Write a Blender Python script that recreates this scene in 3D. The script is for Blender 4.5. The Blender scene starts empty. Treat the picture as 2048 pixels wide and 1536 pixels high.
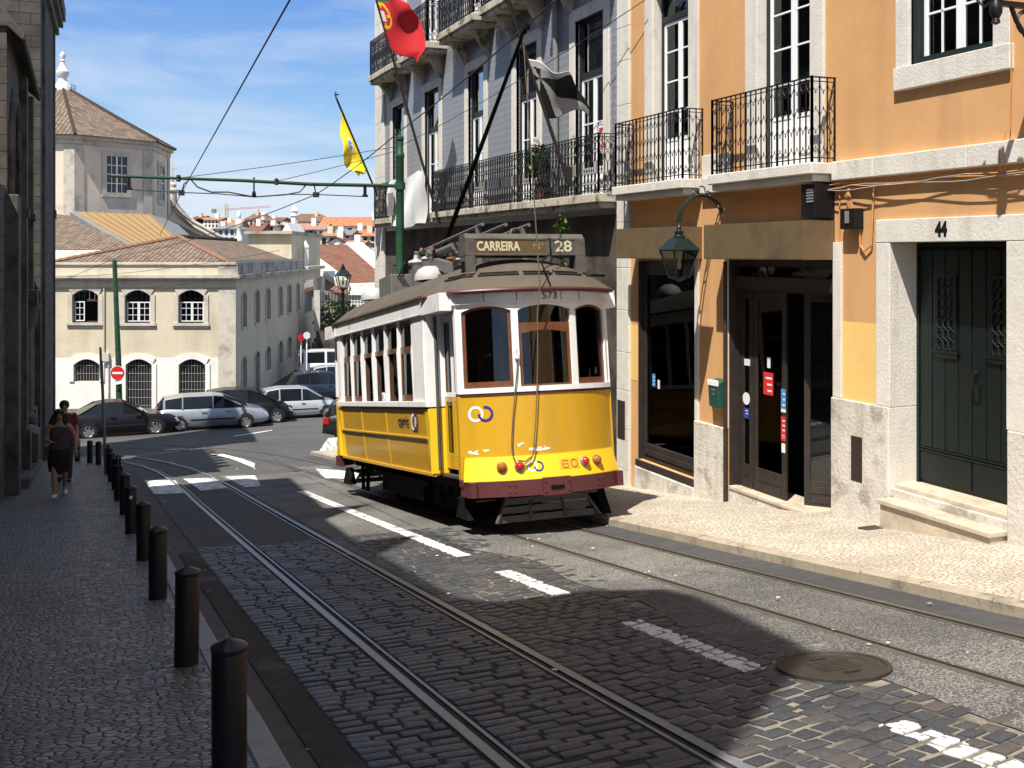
import bpy, bmesh, math, random
from mathutils import Vector, Matrix, Euler
R = math.radians
random.seed(7)
SC = bpy.context.scene
COL = SC.collection
# ------------------------------------------------------------------ camera model
# World: x = to the right across the street, y = downhill along the street, z up, the lens at the origin.
F = 2150.0; AL = R(21.84684); HY = 508.595
SA, CA = math.sin(AL), math.cos(AL)
def cam(u, v, Y):
    """point at depth Y seen at photo pixel (u, v)"""
    X = (u-1024)/F*Y
    return Vector((X*CA+Y*SA, -X*SA+Y*CA, -(v-HY)/F*Y))
def cw(X, Y, z):
    """camera-aligned plan (X right, Y deep) to world"""
    return Vector((X*CA+Y*SA, -X*SA+Y*CA, z))
def fx(u, v, x):
    d = cam(u, v, 1.0); return d*(x/d.x)
def G(y):
    if y < 38: return -1.84459-0.134903*y+0.00020425*y*y
    if y < 62:
        t = y-38; return -6.67597-0.11938*t+0.11938/48*t*t
    return -8.10853
def gslope(y):
    return (G(y+.05)-G(y-.05))/.1
def gnd(u, v, off=0.0):
    d = cam(u, v, 1.0); a, b = 1.0, 400.0
    for i in range(60):
        k = (a+b)/2
        if d.z*k > G(d.y*k)+off: a = k
        else: b = k
    return d*a
# ------------------------------------------------------------------ mesh builder
class MB:
    def __init__(s): s.v = []; s.f = []; s.m = []; s.uv = {}
    def add(s, vs, fs, mi=0):
        o = len(s.v); s.v += [Vector(p) for p in vs]
        for f in fs: s.f.append([i+o for i in f]); s.m.append(mi)
        return s
    def poly(s, pts, mi=0, uv=None):
        s.add(pts, [list(range(len(pts)))], mi)
        if uv: s.uv[len(s.f)-1] = uv
        return s
    def box(s, x0, x1, y0, y1, z0, z1, mi=0):
        return s.add([(x0,y0,z0),(x1,y0,z0),(x1,y1,z0),(x0,y1,z0),(x0,y0,z1),(x1,y0,z1),(x1,y1,z1),(x0,y1,z1)],
                     [[0,3,2,1],[4,5,6,7],[0,1,5,4],[1,2,6,5],[2,3,7,6],[3,0,4,7]], mi)
    def hexa(s, p, mi=0):
        return s.add(p, [[0,3,2,1],[4,5,6,7],[0,1,5,4],[1,2,6,5],[2,3,7,6],[3,0,4,7]], mi)
    def bar(s, p, q, w, h=None, up=(0,0,1), mi=0):
        h = w if h is None else h
        p = Vector(p); q = Vector(q); d = (q-p).normalized(); up = Vector(up)
        if abs(d.dot(up.normalized())) > .98: up = Vector((1,0,0))
        a = d.cross(up).normalized()*(w/2); b = a.cross(d).normalized()*(h/2)
        return s.hexa([p-a-b, p+a-b, p+a+b, p-a+b, q-a-b, q+a-b, q+a+b, q-a+b], mi)
    def prism(s, pts, vec, mi=0):
        pts = [Vector(p) for p in pts]; vec = Vector(vec); n = len(pts)
        fs = [list(range(n))[::-1], list(range(n, 2*n))]+[[i, (i+1) % n, n+(i+1) % n, n+i] for i in range(n)]
        return s.add(pts+[p+vec for p in pts], fs, mi)
    def tube(s, path, r, n=8, mi=0, caps=True):
        path = [Vector(p) for p in path]; rs = r if isinstance(r, (list, tuple)) else [r]*len(path)
        vs = []; prev = None
        for i, p in enumerate(path):
            d = (path[min(i+1, len(path)-1)]-path[max(i-1, 0)]).normalized()
            if prev is None:
                a = d.cross(Vector((0,0,1)))
                if a.length < .05: a = d.cross(Vector((1,0,0)))
            else:
                a = prev-d*prev.dot(d)
                if a.length < 1e-6: a = d.orthogonal()
            a.normalize(); prev = a; b = d.cross(a)
            for k in range(n):
                t = 2*math.pi*k/n; vs.append(p+(a*math.cos(t)+b*math.sin(t))*rs[i])
        fs = []
        for i in range(len(path)-1):
            for k in range(n): fs.append([i*n+k, i*n+(k+1) % n, (i+1)*n+(k+1) % n, (i+1)*n+k])
        if caps: fs.append(list(range(n))[::-1]); fs.append([len(vs)-n+k for k in range(n)])
        return s.add(vs, fs, mi)
    def lathe(s, c, prof, n=16, axis=(0,0,1), mi=0, phase=0.0):
        c = Vector(c); ax = Vector(axis).normalized(); a = ax.orthogonal().normalized()
        if abs(ax.z) > .99: a = Vector((1,0,0))
        b = ax.cross(a); vs = []
        for r, h in prof:
            for k in range(n):
                t = 2*math.pi*k/n+phase; vs.append(c+ax*h+(a*math.cos(t)+b*math.sin(t))*r)
        fs = []
        for i in range(len(prof)-1):
            for k in range(n): fs.append([i*n+k, i*n+(k+1) % n, (i+1)*n+(k+1) % n, (i+1)*n+k])
        if prof[0][0] > 1e-5: fs.append(list(range(n))[::-1])
        if prof[-1][0] > 1e-5: fs.append([len(vs)-n+k for k in range(n)])
        return s.add(vs, fs, mi)
    def grid(s, fn, nu, nv, mi=0, uvs=None):
        o = len(s.v)
        for j in range(nv+1):
            for i in range(nu+1): s.v.append(Vector(fn(i/nu, j/nv)))
        for j in range(nv):
            for i in range(nu):
                a = o+j*(nu+1)+i; s.f.append([a, a+1, a+nu+2, a+nu+1])
                s.m.append(mi if not callable(mi) else mi((i+.5)/nu, (j+.5)/nv))
        return s
    def slab(s, fn, nu, nv, th, mi=0):
        """grid sheet with thickness th along the vector th"""
        th = Vector(th); n0 = len(s.v); s.grid(fn, nu, nv, mi)
        s.grid(lambda a, b: Vector(fn(a, b))+th, nu, nv, mi)
        return s
    def islands(s):
        par = list(range(len(s.v)))
        def fd(a):
            while par[a] != a: par[a] = par[par[a]]; a = par[a]
            return a
        for f in s.f:
            for k in f[1:]: par[fd(k)] = fd(f[0])
        out = {}
        for i, f in enumerate(s.f): out.setdefault(fd(f[0]), []).append(i)
        res = []
        for fs in out.values():
            m = MB(); mp = {}
            for i in fs:
                for k in s.f[i]:
                    if k not in mp: mp[k] = len(m.v); m.v.append(s.v[k])
                m.f.append([mp[k] for k in s.f[i]]); m.m.append(s.m[i])
            res.append(m)
        return res
    def each(s, name, mats, parent=None, **kw):
        return [m.build(name, mats, parent, **kw) for m in s.islands()]
    def build(s, name, mats, parent=None, smooth=False, bevel=0, local=False, ang=35, recalc=True):
        me = bpy.data.meshes.new(name)
        vs = s.v
        if parent is not None and not local:
            inv = MW(parent).inverted(); vs = [inv @ p for p in vs]
        me.from_pydata([tuple(p) for p in vs], [], s.f)
        if not isinstance(mats, (list, tuple)): mats = [mats]
        for m in mats: me.materials.append(m)
        me.polygons.foreach_set('material_index', s.m)
        if s.uv:
            ul = me.uv_layers.new(name='UVMap')
            for fi, uv in s.uv.items():
                for li, c in zip(me.polygons[fi].loop_indices, uv): ul.data[li].uv = c
        if recalc:
            bm = bmesh.new(); bm.from_mesh(me)
            bmesh.ops.recalc_face_normals(bm, faces=bm.faces); bm.to_mesh(me); bm.free()
        me.validate()
        if smooth:
            me.shade_smooth(); me.set_sharp_from_angle(angle=R(ang))
        o = bpy.data.objects.new(name, me); COL.objects.link(o)
        if parent is not None: o.parent = parent
        if bevel:
            b = o.modifiers.new('Bevel', 'BEVEL'); b.width = bevel; b.segments = 2; b.limit_method = 'ANGLE'; b.angle_limit = R(40)
        return o
def MW(o):
    m = o.matrix_basis.copy()
    while o.parent is not None:
        o = o.parent; m = o.matrix_basis @ m
    return m
def tag(o, label, cat, group=None):
    o['label'] = label; o['category'] = cat
    if group: o['group'] = group
    return o
def thing(name, label, cat, loc=(0,0,0), rot=(0,0,0), group=None):
    o = bpy.data.objects.new(name, None); COL.objects.link(o)
    o.location = loc; o.rotation_euler = rot; o.empty_display_size = .3
    return tag(o, label, cat, group)
def struct(o):
    o['kind'] = 'structure'; return o
def copy_tree(o, parent=None):
    c = o.copy(); COL.objects.link(c)
    if parent is not None: c.parent = parent
    for ch in list(o.children): copy_tree(ch, c)
    return c
def text(s, name, m, M, size, parent, ext=.004, align='CENTER', bold=0.0, sx=1.0, width=None):
    cu = bpy.data.curves.new(name, 'FONT'); cu.body = s; cu.size = size; cu.extrude = ext; cu.offset = bold
    cu.align_x = align; cu.align_y = 'CENTER'; cu.materials.append(m); cu.resolution_u = 4
    tmp = bpy.data.objects.new('tmp_text', cu); me = bpy.data.meshes.new_from_object(tmp)
    bpy.data.objects.remove(tmp); bpy.data.curves.remove(cu); me.name = name
    if not me.materials: me.materials.append(m)
    o = bpy.data.objects.new(name, me); COL.objects.link(o)
    if width: xs = [q.co.x for q in me.vertices]; sx = width/(max(xs)-min(xs))
    W = M @ Matrix.Diagonal((sx,1,1,1))
    if parent is not None: o.parent = parent; W = MW(parent).inverted() @ W
    o.matrix_basis = W
    return o
def frame(o, xa, ya):
    """4x4 whose local x runs along xa, y along ya, z out of the face"""
    xa = Vector(xa).normalized(); ya = Vector(ya); za = xa.cross(ya).normalized(); ya = za.cross(xa)
    M = Matrix((xa, ya, za)).transposed().to_4x4(); M.translation = Vector(o); return M
# ------------------------------------------------------------------ materials
def lin(c):
    """sRGB 0..255 to linear"""
    return tuple((x/255/12.92 if x/255 <= .04045 else ((x/255+.055)/1.055)**2.4) for x in c)
MATS = {}
class NT:
    def __init__(s, name):
        s.m = bpy.data.materials.new(name); s.m.use_nodes = True; s.t = s.m.node_tree
        s.n = s.t.nodes; s.b = s.n['Principled BSDF']; s.tc = s.n.new('ShaderNodeTexCoord')
        MATS[name] = s.m
    def node(s, typ, **kw):
        n = s.n.new(typ)
        for k, v in kw.items():
            if k in n.inputs: s.put(n.inputs[k], v)
            else: setattr(n, k, v)
        return n
    def put(s, inp, v):
        if hasattr(v, 'is_linked') or isinstance(v, bpy.types.NodeSocket): s.t.links.new(v, inp)
        else: inp.default_value = v
    def noise(s, scale, detail=5, rough=.55, vec=None, dist=0.0):
        n = s.n.new('ShaderNodeTexNoise'); n.inputs['Scale'].default_value = scale
        n.inputs['Detail'].default_value = detail; n.inputs['Roughness'].default_value = rough
        n.inputs['Distortion'].default_value = dist
        s.t.links.new(vec if vec is not None else s.tc.outputs['Object'], n.inputs['Vector'])
        return n.outputs['Fac']
    def ramp(s, fac, stops):
        n = s.n.new('ShaderNodeValToRGB'); e = n.color_ramp.elements
        while len(e) < len(stops): e.new(.5)
        for i, (p, c) in enumerate(stops):
            e[i].position = p
            e[i].color = (c, c, c, 1) if isinstance(c, (int, float)) else (*c, 1)
        s.t.links.new(fac, n.inputs['Fac']); return n.outputs['Color']
    def mix(s, fac, a, b, typ='MIX'):
        n = s.n.new('ShaderNodeMix'); n.data_type = 'RGBA'; n.blend_type = typ; n.clamp_factor = True
        s.put(n.inputs[0], fac)
        for i, c in ((6, a), (7, b)):
            if isinstance(c, tuple): c = (*c, 1)[:4]
            s.put(n.inputs[i], c)
        return n.outputs[2]
    def math(s, op, a, b=None, c=None):
        n = s.n.new('ShaderNodeMath'); n.operation = op; s.put(n.inputs[0], a)
        if b is not None: s.put(n.inputs[1], b)
        if c is not None: s.put(n.inputs[2], c)
        return n.outputs[0]
    def mapping(s, vec, scale=(1,1,1), rot=(0,0,0), loc=(0,0,0)):
        n = s.n.new('ShaderNodeMapping'); n.inputs['Scale'].default_value = scale
        n.inputs['Rotation'].default_value = rot; n.inputs['Location'].default_value = loc
        s.t.links.new(vec, n.inputs['Vector']); return n.outputs['Vector']
    def bump(s, h, strength=.5, dist=.02, normal=None):
        n = s.n.new('ShaderNodeBump'); n.inputs['Strength'].default_value = strength; n.inputs['Distance'].default_value = dist
        s.t.links.new(h, n.inputs['Height'])
        if normal is not None: s.t.links.new(normal, n.inputs['Normal'])
        s.t.links.new(n.outputs['Normal'], s.b.inputs['Normal']); return n.outputs['Normal']
    def set(s, **kw):
        for k, v in kw.items():
            inp = s.b.inputs[{'col':'Base Color','rough':'Roughness','metal':'Metallic','spec':'Specular IOR Level','coat':'Coat Weight'}.get(k, k)]
            if isinstance(v, tuple) and len(v) == 3: v = (*v, 1)
            s.put(inp, v)
        return s.m
def mat(name, col, rough=.6, metal=0.0, var=.15, vs=4.0, bump=0.0, bs=60.0, bd=.01, spec=.4, dirt=None, ds=1.5, dt=(.5,.7), coat=0.0, streak=None):
    t = NT(name); n1 = t.noise(vs, 6); n2 = t.noise(vs*7, 4)
    f = t.math('ADD', t.math('MULTIPLY', n1, .65), t.math('MULTIPLY', n2, .35))
    c = t.ramp(f, [(.3, tuple(max(0, x*(1-var)) for x in col)), (.7, tuple(min(1, x*(1+var)) for x in col))])
    if dirt is not None:
        c = t.mix(t.ramp(t.noise(ds, 8, .65), [(dt[0], 0.0), (dt[1], 1.0)]), c, dirt)
    if streak is not None:
        sc_, amt = streak[1], streak[2]
        nv = t.noise(1.0, 7, .6, t.mapping(t.tc.outputs['Object'], (sc_, sc_, sc_*.09)))
        c = t.mix(t.ramp(nv, [(.50, 0.0), (.74, amt)]), c, streak[0])
    t.set(col=c, rough=rough, metal=metal, spec=spec, coat=coat)
    if bump: t.bump(t.noise(bs, 6, .6), bump, bd)
    return t.m
def glassmat(name, tint=(.5,.55,.55), fac=.08, refl=(.9,.95,1), rough=.02):
    t = NT(name); t.n.remove(t.b); out = t.n['Material Output']
    tr = t.node('ShaderNodeBsdfTransparent'); tr.inputs['Color'].default_value = (*tint, 1)
    gl = t.node('ShaderNodeBsdfGlossy'); gl.inputs['Color'].default_value = (*refl, 1); gl.inputs['Roughness'].default_value = rough
    fr = t.node('ShaderNodeFresnel'); fr.inputs['IOR'].default_value = 1.45
    mx = t.node('ShaderNodeMixShader')
    t.t.links.new(t.math('MAXIMUM', fr.outputs[0], fac), mx.inputs[0])
    t.t.links.new(tr.outputs[0], mx.inputs[1]); t.t.links.new(gl.outputs[0], mx.inputs[2])
    t.t.links.new(mx.outputs[0], out.inputs['Surface']); return t.m
def roofmat(name, cols, tw=.24, th=.36, bumps=1.0):
    """curved clay tiles, uv in metres: u along the eave, v up the slope"""
    t = NT(name); uv = t.tc.outputs['UV']; sp = t.node('ShaderNodeSeparateXYZ'); t.t.links.new(uv, sp.inputs[0])
    u = t.math('DIVIDE', sp.outputs[0], tw); v = t.math('DIVIDE', sp.outputs[1], th)
    fu = t.math('FRACT', u); fv = t.math('FRACT', v)
    h = t.math('SINE', t.math('MULTIPLY', fu, math.pi))
    h2 = t.math('ADD', t.math('MULTIPLY', h, .7), t.math('MULTIPLY', t.math('SUBTRACT', 1.0, fv), .45))
    cmb = t.node('ShaderNodeCombineXYZ'); t.t.links.new(t.math('FLOOR', u), cmb.inputs[0]); t.t.links.new(t.math('FLOOR', v), cmb.inputs[1])
    wn = t.node('ShaderNodeTexWhiteNoise'); wn.noise_dimensions = '2D'; t.t.links.new(cmb.outputs[0], wn.inputs['Vector'])
    c = t.ramp(wn.outputs['Value'], [(i/(len(cols)-1), k) for i, k in enumerate(cols)])
    c = t.mix(t.ramp(t.noise(1.2, 7, .65), [(.45, 0.0), (.72, .75)]), c, (.20,.17,.13))
    c = t.mix(t.ramp(h, [(.12, 1.0), (.45, 0.0)]), c, (.05,.035,.025))
    t.set(col=c, rough=.85, spec=.2); t.bump(h2, bumps, .06)
    return t.m
# ------------------------------------------------------------------ world, sun, camera
SUN = Vector((-.377, -.328, .867)).normalized()
SUN_STRENGTH, SKY_STRENGTH, EXPOSURE = 5.0, .085, .75
SKY_LOW = 6.3
w = bpy.data.worlds.new('World'); SC.world = w; w.use_nodes = True
wt = w.node_tree; bg = wt.nodes['Background']; bg.inputs['Strength'].default_value = SKY_STRENGTH
sky = wt.nodes.new('ShaderNodeTexSky'); sky.sky_type = 'NISHITA'; sky.sun_disc = False
sky.sun_elevation = math.asin(SUN.z); sky.sun_rotation = math.atan2(SUN.x, SUN.y)
sky.air_density = 1.0; sky.dust_density = .3; sky.ozone_density = 3.0; sky.altitude = 50
wtc = wt.nodes.new('ShaderNodeTexCoord')
def wn(typ, **k):
    n = wt.nodes.new(typ)
    for a, b in k.items(): setattr(n, a, b)
    return n
wm = wn('ShaderNodeMapping'); wm.inputs['Scale'].default_value = (1.3, 1.3, 6.5); wm.inputs['Rotation'].default_value = (R(6), R(-7), R(20))
wm.inputs['Location'].default_value = (.35, .1, .2)
wt.links.new(wtc.outputs['Generated'], wm.inputs['Vector'])
wno = wn('ShaderNodeTexNoise'); wno.inputs['Scale'].default_value = 2.1; wno.inputs['Detail'].default_value = 9; wno.inputs['Roughness'].default_value = .58; wno.inputs['Distortion'].default_value = .5
wt.links.new(wm.outputs['Vector'], wno.inputs['Vector'])
wr = wn('ShaderNodeValToRGB'); wr.color_ramp.elements[0].position = .38; wr.color_ramp.elements[1].position = .70
wr.color_ramp.elements[1].color = (.8, .8, .8, 1)
wt.links.new(wno.outputs['Fac'], wr.inputs['Fac'])
wmx = wn('ShaderNodeMix', data_type='RGBA'); wt.links.new(wr.outputs['Color'], wmx.inputs[0])
wmx.inputs[7].default_value = (6.2, 6.5, 7.0, 1)
# bright humid air low over the horizon, a property of the sky itself
wsp = wn('ShaderNodeSeparateXYZ'); wt.links.new(wtc.outputs['Generated'], wsp.inputs[0])
wh = wn('ShaderNodeValToRGB'); he = wh.color_ramp.elements; he[0].position = 0.0; he[0].color = (1,1,1,1); he[1].position = .62; he[1].color = (0,0,0,1)
wt.links.new(wsp.outputs[2], wh.inputs['Fac'])
whc = wn('ShaderNodeValToRGB'); hc_ = whc.color_ramp.elements; hc_[0].position = 0.0; hc_[0].color = (.70,.86,1.0,1); hc_[1].position = .25; hc_[1].color = (.085,.32,.95,1)
e2 = hc_.new(.12); e2.color = (.36,.63,1.0,1)
wt.links.new(wsp.outputs[2], whc.inputs['Fac'])
wsc = wn('ShaderNodeVectorMath', operation='SCALE'); wt.links.new(whc.outputs['Color'], wsc.inputs[0]); wsc.inputs['Scale'].default_value = SKY_LOW
wmh = wn('ShaderNodeMix', data_type='RGBA'); wt.links.new(wh.outputs['Color'], wmh.inputs[0]); wt.links.new(sky.outputs['Color'], wmh.inputs[6]); wt.links.new(wsc.outputs[0], wmh.inputs[7])
wt.links.new(wmh.outputs[2], wmx.inputs[6])
wt.links.new(wmx.outputs[2], bg.inputs['Color'])
sl = bpy.data.lights.new('sun', 'SUN'); sl.energy = SUN_STRENGTH; sl.angle = R(.53); sl.color = (1, .95, .87)
so = bpy.data.objects.new('sun', sl); COL.objects.link(so); so.rotation_euler = (-SUN).to_track_quat('-Z', 'Y').to_euler()
so.location = SUN*60
cd = bpy.data.cameras.new('camera'); co = bpy.data.objects.new('camera', cd); COL.objects.link(co)
cd.sensor_width = 36; cd.lens = 36*F/2048; cd.shift_y = -(768-HY)/2048; cd.clip_start = .05; cd.clip_end = 9000
co.rotation_euler = (R(90), 0, -AL); SC.camera = co
vs_ = SC.view_settings; vs_.view_transform = 'Standard'; vs_.look = 'None'; vs_.exposure = EXPOSURE; vs_.gamma = 1
SC.cycles.max_bounces = 8; SC.cycles.transparent_max_bounces = 16
SC.cycles.use_adaptive_sampling = True; SC.cycles.adaptive_threshold = .02
try: SC.cycles.use_denoising = True
except Exception: pass
# ------------------------------------------------------------------ shared materials
M = {}
M['stone'] = mat('pale limestone', (.64,.605,.54), .75, var=.10, vs=5, bump=.5, bs=32, bd=.012, dirt=(.44,.40,.33), ds=3.2, dt=(.58,.80), streak=((.40,.36,.29), 4.5, .5))
M['plinth'] = mat('stained limestone plinth', (.58,.54,.475), .8, var=.12, vs=4, bump=.7, bs=20, bd=.02, dirt=(.36,.325,.27), ds=2.6, dt=(.52,.62), streak=((.30,.26,.21), 5, .5))
M['orange'] = mat('orange stucco', (.60,.335,.15), .85, var=.07, vs=1.3, bump=.18, bs=90, bd=.006, dirt=(.52,.28,.12), ds=.9, dt=(.5,.8), spec=.15, streak=((.44,.25,.13), 2.2, .55))
M['yellow_paint'] = mat('yellow ochre stucco', (.74,.49,.17), .85, var=.06, vs=2, bump=.15, bs=90, spec=.15)
M['iron'] = mat('black wrought iron', (.012,.012,.013), .45, .3, var=.3, vs=20)
M['blackpaint'] = mat('black bollard paint', (.010,.010,.012), .42, var=.35, vs=9, bump=.3, bs=30, bd=.004, dirt=(.055,.048,.042), ds=5, dt=(.60,.72))
M['white_frame'] = mat('white window frame', (.80,.81,.80), .4, var=.04)
M['green_frame'] = mat('dark green window casing', (.013,.021,.020), .45, var=.2)
M['green_door'] = mat('dark green door paint', (.0026,.0085,.0082), .45, var=.25, vs=3, bump=.1, bs=80)
M['dark'] = mat('dark interior', (.035,.03,.026), .9, var=.3)
M['brownsign'] = mat('brown sheet metal', (.160,.112,.058), .55, .25, var=.12, vs=3, dirt=(.12,.08,.05), ds=2.5)
M['wood_dark'] = mat('dark stained wood', (.030,.024,.020), .5, var=.35, vs=6)
M['glass'] = glassmat('window glass', (.62,.66,.66), .10)
M['shopglass'] = glassmat('shop glass', (.5,.52,.52), .07)
M['darkglass'] = mat('dark window glass', (.012,.014,.016), .06, var=.2, spec=.6)
M['curtain'] = mat('pale curtain', (.42,.43,.40), .9, var=.15)
M['asphalt'] = None
def asphalt(name, base, speck, amount, scale=70, rough=.8):
    t = NT(name); n = t.noise(scale, 3, .6); n2 = t.noise(.9, 6, .6); n3 = t.noise(6, 5)
    c = t.ramp(n3, [(.3, tuple(x*.8 for x in base)), (.7, tuple(x*1.18 for x in base))])
    th = t.math('SUBTRACT', .66, t.math('MULTIPLY', n2, amount))
    m = t.math('MULTIPLY', t.math('GREATER_THAN', n, th), .8)
    c = t.mix(m, c, speck)
    c = t.mix(t.math('MULTIPLY', t.math('GREATER_THAN', t.noise(5.5, 7, .72), .655), .7), c, tuple(x*1.15 for x in speck))
    c = t.mix(t.ramp(t.noise(.35, 4), [(.45, 0.0), (.65, .45)]), c, tuple(x*.62 for x in base))
    t.set(col=c, rough=rough, spec=.3); t.bump(n, .5, .01); return t.m
M['asphalt'] = asphalt('grey asphalt', (.070,.069,.069), (.17,.155,.13), .16)
M['worn'] = asphalt('worn asphalt with pale grit', (.070,.069,.068), (.26,.245,.21), .29, 62)
M['smooth'] = asphalt('smooth asphalt patch', (.062,.062,.063), (.10,.10,.098), .12, 90)
M['gutter'] = mat('brown gutter screed', (.062,.054,.047), .8, var=.25, vs=3, bump=.4, bs=50, dirt=(.03,.028,.026), ds=2)
def calcada(name, c0, c1, joint, scale, rough, wet=None):
    t = NT(name); o = t.tc.outputs['Object']
    ns = t.node('ShaderNodeTexNoise'); ns.inputs['Scale'].default_value = 1.1; t.t.links.new(o, ns.inputs['Vector'])
    vm = t.node('ShaderNodeVectorMath', operation='MULTIPLY_ADD'); t.t.links.new(ns.outputs['Color'], vm.inputs[0])
    vm.inputs[1].default_value = (.22,.22,.0); t.t.links.new(o, vm.inputs[2])
    mp = t.mapping(vm.outputs[0], (scale*.8, scale*1.12, 0.0))
    def vor(feat):
        v = t.node('ShaderNodeTexVoronoi'); v.feature = feat; v.voronoi_dimensions = '2D'; v.inputs['Scale'].default_value = 1.0
        v.inputs['Randomness'].default_value = .88; t.t.links.new(mp, v.inputs['Vector']); return v
    d = vor('DISTANCE_TO_EDGE').outputs['Distance']; cc = vor('F1').outputs['Color']
    sep = t.node('ShaderNodeSeparateColor'); t.t.links.new(cc, sep.inputs[0])
    c = t.ramp(sep.outputs[0], [(0.0, c0), (1.0, c1)])
    c = t.mix(t.ramp(t.noise(.8, 6, .6), [(.42, 0.0), (.7, .55)]), c, tuple(x*.55 for x in c0))
    hole = t.ramp(d, [(.03, 1.0), (.13, 0.0)])
    c = t.mix(hole, c, joint)
    h = t.math('ADD', t.ramp(d, [(.0, 0.0), (.22, 1.0)]), t.math('MULTIPLY', sep.outputs[1], .35))
    h = t.math('ADD', h, t.math('MULTIPLY', t.noise(scale*3, 3), .25))
    t.set(col=c, rough=t.ramp(sep.outputs[2], [(0.0, rough*.7), (1.0, min(1, rough*1.5))]), spec=.45)
    t.bump(h, .6, .016); return t.m
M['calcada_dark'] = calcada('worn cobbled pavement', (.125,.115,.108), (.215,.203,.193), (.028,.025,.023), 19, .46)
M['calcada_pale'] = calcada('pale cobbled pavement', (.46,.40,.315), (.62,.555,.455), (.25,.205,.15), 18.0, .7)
M['kerb'] = mat('kerb stone', (.36,.30,.22), .75, var=.2, vs=5, bump=.4, bs=40, dirt=(.14,.12,.1), ds=3)
M['kerb_grey'] = mat('grey kerb stone', (.20,.195,.185), .6, var=.2, vs=5, bump=.3, bs=40)
M['whiteline'] = mat('white road paint', (.66,.66,.64), .7, var=.1, vs=9, bump=.3, bs=60, dirt=(.17,.165,.16), ds=6, dt=(.50,.62))
M['rail_head'] = mat('worn steel rail', (.21,.22,.24), .38, .35, var=.2, vs=14)
M['rail_brown'] = mat('dull rail steel', (.12,.105,.085), .5, .3, var=.25, vs=12)
M['groove'] = mat('rail groove', (.012,.011,.010), .9)
# ------------------------------------------------------------------ ground, road, pavements
def strip(name, x0, x1, y0, y1, dz, m, step=.5, nx=1, label=None):
    mb = MB(); n = max(1, int((y1-y0)/step))
    mb.grid(lambda a, b: (x0+(x1-x0)*a, y0+(y1-y0)*b, G(y0+(y1-y0)*b)+dz), nx, n)
    return struct(mb.build(name, m, smooth=True, recalc=False))
def ys_(y0, y1):
    out = []; y = y0
    while y < y1: out.append(y); y += .5 if y < 64 else 20
    return out+[y1]
mb = MB(); Y = ys_(-25, 95)
for i in range(len(Y)-1):
    mb.add([(-160,Y[i],G(Y[i])),(160,Y[i],G(Y[i])),(160,Y[i+1],G(Y[i+1])),(-160,Y[i+1],G(Y[i+1]))], [[0,1,2,3]])
struct(mb.build('road', M['asphalt'], smooth=True))
M['terrain'] = mat('dry ground', (.16,.14,.10), .9, var=.3, vs=.02)
mb = MB()
def hillz(X, Yd):
    if Yd < 110: return -8.12
    t = min(1, (Yd-110)/260); return -8.12+ (10.2+X*.006)*t*t*(3-2*t)
mb.grid(lambda a, b: cw(-500+1000*a, 88+ (b**2.2)*3400, hillz(-500+1000*a, 88+(b**2.2)*3400)), 30, 60)
struct(mb.build('hill', M['terrain'], smooth=True))
mb = MB(); mb.box(-6000, 6000, -200, 6000, -10.2, -9.8)
struct(mb.build('ground', M['terrain']))
# left pavement (in the cathedral's shade) and right pavement
XLK, XRK, XF = .93, 6.27, 8.35
def pave(name, x0, x1, y0, y1, m, rise=.10):
    mb = MB(); n = int((y1-y0)/.5)
    def f(a, b):
        y = y0+(y1-y0)*b; return (x0+(x1-x0)*a, y, G(y)+rise)
    mb.grid(f, 1, n)
    for xa in (x0, x1):
        mb.grid(lambda a, b: (xa, y0+(y1-y0)*b, G(y0+(y1-y0)*b)-.05+(rise+.05)*a), 1, n)
    for yb in (y0, y1): mb.add([(x0,yb,G(yb)-.05),(x1,yb,G(yb)-.05),(x1,yb,G(yb)+rise),(x0,yb,G(yb)+rise)], [[0,1,2,3]])
    return struct(mb.build(name, m))
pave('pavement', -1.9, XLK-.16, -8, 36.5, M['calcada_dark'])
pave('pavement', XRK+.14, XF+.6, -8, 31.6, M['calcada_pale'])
def kerb(x0, x1, y0, y1, m, rise):
    mb = MB(); y = y0
    while y < y1:
        l = random.uniform(.7, 1.15); e = min(y+l-.012, y1); j = random.uniform(-.006, .006)
        b = .018
        p = []
        for yy in (y, e):
            for x, z in ((x0, -.05), (x1, -.05), (x1, rise-b), (x1-b, rise), (x0+b, rise), (x0, rise-b)): p.append((x+j, yy, G(yy)+z+j*.5))
        mb.add(p, [[0,1,2,3,4,5],[11,10,9,8,7,6]]+[[i, (i+1) % 6, 6+(i+1) % 6, 6+i] for i in range(6)])
        y += l
    return struct(mb.build('kerb', m))
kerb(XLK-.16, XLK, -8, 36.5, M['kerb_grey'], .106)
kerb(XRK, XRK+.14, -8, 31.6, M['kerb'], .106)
strip('gutter', XLK, 1.32, -8, 30, .004, M['gutter'])
# bed and asphalt patches between the rails
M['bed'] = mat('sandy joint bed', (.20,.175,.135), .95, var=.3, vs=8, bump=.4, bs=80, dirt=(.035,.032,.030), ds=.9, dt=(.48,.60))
M['bed_shaded'] = mat('shaded joint bed', (.030,.027,.024), .95, var=.4, vs=6, bump=.4, bs=80, dirt=(.10,.085,.065), ds=1.1, dt=(.56,.7))  # joint colour darkened to stand for the cathedral's shade; the sunlit strip stays sandy
strip('sett_bed', 1.10, 2.88, -2, 13.6, .013, M['bed_shaded'])
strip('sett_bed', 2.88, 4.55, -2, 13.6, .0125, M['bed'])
strip('asphalt_patch', 1.32, 2.80, 13.55, 23.5, .012, M['smooth'])
strip('asphalt_patch', 5.92, XRK, -8, 31, .006, M['smooth'])
strip('worn_asphalt', 4.98, 5.80, -8, 27, .005, M['worn'])
strip('worn_asphalt', 3.0, 4.84, 13.5, 26, .006, M['worn'])
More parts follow.
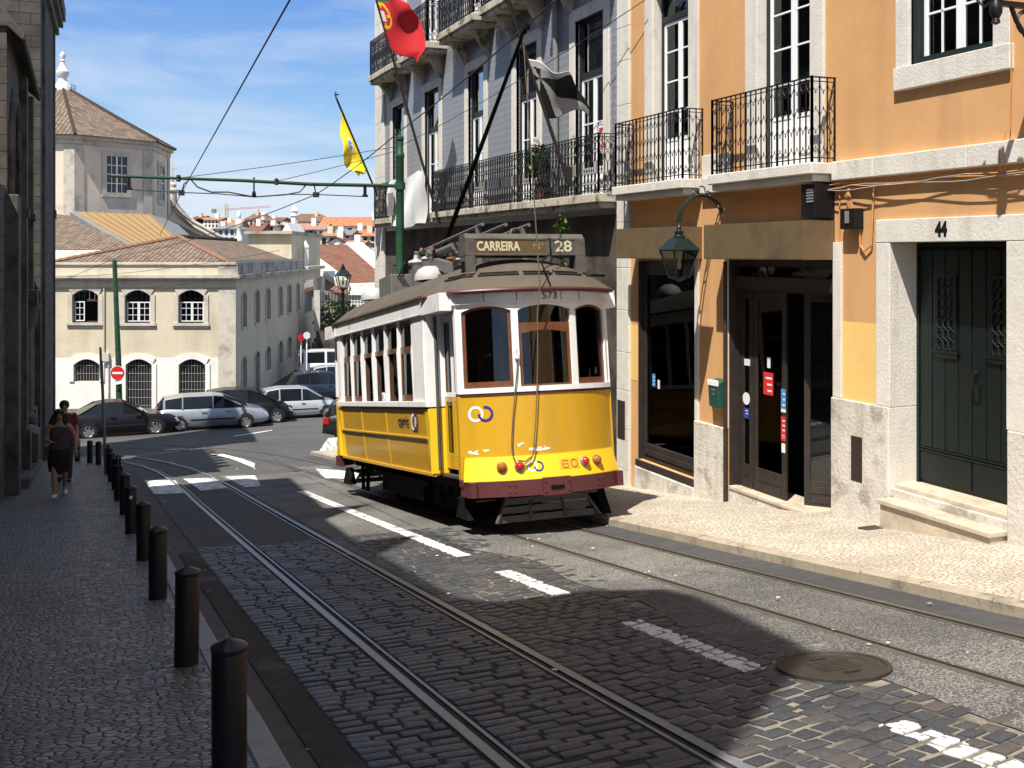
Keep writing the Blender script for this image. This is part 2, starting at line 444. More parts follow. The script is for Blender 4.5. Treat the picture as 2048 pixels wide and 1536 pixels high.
mb = MB(); n = 60
mb.grid(lambda a, b: (4.42+.16*math.sin(b*41)*.5+.1*math.sin(b*17+1)-.25*b+(4.84-(4.42+.16*math.sin(b*41)*.5+.1*math.sin(b*17+1)-.25*b))*a, -3+16.6*b, G(-3+16.6*b)+.0205), 1, 90)
struct(mb.build('worn_asphalt', M['worn'], smooth=True))
# ------------------------------------------------------------------ rails
def rail_path(pts, y0, x0, far):
    """straight run from behind the lens, then the measured curve"""
    p = [Vector((x0, y, 0)) for y in [y0+i*.5 for i in range(int((far-y0)/.5)+1)]]
    for u, v in pts:
        g = gnd(u, v); p.append(Vector((g.x, g.y, 0)))
    # smooth the curved part
    q = p[:]
    for it in range(6):
        for i in range(2, len(q)-1):
            if q[i].y > far-3: q[i] = (q[i-1]+q[i]*2+q[i+1])/4
    return q
def rail(path, side, top, mh):
    prof = [(-.036, -.02), (-.034, top), (.026, top), (.030, .006), (.068, .006), (.071, top-.002), (.094, top-.002), (.096, -.02)]
    mis = [0, 0, 1, 1, 1, 0, 0]
    mb = MB(); vs = []
    for i, p in enumerate(path):
        d = (path[min(i+1, len(path)-1)]-path[max(i-1, 0)]).normalized(); nrm = Vector((d.y, -d.x, 0))*side
        for o, z in prof:
            q = p+nrm*o; vs.append((q.x, q.y, G(q.y)+z))
    k = len(prof); fs = []; ms = []
    for i in range(len(path)-1):
        for j in range(k-1): fs.append([i*k+j, i*k+j+1, (i+1)*k+j+1, (i+1)*k+j]); ms.append(mis[j])
    mb.v = [Vector(v) for v in vs]; mb.f = fs; mb.m = ms
    return struct(mb.build('rail', [mh, M['groove']]))
XL1, XL2, XR1, XR2 = 1.905, 2.865, 4.895, 5.855
rail(rail_path([(361,971),(334,946),(304,928),(279,920),(240,916),(170,914)], -6, XL1, 21.5), 1, .024, M['rail_head'])
rail(rail_path([(447,962),(406,942),(365,922),(324,912),(279,907),(180,904)], -6, XL2, 21.5), -1, .024, M['rail_head'])
rail(rail_path([(591,936),(545,921),(494,907),(445,898),(396,894),(300,893),(180,893)], -6, XR1, 22), 1, .014, M['rail_brown'])
rail(rail_path([(638,926),(572,905),(513,892),(435,886),(357,884),(240,884),(180,884)], -6, XR2, 22.5), -1, .014, M['rail_brown'])
# ------------------------------------------------------------------ granite setts, one mesh of rounded stones
def sett_mat():
    t = NT('basalt setts'); at = t.node('ShaderNodeAttribute'); at.attribute_name = 'tone'
    sp = t.node('ShaderNodeSeparateXYZ'); t.t.links.new(t.tc.outputs['Object'], sp.inputs[0])
    c = t.ramp(at.outputs['Fac'], [(0.0, (.020,.024,.029)), (.5, (.040,.044,.050)), (.86, (.066,.067,.068)), (1.0, (.105,.080,.062))])
    c = t.mix(.5, c, t.ramp(t.noise(60, 4), [(.3, (.020,.023,.027)), (.7, (.074,.079,.086))]))
    # white dashes painted over the stones
    x = t.math('ADD', sp.outputs[0], t.math('MULTIPLY', t.math('SUBTRACT', t.noise(9, 3), .5), .07))
    y = t.math('ADD', sp.outputs[1], t.math('MULTIPLY', t.math('SUBTRACT', t.noise(7, 3), .5), .12))
    mx = t.math('COMPARE', x, 3.885, .088); tot = None
    for a, b in ((11.1, 13.9), (8.5, 9.95), (5.62, 7.25), (2.4, 4.42)):
        k = t.math('COMPARE', y, (a+b)/2, (b-a)/2); tot = k if tot is None else t.math('ADD', tot, k)
    worn = t.ramp(t.noise(26, 4), [(.36, .25), (.44, 1.0)])
    m = t.math('MULTIPLY', t.math('MULTIPLY', mx, tot), worn)
    c = t.mix(m, c, (.62,.62,.61))
    t.set(col=c, rough=t.ramp(t.noise(30, 3), [(.3, .36), (.7, .62)]), spec=.45)
    t.bump(t.noise(75, 4, .6), .45, .008); return t.m
mb = MB(); tone = []
def sett(cx, cy, l, wd, ang, tn):
    ca, sa = math.cos(ang), math.sin(ang); hj = random.uniform(-.0025, .003); o = len(mb.v)
    jit = [(random.uniform(-.009,.009), random.uniform(-.008,.008)) for i in range(4)]
    for ins, z in ((0, -.004), (.002, .0135+hj), (.011, .0185+hj)):
        for k, (sx, sy) in enumerate(((-1,-1),(1,-1),(1,1),(-1,1))):
            a = sx*(l/2-ins)+jit[k][0]; b = sy*(wd/2-ins)+jit[k][1]
            x = cx+a*ca-b*sa; y = cy+a*sa+b*ca
            mb.v.append(Vector((x, y, G(y)+z+.004)))
    for q in range(2):
        for k in range(4): mb.f.append([o+q*4+k, o+q*4+(k+1) % 4, o+q*4+4+(k+1) % 4, o+q*4+4+k]); mb.m.append(0); tone.append(tn)
    mb.f.append([o+8, o+9, o+10, o+11]); mb.m.append(0); tone.append(tn)
def lane(x0, x1, y0, y1, l, wd, shear=0.0, fan=0.0, edge=0.0):
    y = y0; row = 0
    while y < y1:
        x = x0+(random.uniform(0, l*.5)-l*.25 if row % 2 else random.uniform(0, l*.15)); row += 1
        xs = x0
        while xs < x1-.05:
            ll = l*random.uniform(.72, 1.25); e = min(xs+ll, x1)
            if x1-e < .07: e = x1
            cx = (xs+e)/2; yy = y+shear*(cx-x0)+fan*math.sin((cx-x0)*4.2)+.03*math.sin(cx*9+row*.7)
            ed = edge*(math.sin(yy*2.1)+math.sin(yy*5.3+1))*.5
            if edge == 0 or cx < x1-.18+ed or random.random() < .25:
                sett(cx, yy, e-xs-random.uniform(.014,.024), wd*random.uniform(.82, .96)-.008, math.atan(shear)+random.uniform(-.05,.05), random.random())
            xs = e
        y += wd
random.seed(11)
lane(1.30, XL1-.05, -.5, 13.8, .17, .105, -.06)
lane(XL1+.105, XL2-.105, -.5, 13.5, .235, .102, .03)
lane(XL2+.05, 4.52, -1, 13.4, .170, .122, .22, .05, .25)
o = mb.build('setts', sett_mat(), smooth=True, ang=32); struct(o)
a = o.data.attributes.new('tone', 'FLOAT', 'FACE'); a.data.foreach_set('value', tone[:len(a.data)])
# ------------------------------------------------------------------ painted markings on asphalt
def marking(pts, dz=.018, sub=6):
    mb = MB(); p = [Vector(q) for q in pts]
    def f(a, b):
        q = p[0].lerp(p[1], a).lerp(p[3].lerp(p[2], a), b); return (q.x, q.y, G(q.y)+dz)
    mb.grid(f, 2, sub)
    return struct(mb.build('road_marking', M['whiteline'], smooth=True))
marking([(3.80,11.1,0),(3.97,11.1,0),(3.98,20.5,0),(3.80,20.5,0)], sub=20)
for a, b, c, d in (((288,962),(350,962),(372,988),(308,990)), ((366,959),(430,957),(456,978),(402,983)), ((450,955),(510,952),(522,974),(490,977)), ((630,938),(720,946),(715,960),(650,958))):
    marking([gnd(*d), gnd(*c), gnd(*b), gnd(*a)], .02)
pts = [gnd(420,909), gnd(460,918), gnd(490,930), gnd(512,939)]
pts2 = [gnd(446,909), gnd(486,919), gnd(510,928), gnd(508,940)]
for i in range(3): marking([pts[i], pts2[i], pts2[i+1], pts[i+1]], .019)
for a, b in (((468,874),(545,862)), ((330,901),(372,899))):
    A_, B_ = gnd(*a), gnd(*b); n_ = Vector((0,.35,0)); marking([A_, B_, B_+n_, A_+n_], .019)
# tar seam lines across the road (patched trench)
# ------------------------------------------------------------------ manhole, small covers
M['manhole'] = mat('cast iron cover', (.050,.043,.034), .55, .4, var=.3, vs=10, bump=.5, bs=45, bd=.01)
c = gnd(1668, 1342); sl_ = gslope(c.y)
t = thing('manhole_cover', 'round cast iron manhole cover set in the setts beside the right track', 'manhole cover', (c.x, c.y, G(c.y)+.016), (math.atan(sl_), 0, 0))
mb = MB(); mb.lathe((0,0,0), [(.345,-.02),(.345,.022),(.325,.026),(.312,.026),(.308,.016)], 48); mb.build('rim', M['manhole'], t, True, local=True)
mb = MB(); mb.lathe((0,0,0), [(.306,-.02),(.306,.020),(.26,.022),(.255,.018),(.0,.020)], 48)
for i in range(5): mb.box(-.14, .14, -.10+i*.045, -.085+i*.045, .018, .024)
mb.build('lid', M['manhole'], t, True, local=True)
mb = MB(); mb.box(-.05,.05,.14,.17,.018,.026); mb.box(-.05,.05,-.19,-.16,.018,.026); mb.build('lifting_slot', M['groove'], t, local=True)
c = gnd(1748, 1058, .1)
mb = MB(); mb.box(c.x-.12, c.x+.12, c.y-.12, c.y+.12, c.z-.02, c.z+.006); o = mb.build('inspection_cover', M['manhole'], bevel=.004)
tag(o, 'small square iron inspection cover in pale pavement before green door', 'cover')
# ------------------------------------------------------------------ bollards
M['bol_cap'] = mat('bollard cap iron', (.016,.017,.022), .3, .2, var=.3, vs=9)
t = thing('bollard', 'nearest black iron bollard, its foot below the bottom edge', 'bollard', (0,0,0), group='bollards along the left kerb')
mb = MB(); mb.lathe((0,0,0), [(.080,-.06),(.080,.60),(.076,.612)], 32); mb.build('post', M['blackpaint'], t, True, local=True)
mb = MB(); mb.lathe((0,0,0), [(.0795,.602),(.0845,.607),(.0845,.622),(.080,.626),(.0,.662)], 32); mb.build('cap', M['bol_cap'], t, True, local=True, ang=25)
BY = [5.08, 7.48, 10.14, 12.75, 15.44, 18.09, 20.7, 23.2, 25.6, 28.0, 30.2]
BL = ['nearest black iron bollard, its foot below the bottom edge', 'second nearest black bollard on the left kerb, standing whole',
      'third nearest black bollard on the left kerb, pointed cap below its neighbour', 'fourth nearest black bollard on the left kerb, before the badged one',
      'black bollard with a small round white badge near its top', 'sixth black bollard from the lens, between badged and hollow ones',
      'black bollard with a bracket handle on its top, beside the crossing', 'black bollard next beyond the handle topped one, towards sign post',
      'black bollard third from the far kerb corner', 'black bollard second from the far kerb corner', 'last black bollard of kerb row, at the corner by sign post']
bol = []
for i, y in enumerate(BY):
    b = t if i == 0 else copy_tree(t)
    b.location = (.645+random.uniform(-.012,.012), y, G(y)+.10); b.rotation_euler = (random.uniform(-.022,.022), random.uniform(-.022,.022), random.uniform(0,6)); b['label'] = BL[i]; bol.append(b)
for (u, v), lb in (((155,922), 'leftmost of three bollards across the pavement end, behind the walkers'), ((180,926), 'middle of three bollards across the far pavement end'), ((197,929), 'right of three bollards across pavement end, next to sign post')):
    b = copy_tree(t); p = gnd(u, v, .1); b.location = (p.x, p.y, G(p.y)+.1); b['label'] = lb; b['group'] = 'bollards across the pavement end'
mb = MB(); mb.lathe((0,-.081,.50), [(.022,0),(.022,.004),(.012,.005)], 20, axis=(0,-1,0)); mb.build('badge', M['white_frame'], bol[4], local=True)
mb = MB(); mb.tube([(-.06,0,.63),(-.06,0,.78),(-.04,0,.80),(.04,0,.80),(.06,0,.78),(.06,0,.63)], .016, 8); mb.build('handle', M['blackpaint'], bol[6], True, local=True)
# ------------------------------------------------------------------ street facades (plane x = XF, facing -x)
M['tile_blue'] = None
def azulejo():
    t = NT('blue glazed wall tiles'); o = t.tc.outputs['Object']; sp = t.node('ShaderNodeSeparateXYZ'); t.t.links.new(o, sp.inputs[0])
    s = .14; fu = t.math('FRACT', t.math('DIVIDE', sp.outputs[1], s)); fv = t.math('FRACT', t.math('DIVIDE', sp.outputs[2], s))
    a = t.math('ABSOLUTE', t.math('SUBTRACT', fu, .5)); b = t.math('ABSOLUTE', t.math('SUBTRACT', fv, .5))
    d = t.math('ADD', a, b); ring = t.math('COMPARE', d, .33, .10); dot = t.math('LESS_THAN', d, .12)
    j = t.math('GREATER_THAN', t.math('MAXIMUM', a, b), .475)
    c = t.mix(ring, (.26,.275,.30), (.115,.13,.165)); c = t.mix(dot, c, (.36,.34,.30)); c = t.mix(j, c, (.25,.25,.25))
    c = t.mix(t.ramp(t.noise(1.3, 6), [(.45, 0.0), (.75, .5)]), c, (.165,.172,.185))
    t.set(col=c, rough=.38, spec=.5); return t.m
M['tile_blue'] = azulejo()
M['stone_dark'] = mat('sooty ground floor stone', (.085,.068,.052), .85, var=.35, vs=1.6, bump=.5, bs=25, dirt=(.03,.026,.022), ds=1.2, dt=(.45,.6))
M['stone_moss'] = mat('mossy balcony stone', (.46,.42,.34), .85, var=.2, vs=6, bump=.6, bs=30, bd=.015, dirt=(.13,.11,.06), ds=3.5, dt=(.48,.64))
def wall_holes(x, y0, y1, z0, z1, holes, mi=0):
    """front face with openings and their reveals; hole = (ya, yb, za, zb, depth)"""
    mb = MB(); ys = sorted({y0, y1, *[h[0] for h in holes], *[h[1] for h in holes]}); zs = sorted({z0, z1, *[h[2] for h in holes], *[h[3] for h in holes]})
    for i in range(len(ys)-1):
        for k in range(len(zs)-1):
            cy, cz = (ys[i]+ys[i+1])/2, (zs[k]+zs[k+1])/2
            if any(h[0] < cy < h[1] and h[2] < cz < h[3] for h in holes): continue
            mb.add([(x,ys[i],zs[k]),(x,ys[i],zs[k+1]),(x,ys[i+1],zs[k+1]),(x,ys[i+1],zs[k])], [[0,1,2,3]], mi)
    for a, b, c, d, dp in holes:
        X = x+dp
        mb.add([(x,a,c),(X,a,c),(X,a,d),(x,a,d)], [[0,1,2,3]], mi); mb.add([(x,b,c),(x,b,d),(X,b,d),(X,b,c)], [[0,1,2,3]], mi)
        mb.add([(x,a,d),(X,a,d),(X,b,d),(x,b,d)], [[0,1,2,3]], mi); mb.add([(x,a,c),(x,b,c),(X,b,c),(X,a,c)], [[0,1,2,3]], mi)
    return mb
def shell(mb, x, y0, y1, z0, z1, xb, floors=(), mi=0):
    mb.add([(x,y0,z0),(xb,y0,z0),(xb,y0,z1),(x,y0,z1)], [[0,1,2,3]], mi); mb.add([(x,y1,z0),(x,y1,z1),(xb,y1,z1),(xb,y1,z0)], [[0,1,2,3]], mi)
    mb.add([(xb,y0,z0),(xb,y1,z0),(xb,y1,z1),(xb,y0,z1)], [[0,1,2,3]], mi); mb.add([(x,y0,z1),(xb,y0,z1),(xb,y1,z1),(x,y1,z1)], [[0,1,2,3]], mi)
def frame_yz(mb, x0, x1, y0, y1, z0, z1, w, mi=0, wb=None, wt=None):
    wb = w if wb is None else wb; wt = w if wt is None else wt
    mb.box(x0, x1, y0, y0+w, z0, z1, mi); mb.box(x0, x1, y1-w, y1, z0, z1, mi)
    if wb: mb.box(x0+.001, x1-.001, y0+w, y1-w, z0, z0+wb, mi)
    if wt: mb.box(x0+.001, x1-.001, y0+w, y1-w, z1-wt, z1, mi)
def stone_surround(mb, x, y0, y1, z0, z1, w, proud=.035, sill=True, top=True, inset=.0):
    mb.box(x-proud, x+.06, y0-w, y0, z0, z1); mb.box(x-proud, x+.06, y1, y1+w, z0, z1)
    if top: mb.box(x-proud-.002, x+.06, y0-w, y1+w, z1, z1+w)
    if sill: mb.box(x-proud-.05, x+.06, y0-w-.03, y1+w+.03, z0-w, z0)
M['sky_glass'] = glassmat('reflecting window glass', (.55,.6,.62), .5)
def french_window(parent, x, y0, y1, z0, z1, ztr, rows, kick, casing, sash, label=None, crest=None, curtain=True, trans=True, gl='glass'):
    """casing (part) > two sashes, panes, transom pane (sub-parts); x is the outer face of the casing"""
    mb = MB(); frame_yz(mb, x, x+.09, y0, y1, z0, z1, .055, wb=.03)
    if trans: mb.box(x+.001, x+.088, y0+.055, y1-.055, ztr-.05, ztr+.05)
    wd = mb.build('window', casing, parent)
    top = ztr-.05 if trans else z1-.055
    ym = (y0+y1)/2
    for s0, s1 in ((y0+.057, ym-.002), (ym+.002, y1-.057)):
        mb = MB(); frame_yz(mb, x+.02, x+.065, s0, s1, z0+.032, top-.003, .055)
        zb = z0+.03
        if kick:
            mb.box(x+.03, x+.055, s0+.055, s1-.055, zb+.055, zb+kick)
            mb.box(x+.012, x+.0305, s0+.10, s1-.10, zb+.15, zb+kick-.13)
            mb.box(x+.021, x+.064, s0+.055, s1-.055, zb+kick, zb+kick+.05)
            zb += kick
        for r in range(1, rows):
            zz = zb+(top-zb)*r/rows; mb.box(x+.028, x+.058, s0+.055, s1-.055, zz-.013, zz+.013)
        mb.build('sash', sash, wd, bevel=.004)
        mb = MB(); mb.box(x+.040, x+.044, s0+.05, s1-.05, zb+.02, top-.05); mb.build('pane', M[gl], wd)
    if trans:
        mb = MB(); mb.box(x+.040, x+.044, y0+.05, y1-.05, ztr+.045, z1-.05); mb.build('pane', M[gl], wd)
    if curtain:
        mb = MB()
        for s0, s1 in ((y0+.03, y0+.33), (y1-.30, y1-.03)):
            mb.grid(lambda a, b: (x+.20+.03*math.sin(a*22)+.02*b, s0+(s1-s0)*a*(.55+.45*abs(b-.35)), z0+.1+(z1-z0-.2)*b), 26, 6)
        mb.build('curtain', M['curtain'], wd, True)
    if crest: crest_badge(wd, x+.034, (y0+ym)/2+.01, crest)
    return wd
M['crest_red'] = mat('crest red', (.42,.03,.05), .5); M['crest_white'] = mat('crest white', (.75,.75,.75), .5); M['crest_dark'] = mat('crest dark', (.05,.03,.06), .5)
def crest_badge(parent, x, yc, zc):
    mb = MB()
    def shield(s, xx, mi):
        pts = [(xx, yc+a*s, zc+b*s) for a, b in ((-.13,.17),(.13,.17),(.14,0),(.10,-.14),(0,-.24),(-.10,-.14),(-.14,0))]
        mb.poly(pts, mi)
    shield(1.25, x, 1); shield(1.0, x-.002, 0)
    mb.poly([(x-.003, yc-.12, zc+.12), (x-.003, yc-.05, zc+.16), (x-.003, yc+.11, zc-.06), (x-.003, yc+.05, zc-.14)], 1)
    mb.poly([(x-.004, yc-.04, zc+.05), (x-.004, yc+.0, zc+.06), (x-.004, yc+.04, zc-.03), (x-.004, yc, zc-.06)], 2)
    for k in range(5):
        a = -.11+k*.055; mb.box(x-.002, x+.001, yc+a-.018, yc+a+.018, zc+.225, zc+.30)
        mb.m[-6:] = [1]*6
    return mb.build('crest', [M['crest_red'], M['crest_white'], M['crest_dark']], parent, recalc=False)
def oval(mb, c, ax, ry, rz, r=.0055, n=14, a0=0, a1=360):
    c = Vector(c); ax = Vector(ax)
    pts = [c+ax*(ry*math.cos(R(a0+(a1-a0)*i/n)))+Vector((0,0,rz*math.sin(R(a0+(a1-a0)*i/n)))) for i in range(n+1)]
    mb.tube(pts, r, 4, caps=False)
def rail_panel(mb, A, B, z0, z1, style, sp=.115):
    A = Vector((A[0],A[1],0)); B = Vector((B[0],B[1],0)); L = (B-A).length; d = (B-A)/L; n = max(2, round(L/sp)); h = z1-z0; s = L/n
    mb.bar(A+Vector((0,0,z1)), B+Vector((0,0,z1)), .034, .014); mb.bar(A+Vector((0,0,z0+.06)), B+Vector((0,0,z0+.06)), .02, .012)
    mb.bar(A+Vector((0,0,z1-.05)), B+Vector((0,0,z1-.05)), .014, .010)
    for i in range(n+1):
        p = A+d*(s*i); mb.bar(p+Vector((0,0,z0)), p+Vector((0,0,z1)), .013 if i % 6 else .022)
    for i in range(n):
        p = A+d*(s*(i+.5))
        if style == 'oval':
            oval(mb, p+Vector((0,0,z0+h*.50)), d, s*.47, h*.125)
            oval(mb, p+Vector((0,0,z1-.055)), d, s*.46, h*.10, a0=180, a1=360, n=8)
            oval(mb, p+Vector((0,0,z0+.065)), d, s*.46, h*.10, a0=0, a1=180, n=8)
            for zz in (z1-.055-h*.10-.02, z0+.065+h*.10+.02, z0+h*.5+h*.125+.02, z0+h*.5-h*.125-.02):
                mb.lathe(p+Vector((0,0,zz)), [(0,-.022),(.009,-.008),(.007,.008),(0,.024)], 5)
        else:
            for zc, hz in ((.10,.075),(.27,.085),(.62,.085),(.80,.075)):
                oval(mb, p+Vector((0,0,z0+h*zc)), d, s*.36, h*hz, .0075, 10)
            mb.bar(p+Vector((0,0,z0+h*.36)), p+Vector((0,0,z0+h*.53)), .014)
            oval(mb, p+Vector((0,0,z0+h*.92)), d, s*.3, s*.3, .0075, 8)
    for p in (A, B):
        mb.bar(p+Vector((0,0,z0-.03)), p+Vector((0,0,z1+.012)), .026)
def balcony(parent, x0, xw, y0, y1, ztop, th, zr, style, mstone, sp=.115, inset=.05, ends=(True, True)):
    mb = MB(); e = .03
    n = max(2, int((y1-y0)/.5))
    mb.box(x0, xw+.02, y0, y1, ztop-th*.62, ztop); mb.box(x0+.05, xw+.02, y0+.04, y1-.04, ztop-th, ztop-th*.62-.001)
    sl = mb.build('balcony', mstone, parent, bevel=.012)
    mb = MB(); xi = x0+inset; a, b = y0+inset, y1-inset
    rail_panel(mb, (xi, a), (xi, b), ztop, zr, style, sp)
    if ends[0]: rail_panel(mb, (xw, a), (xi, a), ztop, zr, style, sp)
    if ends[1]: rail_panel(mb, (xw, b), (xi, b), ztop, zr, style, sp)
    mb.build('railing', M['iron'], sl)
    return sl
# ================================================================== orange house
ob = thing('apartment_house', 'orange stuccoed house with white stone trim, shop below and green door', 'house', (XF, 8, G(8)))
W1, W2, W3 = (13.76, 14.83), (10.91, 12.04), (8.05, 9.20)
holes = [(*W1, 1.06, 4.15, .22), (*W2, 1.06, 4.15, .22), (*W3, 2.04, 4.15, .22), (5.0, 6.1, 1.06, 4.15, .22),
         (13.63, 15.34, -3.30, -.10, .30), (10.50, 12.72, -3.24, -.02, .30), (7.88, 9.51, -2.60, .13, .42)]
mb = wall_holes(XF, -9, 15.62, -5.2, 7.2, holes); shell(mb, XF, -9, 15.62, -5.2, 7.2, XF+7); mb.build('wall', M['orange'], ob)
mb = MB(); mb.box(XF+1.6, XF+1.66, -8.9, 15.5, 1.1, 7); mb.box(XF+3.6, XF+3.66, -8.9, 15.5, -5, .9); mb.box(XF+.25, XF+6.9, -8.9, 15.55, .86, .96)
for y in (15.55, 13.2, 10.3, 7.3): mb.box(XF+.43, XF+6, y-.05, y+.02, -5, 7)
mb.box(XF+.43, XF+6, 7.4, 15.5, -3.9, -3.35); mb.build('interior', M['dark'], ob)
# stone trim
for a, b in (W1, W2, (5.0, 6.1)):
    mb = MB(); stone_surround(mb, XF, a, b, 1.10, 4.15, .26, sill=False); mb.box(XF-.02, XF+.13, b-.012, b+.002, 1.10, 4.14); mb.build('window_surround', M['stone'], ob, bevel=.008)
mb = MB(); stone_surround(mb, XF, *W3, 2.04, 4.15, .21, sill=False); mb.box(XF-.06, XF+.06, W3[0]-.23, W3[1]+.22, 1.79, 2.04); mb.build('window_surround', M['stone'], ob, bevel=.008)
mb = MB(); y = -9
while y < 10.40:
    e = min(y+random.uniform(1.0, 1.5), 10.42); mb.box(XF-.10, XF+.05, y+.003, e-.003, .87, 1.095); y = e
mb.build('stone_band', M['stone'], ob, bevel=.01)
mb = MB(); z = -5.0
while z < 7.2:
    e = z+random.uniform(.5, .8); mb.box(XF-.045, XF+.3, 15.60, 16.02, z+.002, e-.002); z = e
mb.build('pilaster', M['stone'], ob, bevel=.008)
mb = MB(); mb.box(XF-.05, XF+.03, 9.53, 10.49, -5, -1.70)
mb.box(XF-.05, XF+.03, 12.78, 13.58, -5, -2.42); mb.box(XF-.05, XF+.03, 5.5, 7.86, -5, -1.70); mb.box(XF-.047, XF+.03, 13.6, 15.4, -5, -3.42)
mb.each('plinth', M['plinth'], ob, bevel=.012)
mb = MB(); mb.box(XF-.03, XF+.02, 10.33, 10.478, -1.698, .14); mb.box(XF-.032, XF+.02, 12.74, 12.80, -2.418, .0); mb.box(XF-.025, XF+.02, 13.50, 13.60, -2.418, .0)
mb.each('stone_strip', M['stone'], ob, bevel=.006)
mb = MB(); mb.box(XF-.04, XF+.36, 9.495, 9.715, -1.699, .128); mb.box(XF-.04, XF+.36, 7.60, 7.878, -1.699, .128); mb.box(XF-.043, XF+.36, 7.60, 9.72, .13, .385)
mb.box(XF-.052, XF+.36, 9.496, 9.55, -2.75, -1.70); mb.build('door_surround', M['stone'], ob, bevel=.008)
mb = MB(); mb.box(XF-.004, XF+.01, 9.716, 10.329, -1.697, -.79); mb.box(XF-.004, XF+.01, 15.36, 15.60, -2.05, -1.15); mb.each('paint_patch', M['yellow_paint'], ob)
mb = MB(); mb.box(XF-.055, XF, 9.93, 10.12, -2.62, -2.10); mb.build('vent_cover', M['wood_dark'], ob, bevel=.004)
mb = MB(); mb.box(XF-.055, XF, 15.72, 15.98, -3.05, -2.42); mb.build('vent_cover', M['wood_dark'], ob, bevel=.004)
M['marble'] = mat('worn marble step', (.50,.42,.32), .55, var=.15, vs=4, dirt=(.33,.27,.2), ds=3)
mb = MB(); mb.box(8.10, XF+.44, 7.88, 9.46, -2.735, -2.68); mb.box(8.13, XF+.4, 7.90, 9.44, -3.2, -2.736); mb.box(8.39, XF+.44, 7.882, 9.508, -2.60, -2.545); mb.each('door_step', M['marble'], ob, bevel=.01)
mb = MB(); mb.box(8.335, 8.392, 7.884, 9.50, -2.679, -2.597); mb.build('riser', M['plinth'], ob)
mb = MB(); mb.box(XF-.004, XF+.30, 12.705, 12.722, -3.23, -.03); mb.box(XF-.004, XF+.30, 15.322, 15.343, -3.29, -.11); mb.each('reveal_lining', M['wood_dark'], ob)
mb = MB(); mb.box(XF-.012, XF+.02, 10.50, 12.72, -3.8, -3.245); mb.build('shop_base', M['plinth'], ob)
text('44', 'house_number', M['iron'], frame((XF-.045, 8.72, .255), (0,-1,0), (0,0,1)), .20, ob, .002, bold=.012, width=.17)
# green double door
xd = XF+.34
mb = MB(); frame_yz(mb, xd+.0, xd+.08, 7.885, 9.505, -2.545, .125, .05, wb=0); dr = mb.build('entrance_door', M['green_door'], ob)
for s0, s1 in ((7.937, 8.693), (8.697, 9.453)):
    mb = MB(); mb.box(xd+.03, xd+.07, s0, s1, -2.54, .07)
    n = 4
    for i in range(n):
        a = s0+(s1-s0)*i/n; mb.box(xd+.012, xd+.029, a+.006, s0+(s1-s0)*(i+1)/n-.006, -2.13, .05)
    mb.box(xd+.010, xd+.029, s0+.01, s1-.01, -2.50, -2.19); mb.box(xd+.0, xd+.03, s0, s1, -2.185, -2.165); mb.box(xd+.002, xd+.03, s0, s1, -2.15, -2.135)
    mb.build('door_leaf', M['green_door'], dr, bevel=.004)
    yc = (s0+s1)/2-.02
    mb = MB(); mb.box(xd-.012, xd+.02, yc-.17, yc+.17, -1.12, -1.07); mb.box(xd-.02, xd+.02, yc-.19, yc+.19, -1.072, -1.045)
    frame_yz(mb, xd-.004, xd+.014, yc-.15, yc+.15, -1.04, -.22, .03)
    for i in range(7):
        for k in range(3): oval(mb, (xd+.0, yc-.08+k*.08, -.98+i*.115), (0,1,0), .045, .055, .006, 8)
    mb.build('grille', M['green_door'], dr)
mb = MB(); mb.lathe((xd-.005, 8.62, -1.25), [(.03,0),(.03,.02),(.012,.025),(.012,.05),(0,.052)], 12, (-1,0,0)); mb.tube([(xd-.05,8.62,-1.25),(xd-.06,8.62,-1.32),(xd-.05,8.62,-1.42)], .012, 6)
mb.box(xd-.004, xd+.01, 8.59, 8.65, -1.55, -1.38); mb.build('knocker', M['iron'], dr, True)
# upper windows
french_window(ob, XF+.13, W1[0]+.002, W1[1]-.002, 1.10, 4.14, 3.66, 4, .62, M['green_frame'], M['white_frame'])
french_window(ob, XF+.13, W2[0]+.002, W2[1]-.002, 1.10, 4.14, 3.66, 4, .62, M['green_frame'], M['white_frame'])
wd = french_window(ob, XF+.10, W3[0]+.002, W3[1]-.002, 2.045, 4.14, 3.66, 3, 0, M['green_frame'], M['white_frame'])
mb = MB()
for s in (-.26, .26):
    yc = sum(W3)/2+s; mb.box(XF+.128, XF+.158, yc-.011, yc+.011, 2.13, 3.58)
mb.build('glazing_bar', M['white_frame'], wd)
mb = MB(); frame_yz(mb, XF+.02, XF+.098, W3[0]+.001, W3[1]-.001, 2.041, 4.13, .045, wb=.075); mb.build('window_casing', M['green_frame'], ob)
balcony(ob, 7.965, XF, 13.36, 15.54, 1.085, .22, 2.10, 'oval', M['stone'])
mb = MB(); mb.box(XF-.10, XF+.05, 12.70, 13.34, .87, 1.09); mb.box(XF-.03, XF+.05, 12.70, 13.40, 1.093, 1.42); mb.build('stone_band', M['stone'], ob, bevel=.01)
balcony(ob, 7.965, XF, 10.42, 12.68, 1.085, .22, 2.10, 'oval', M['stone'])
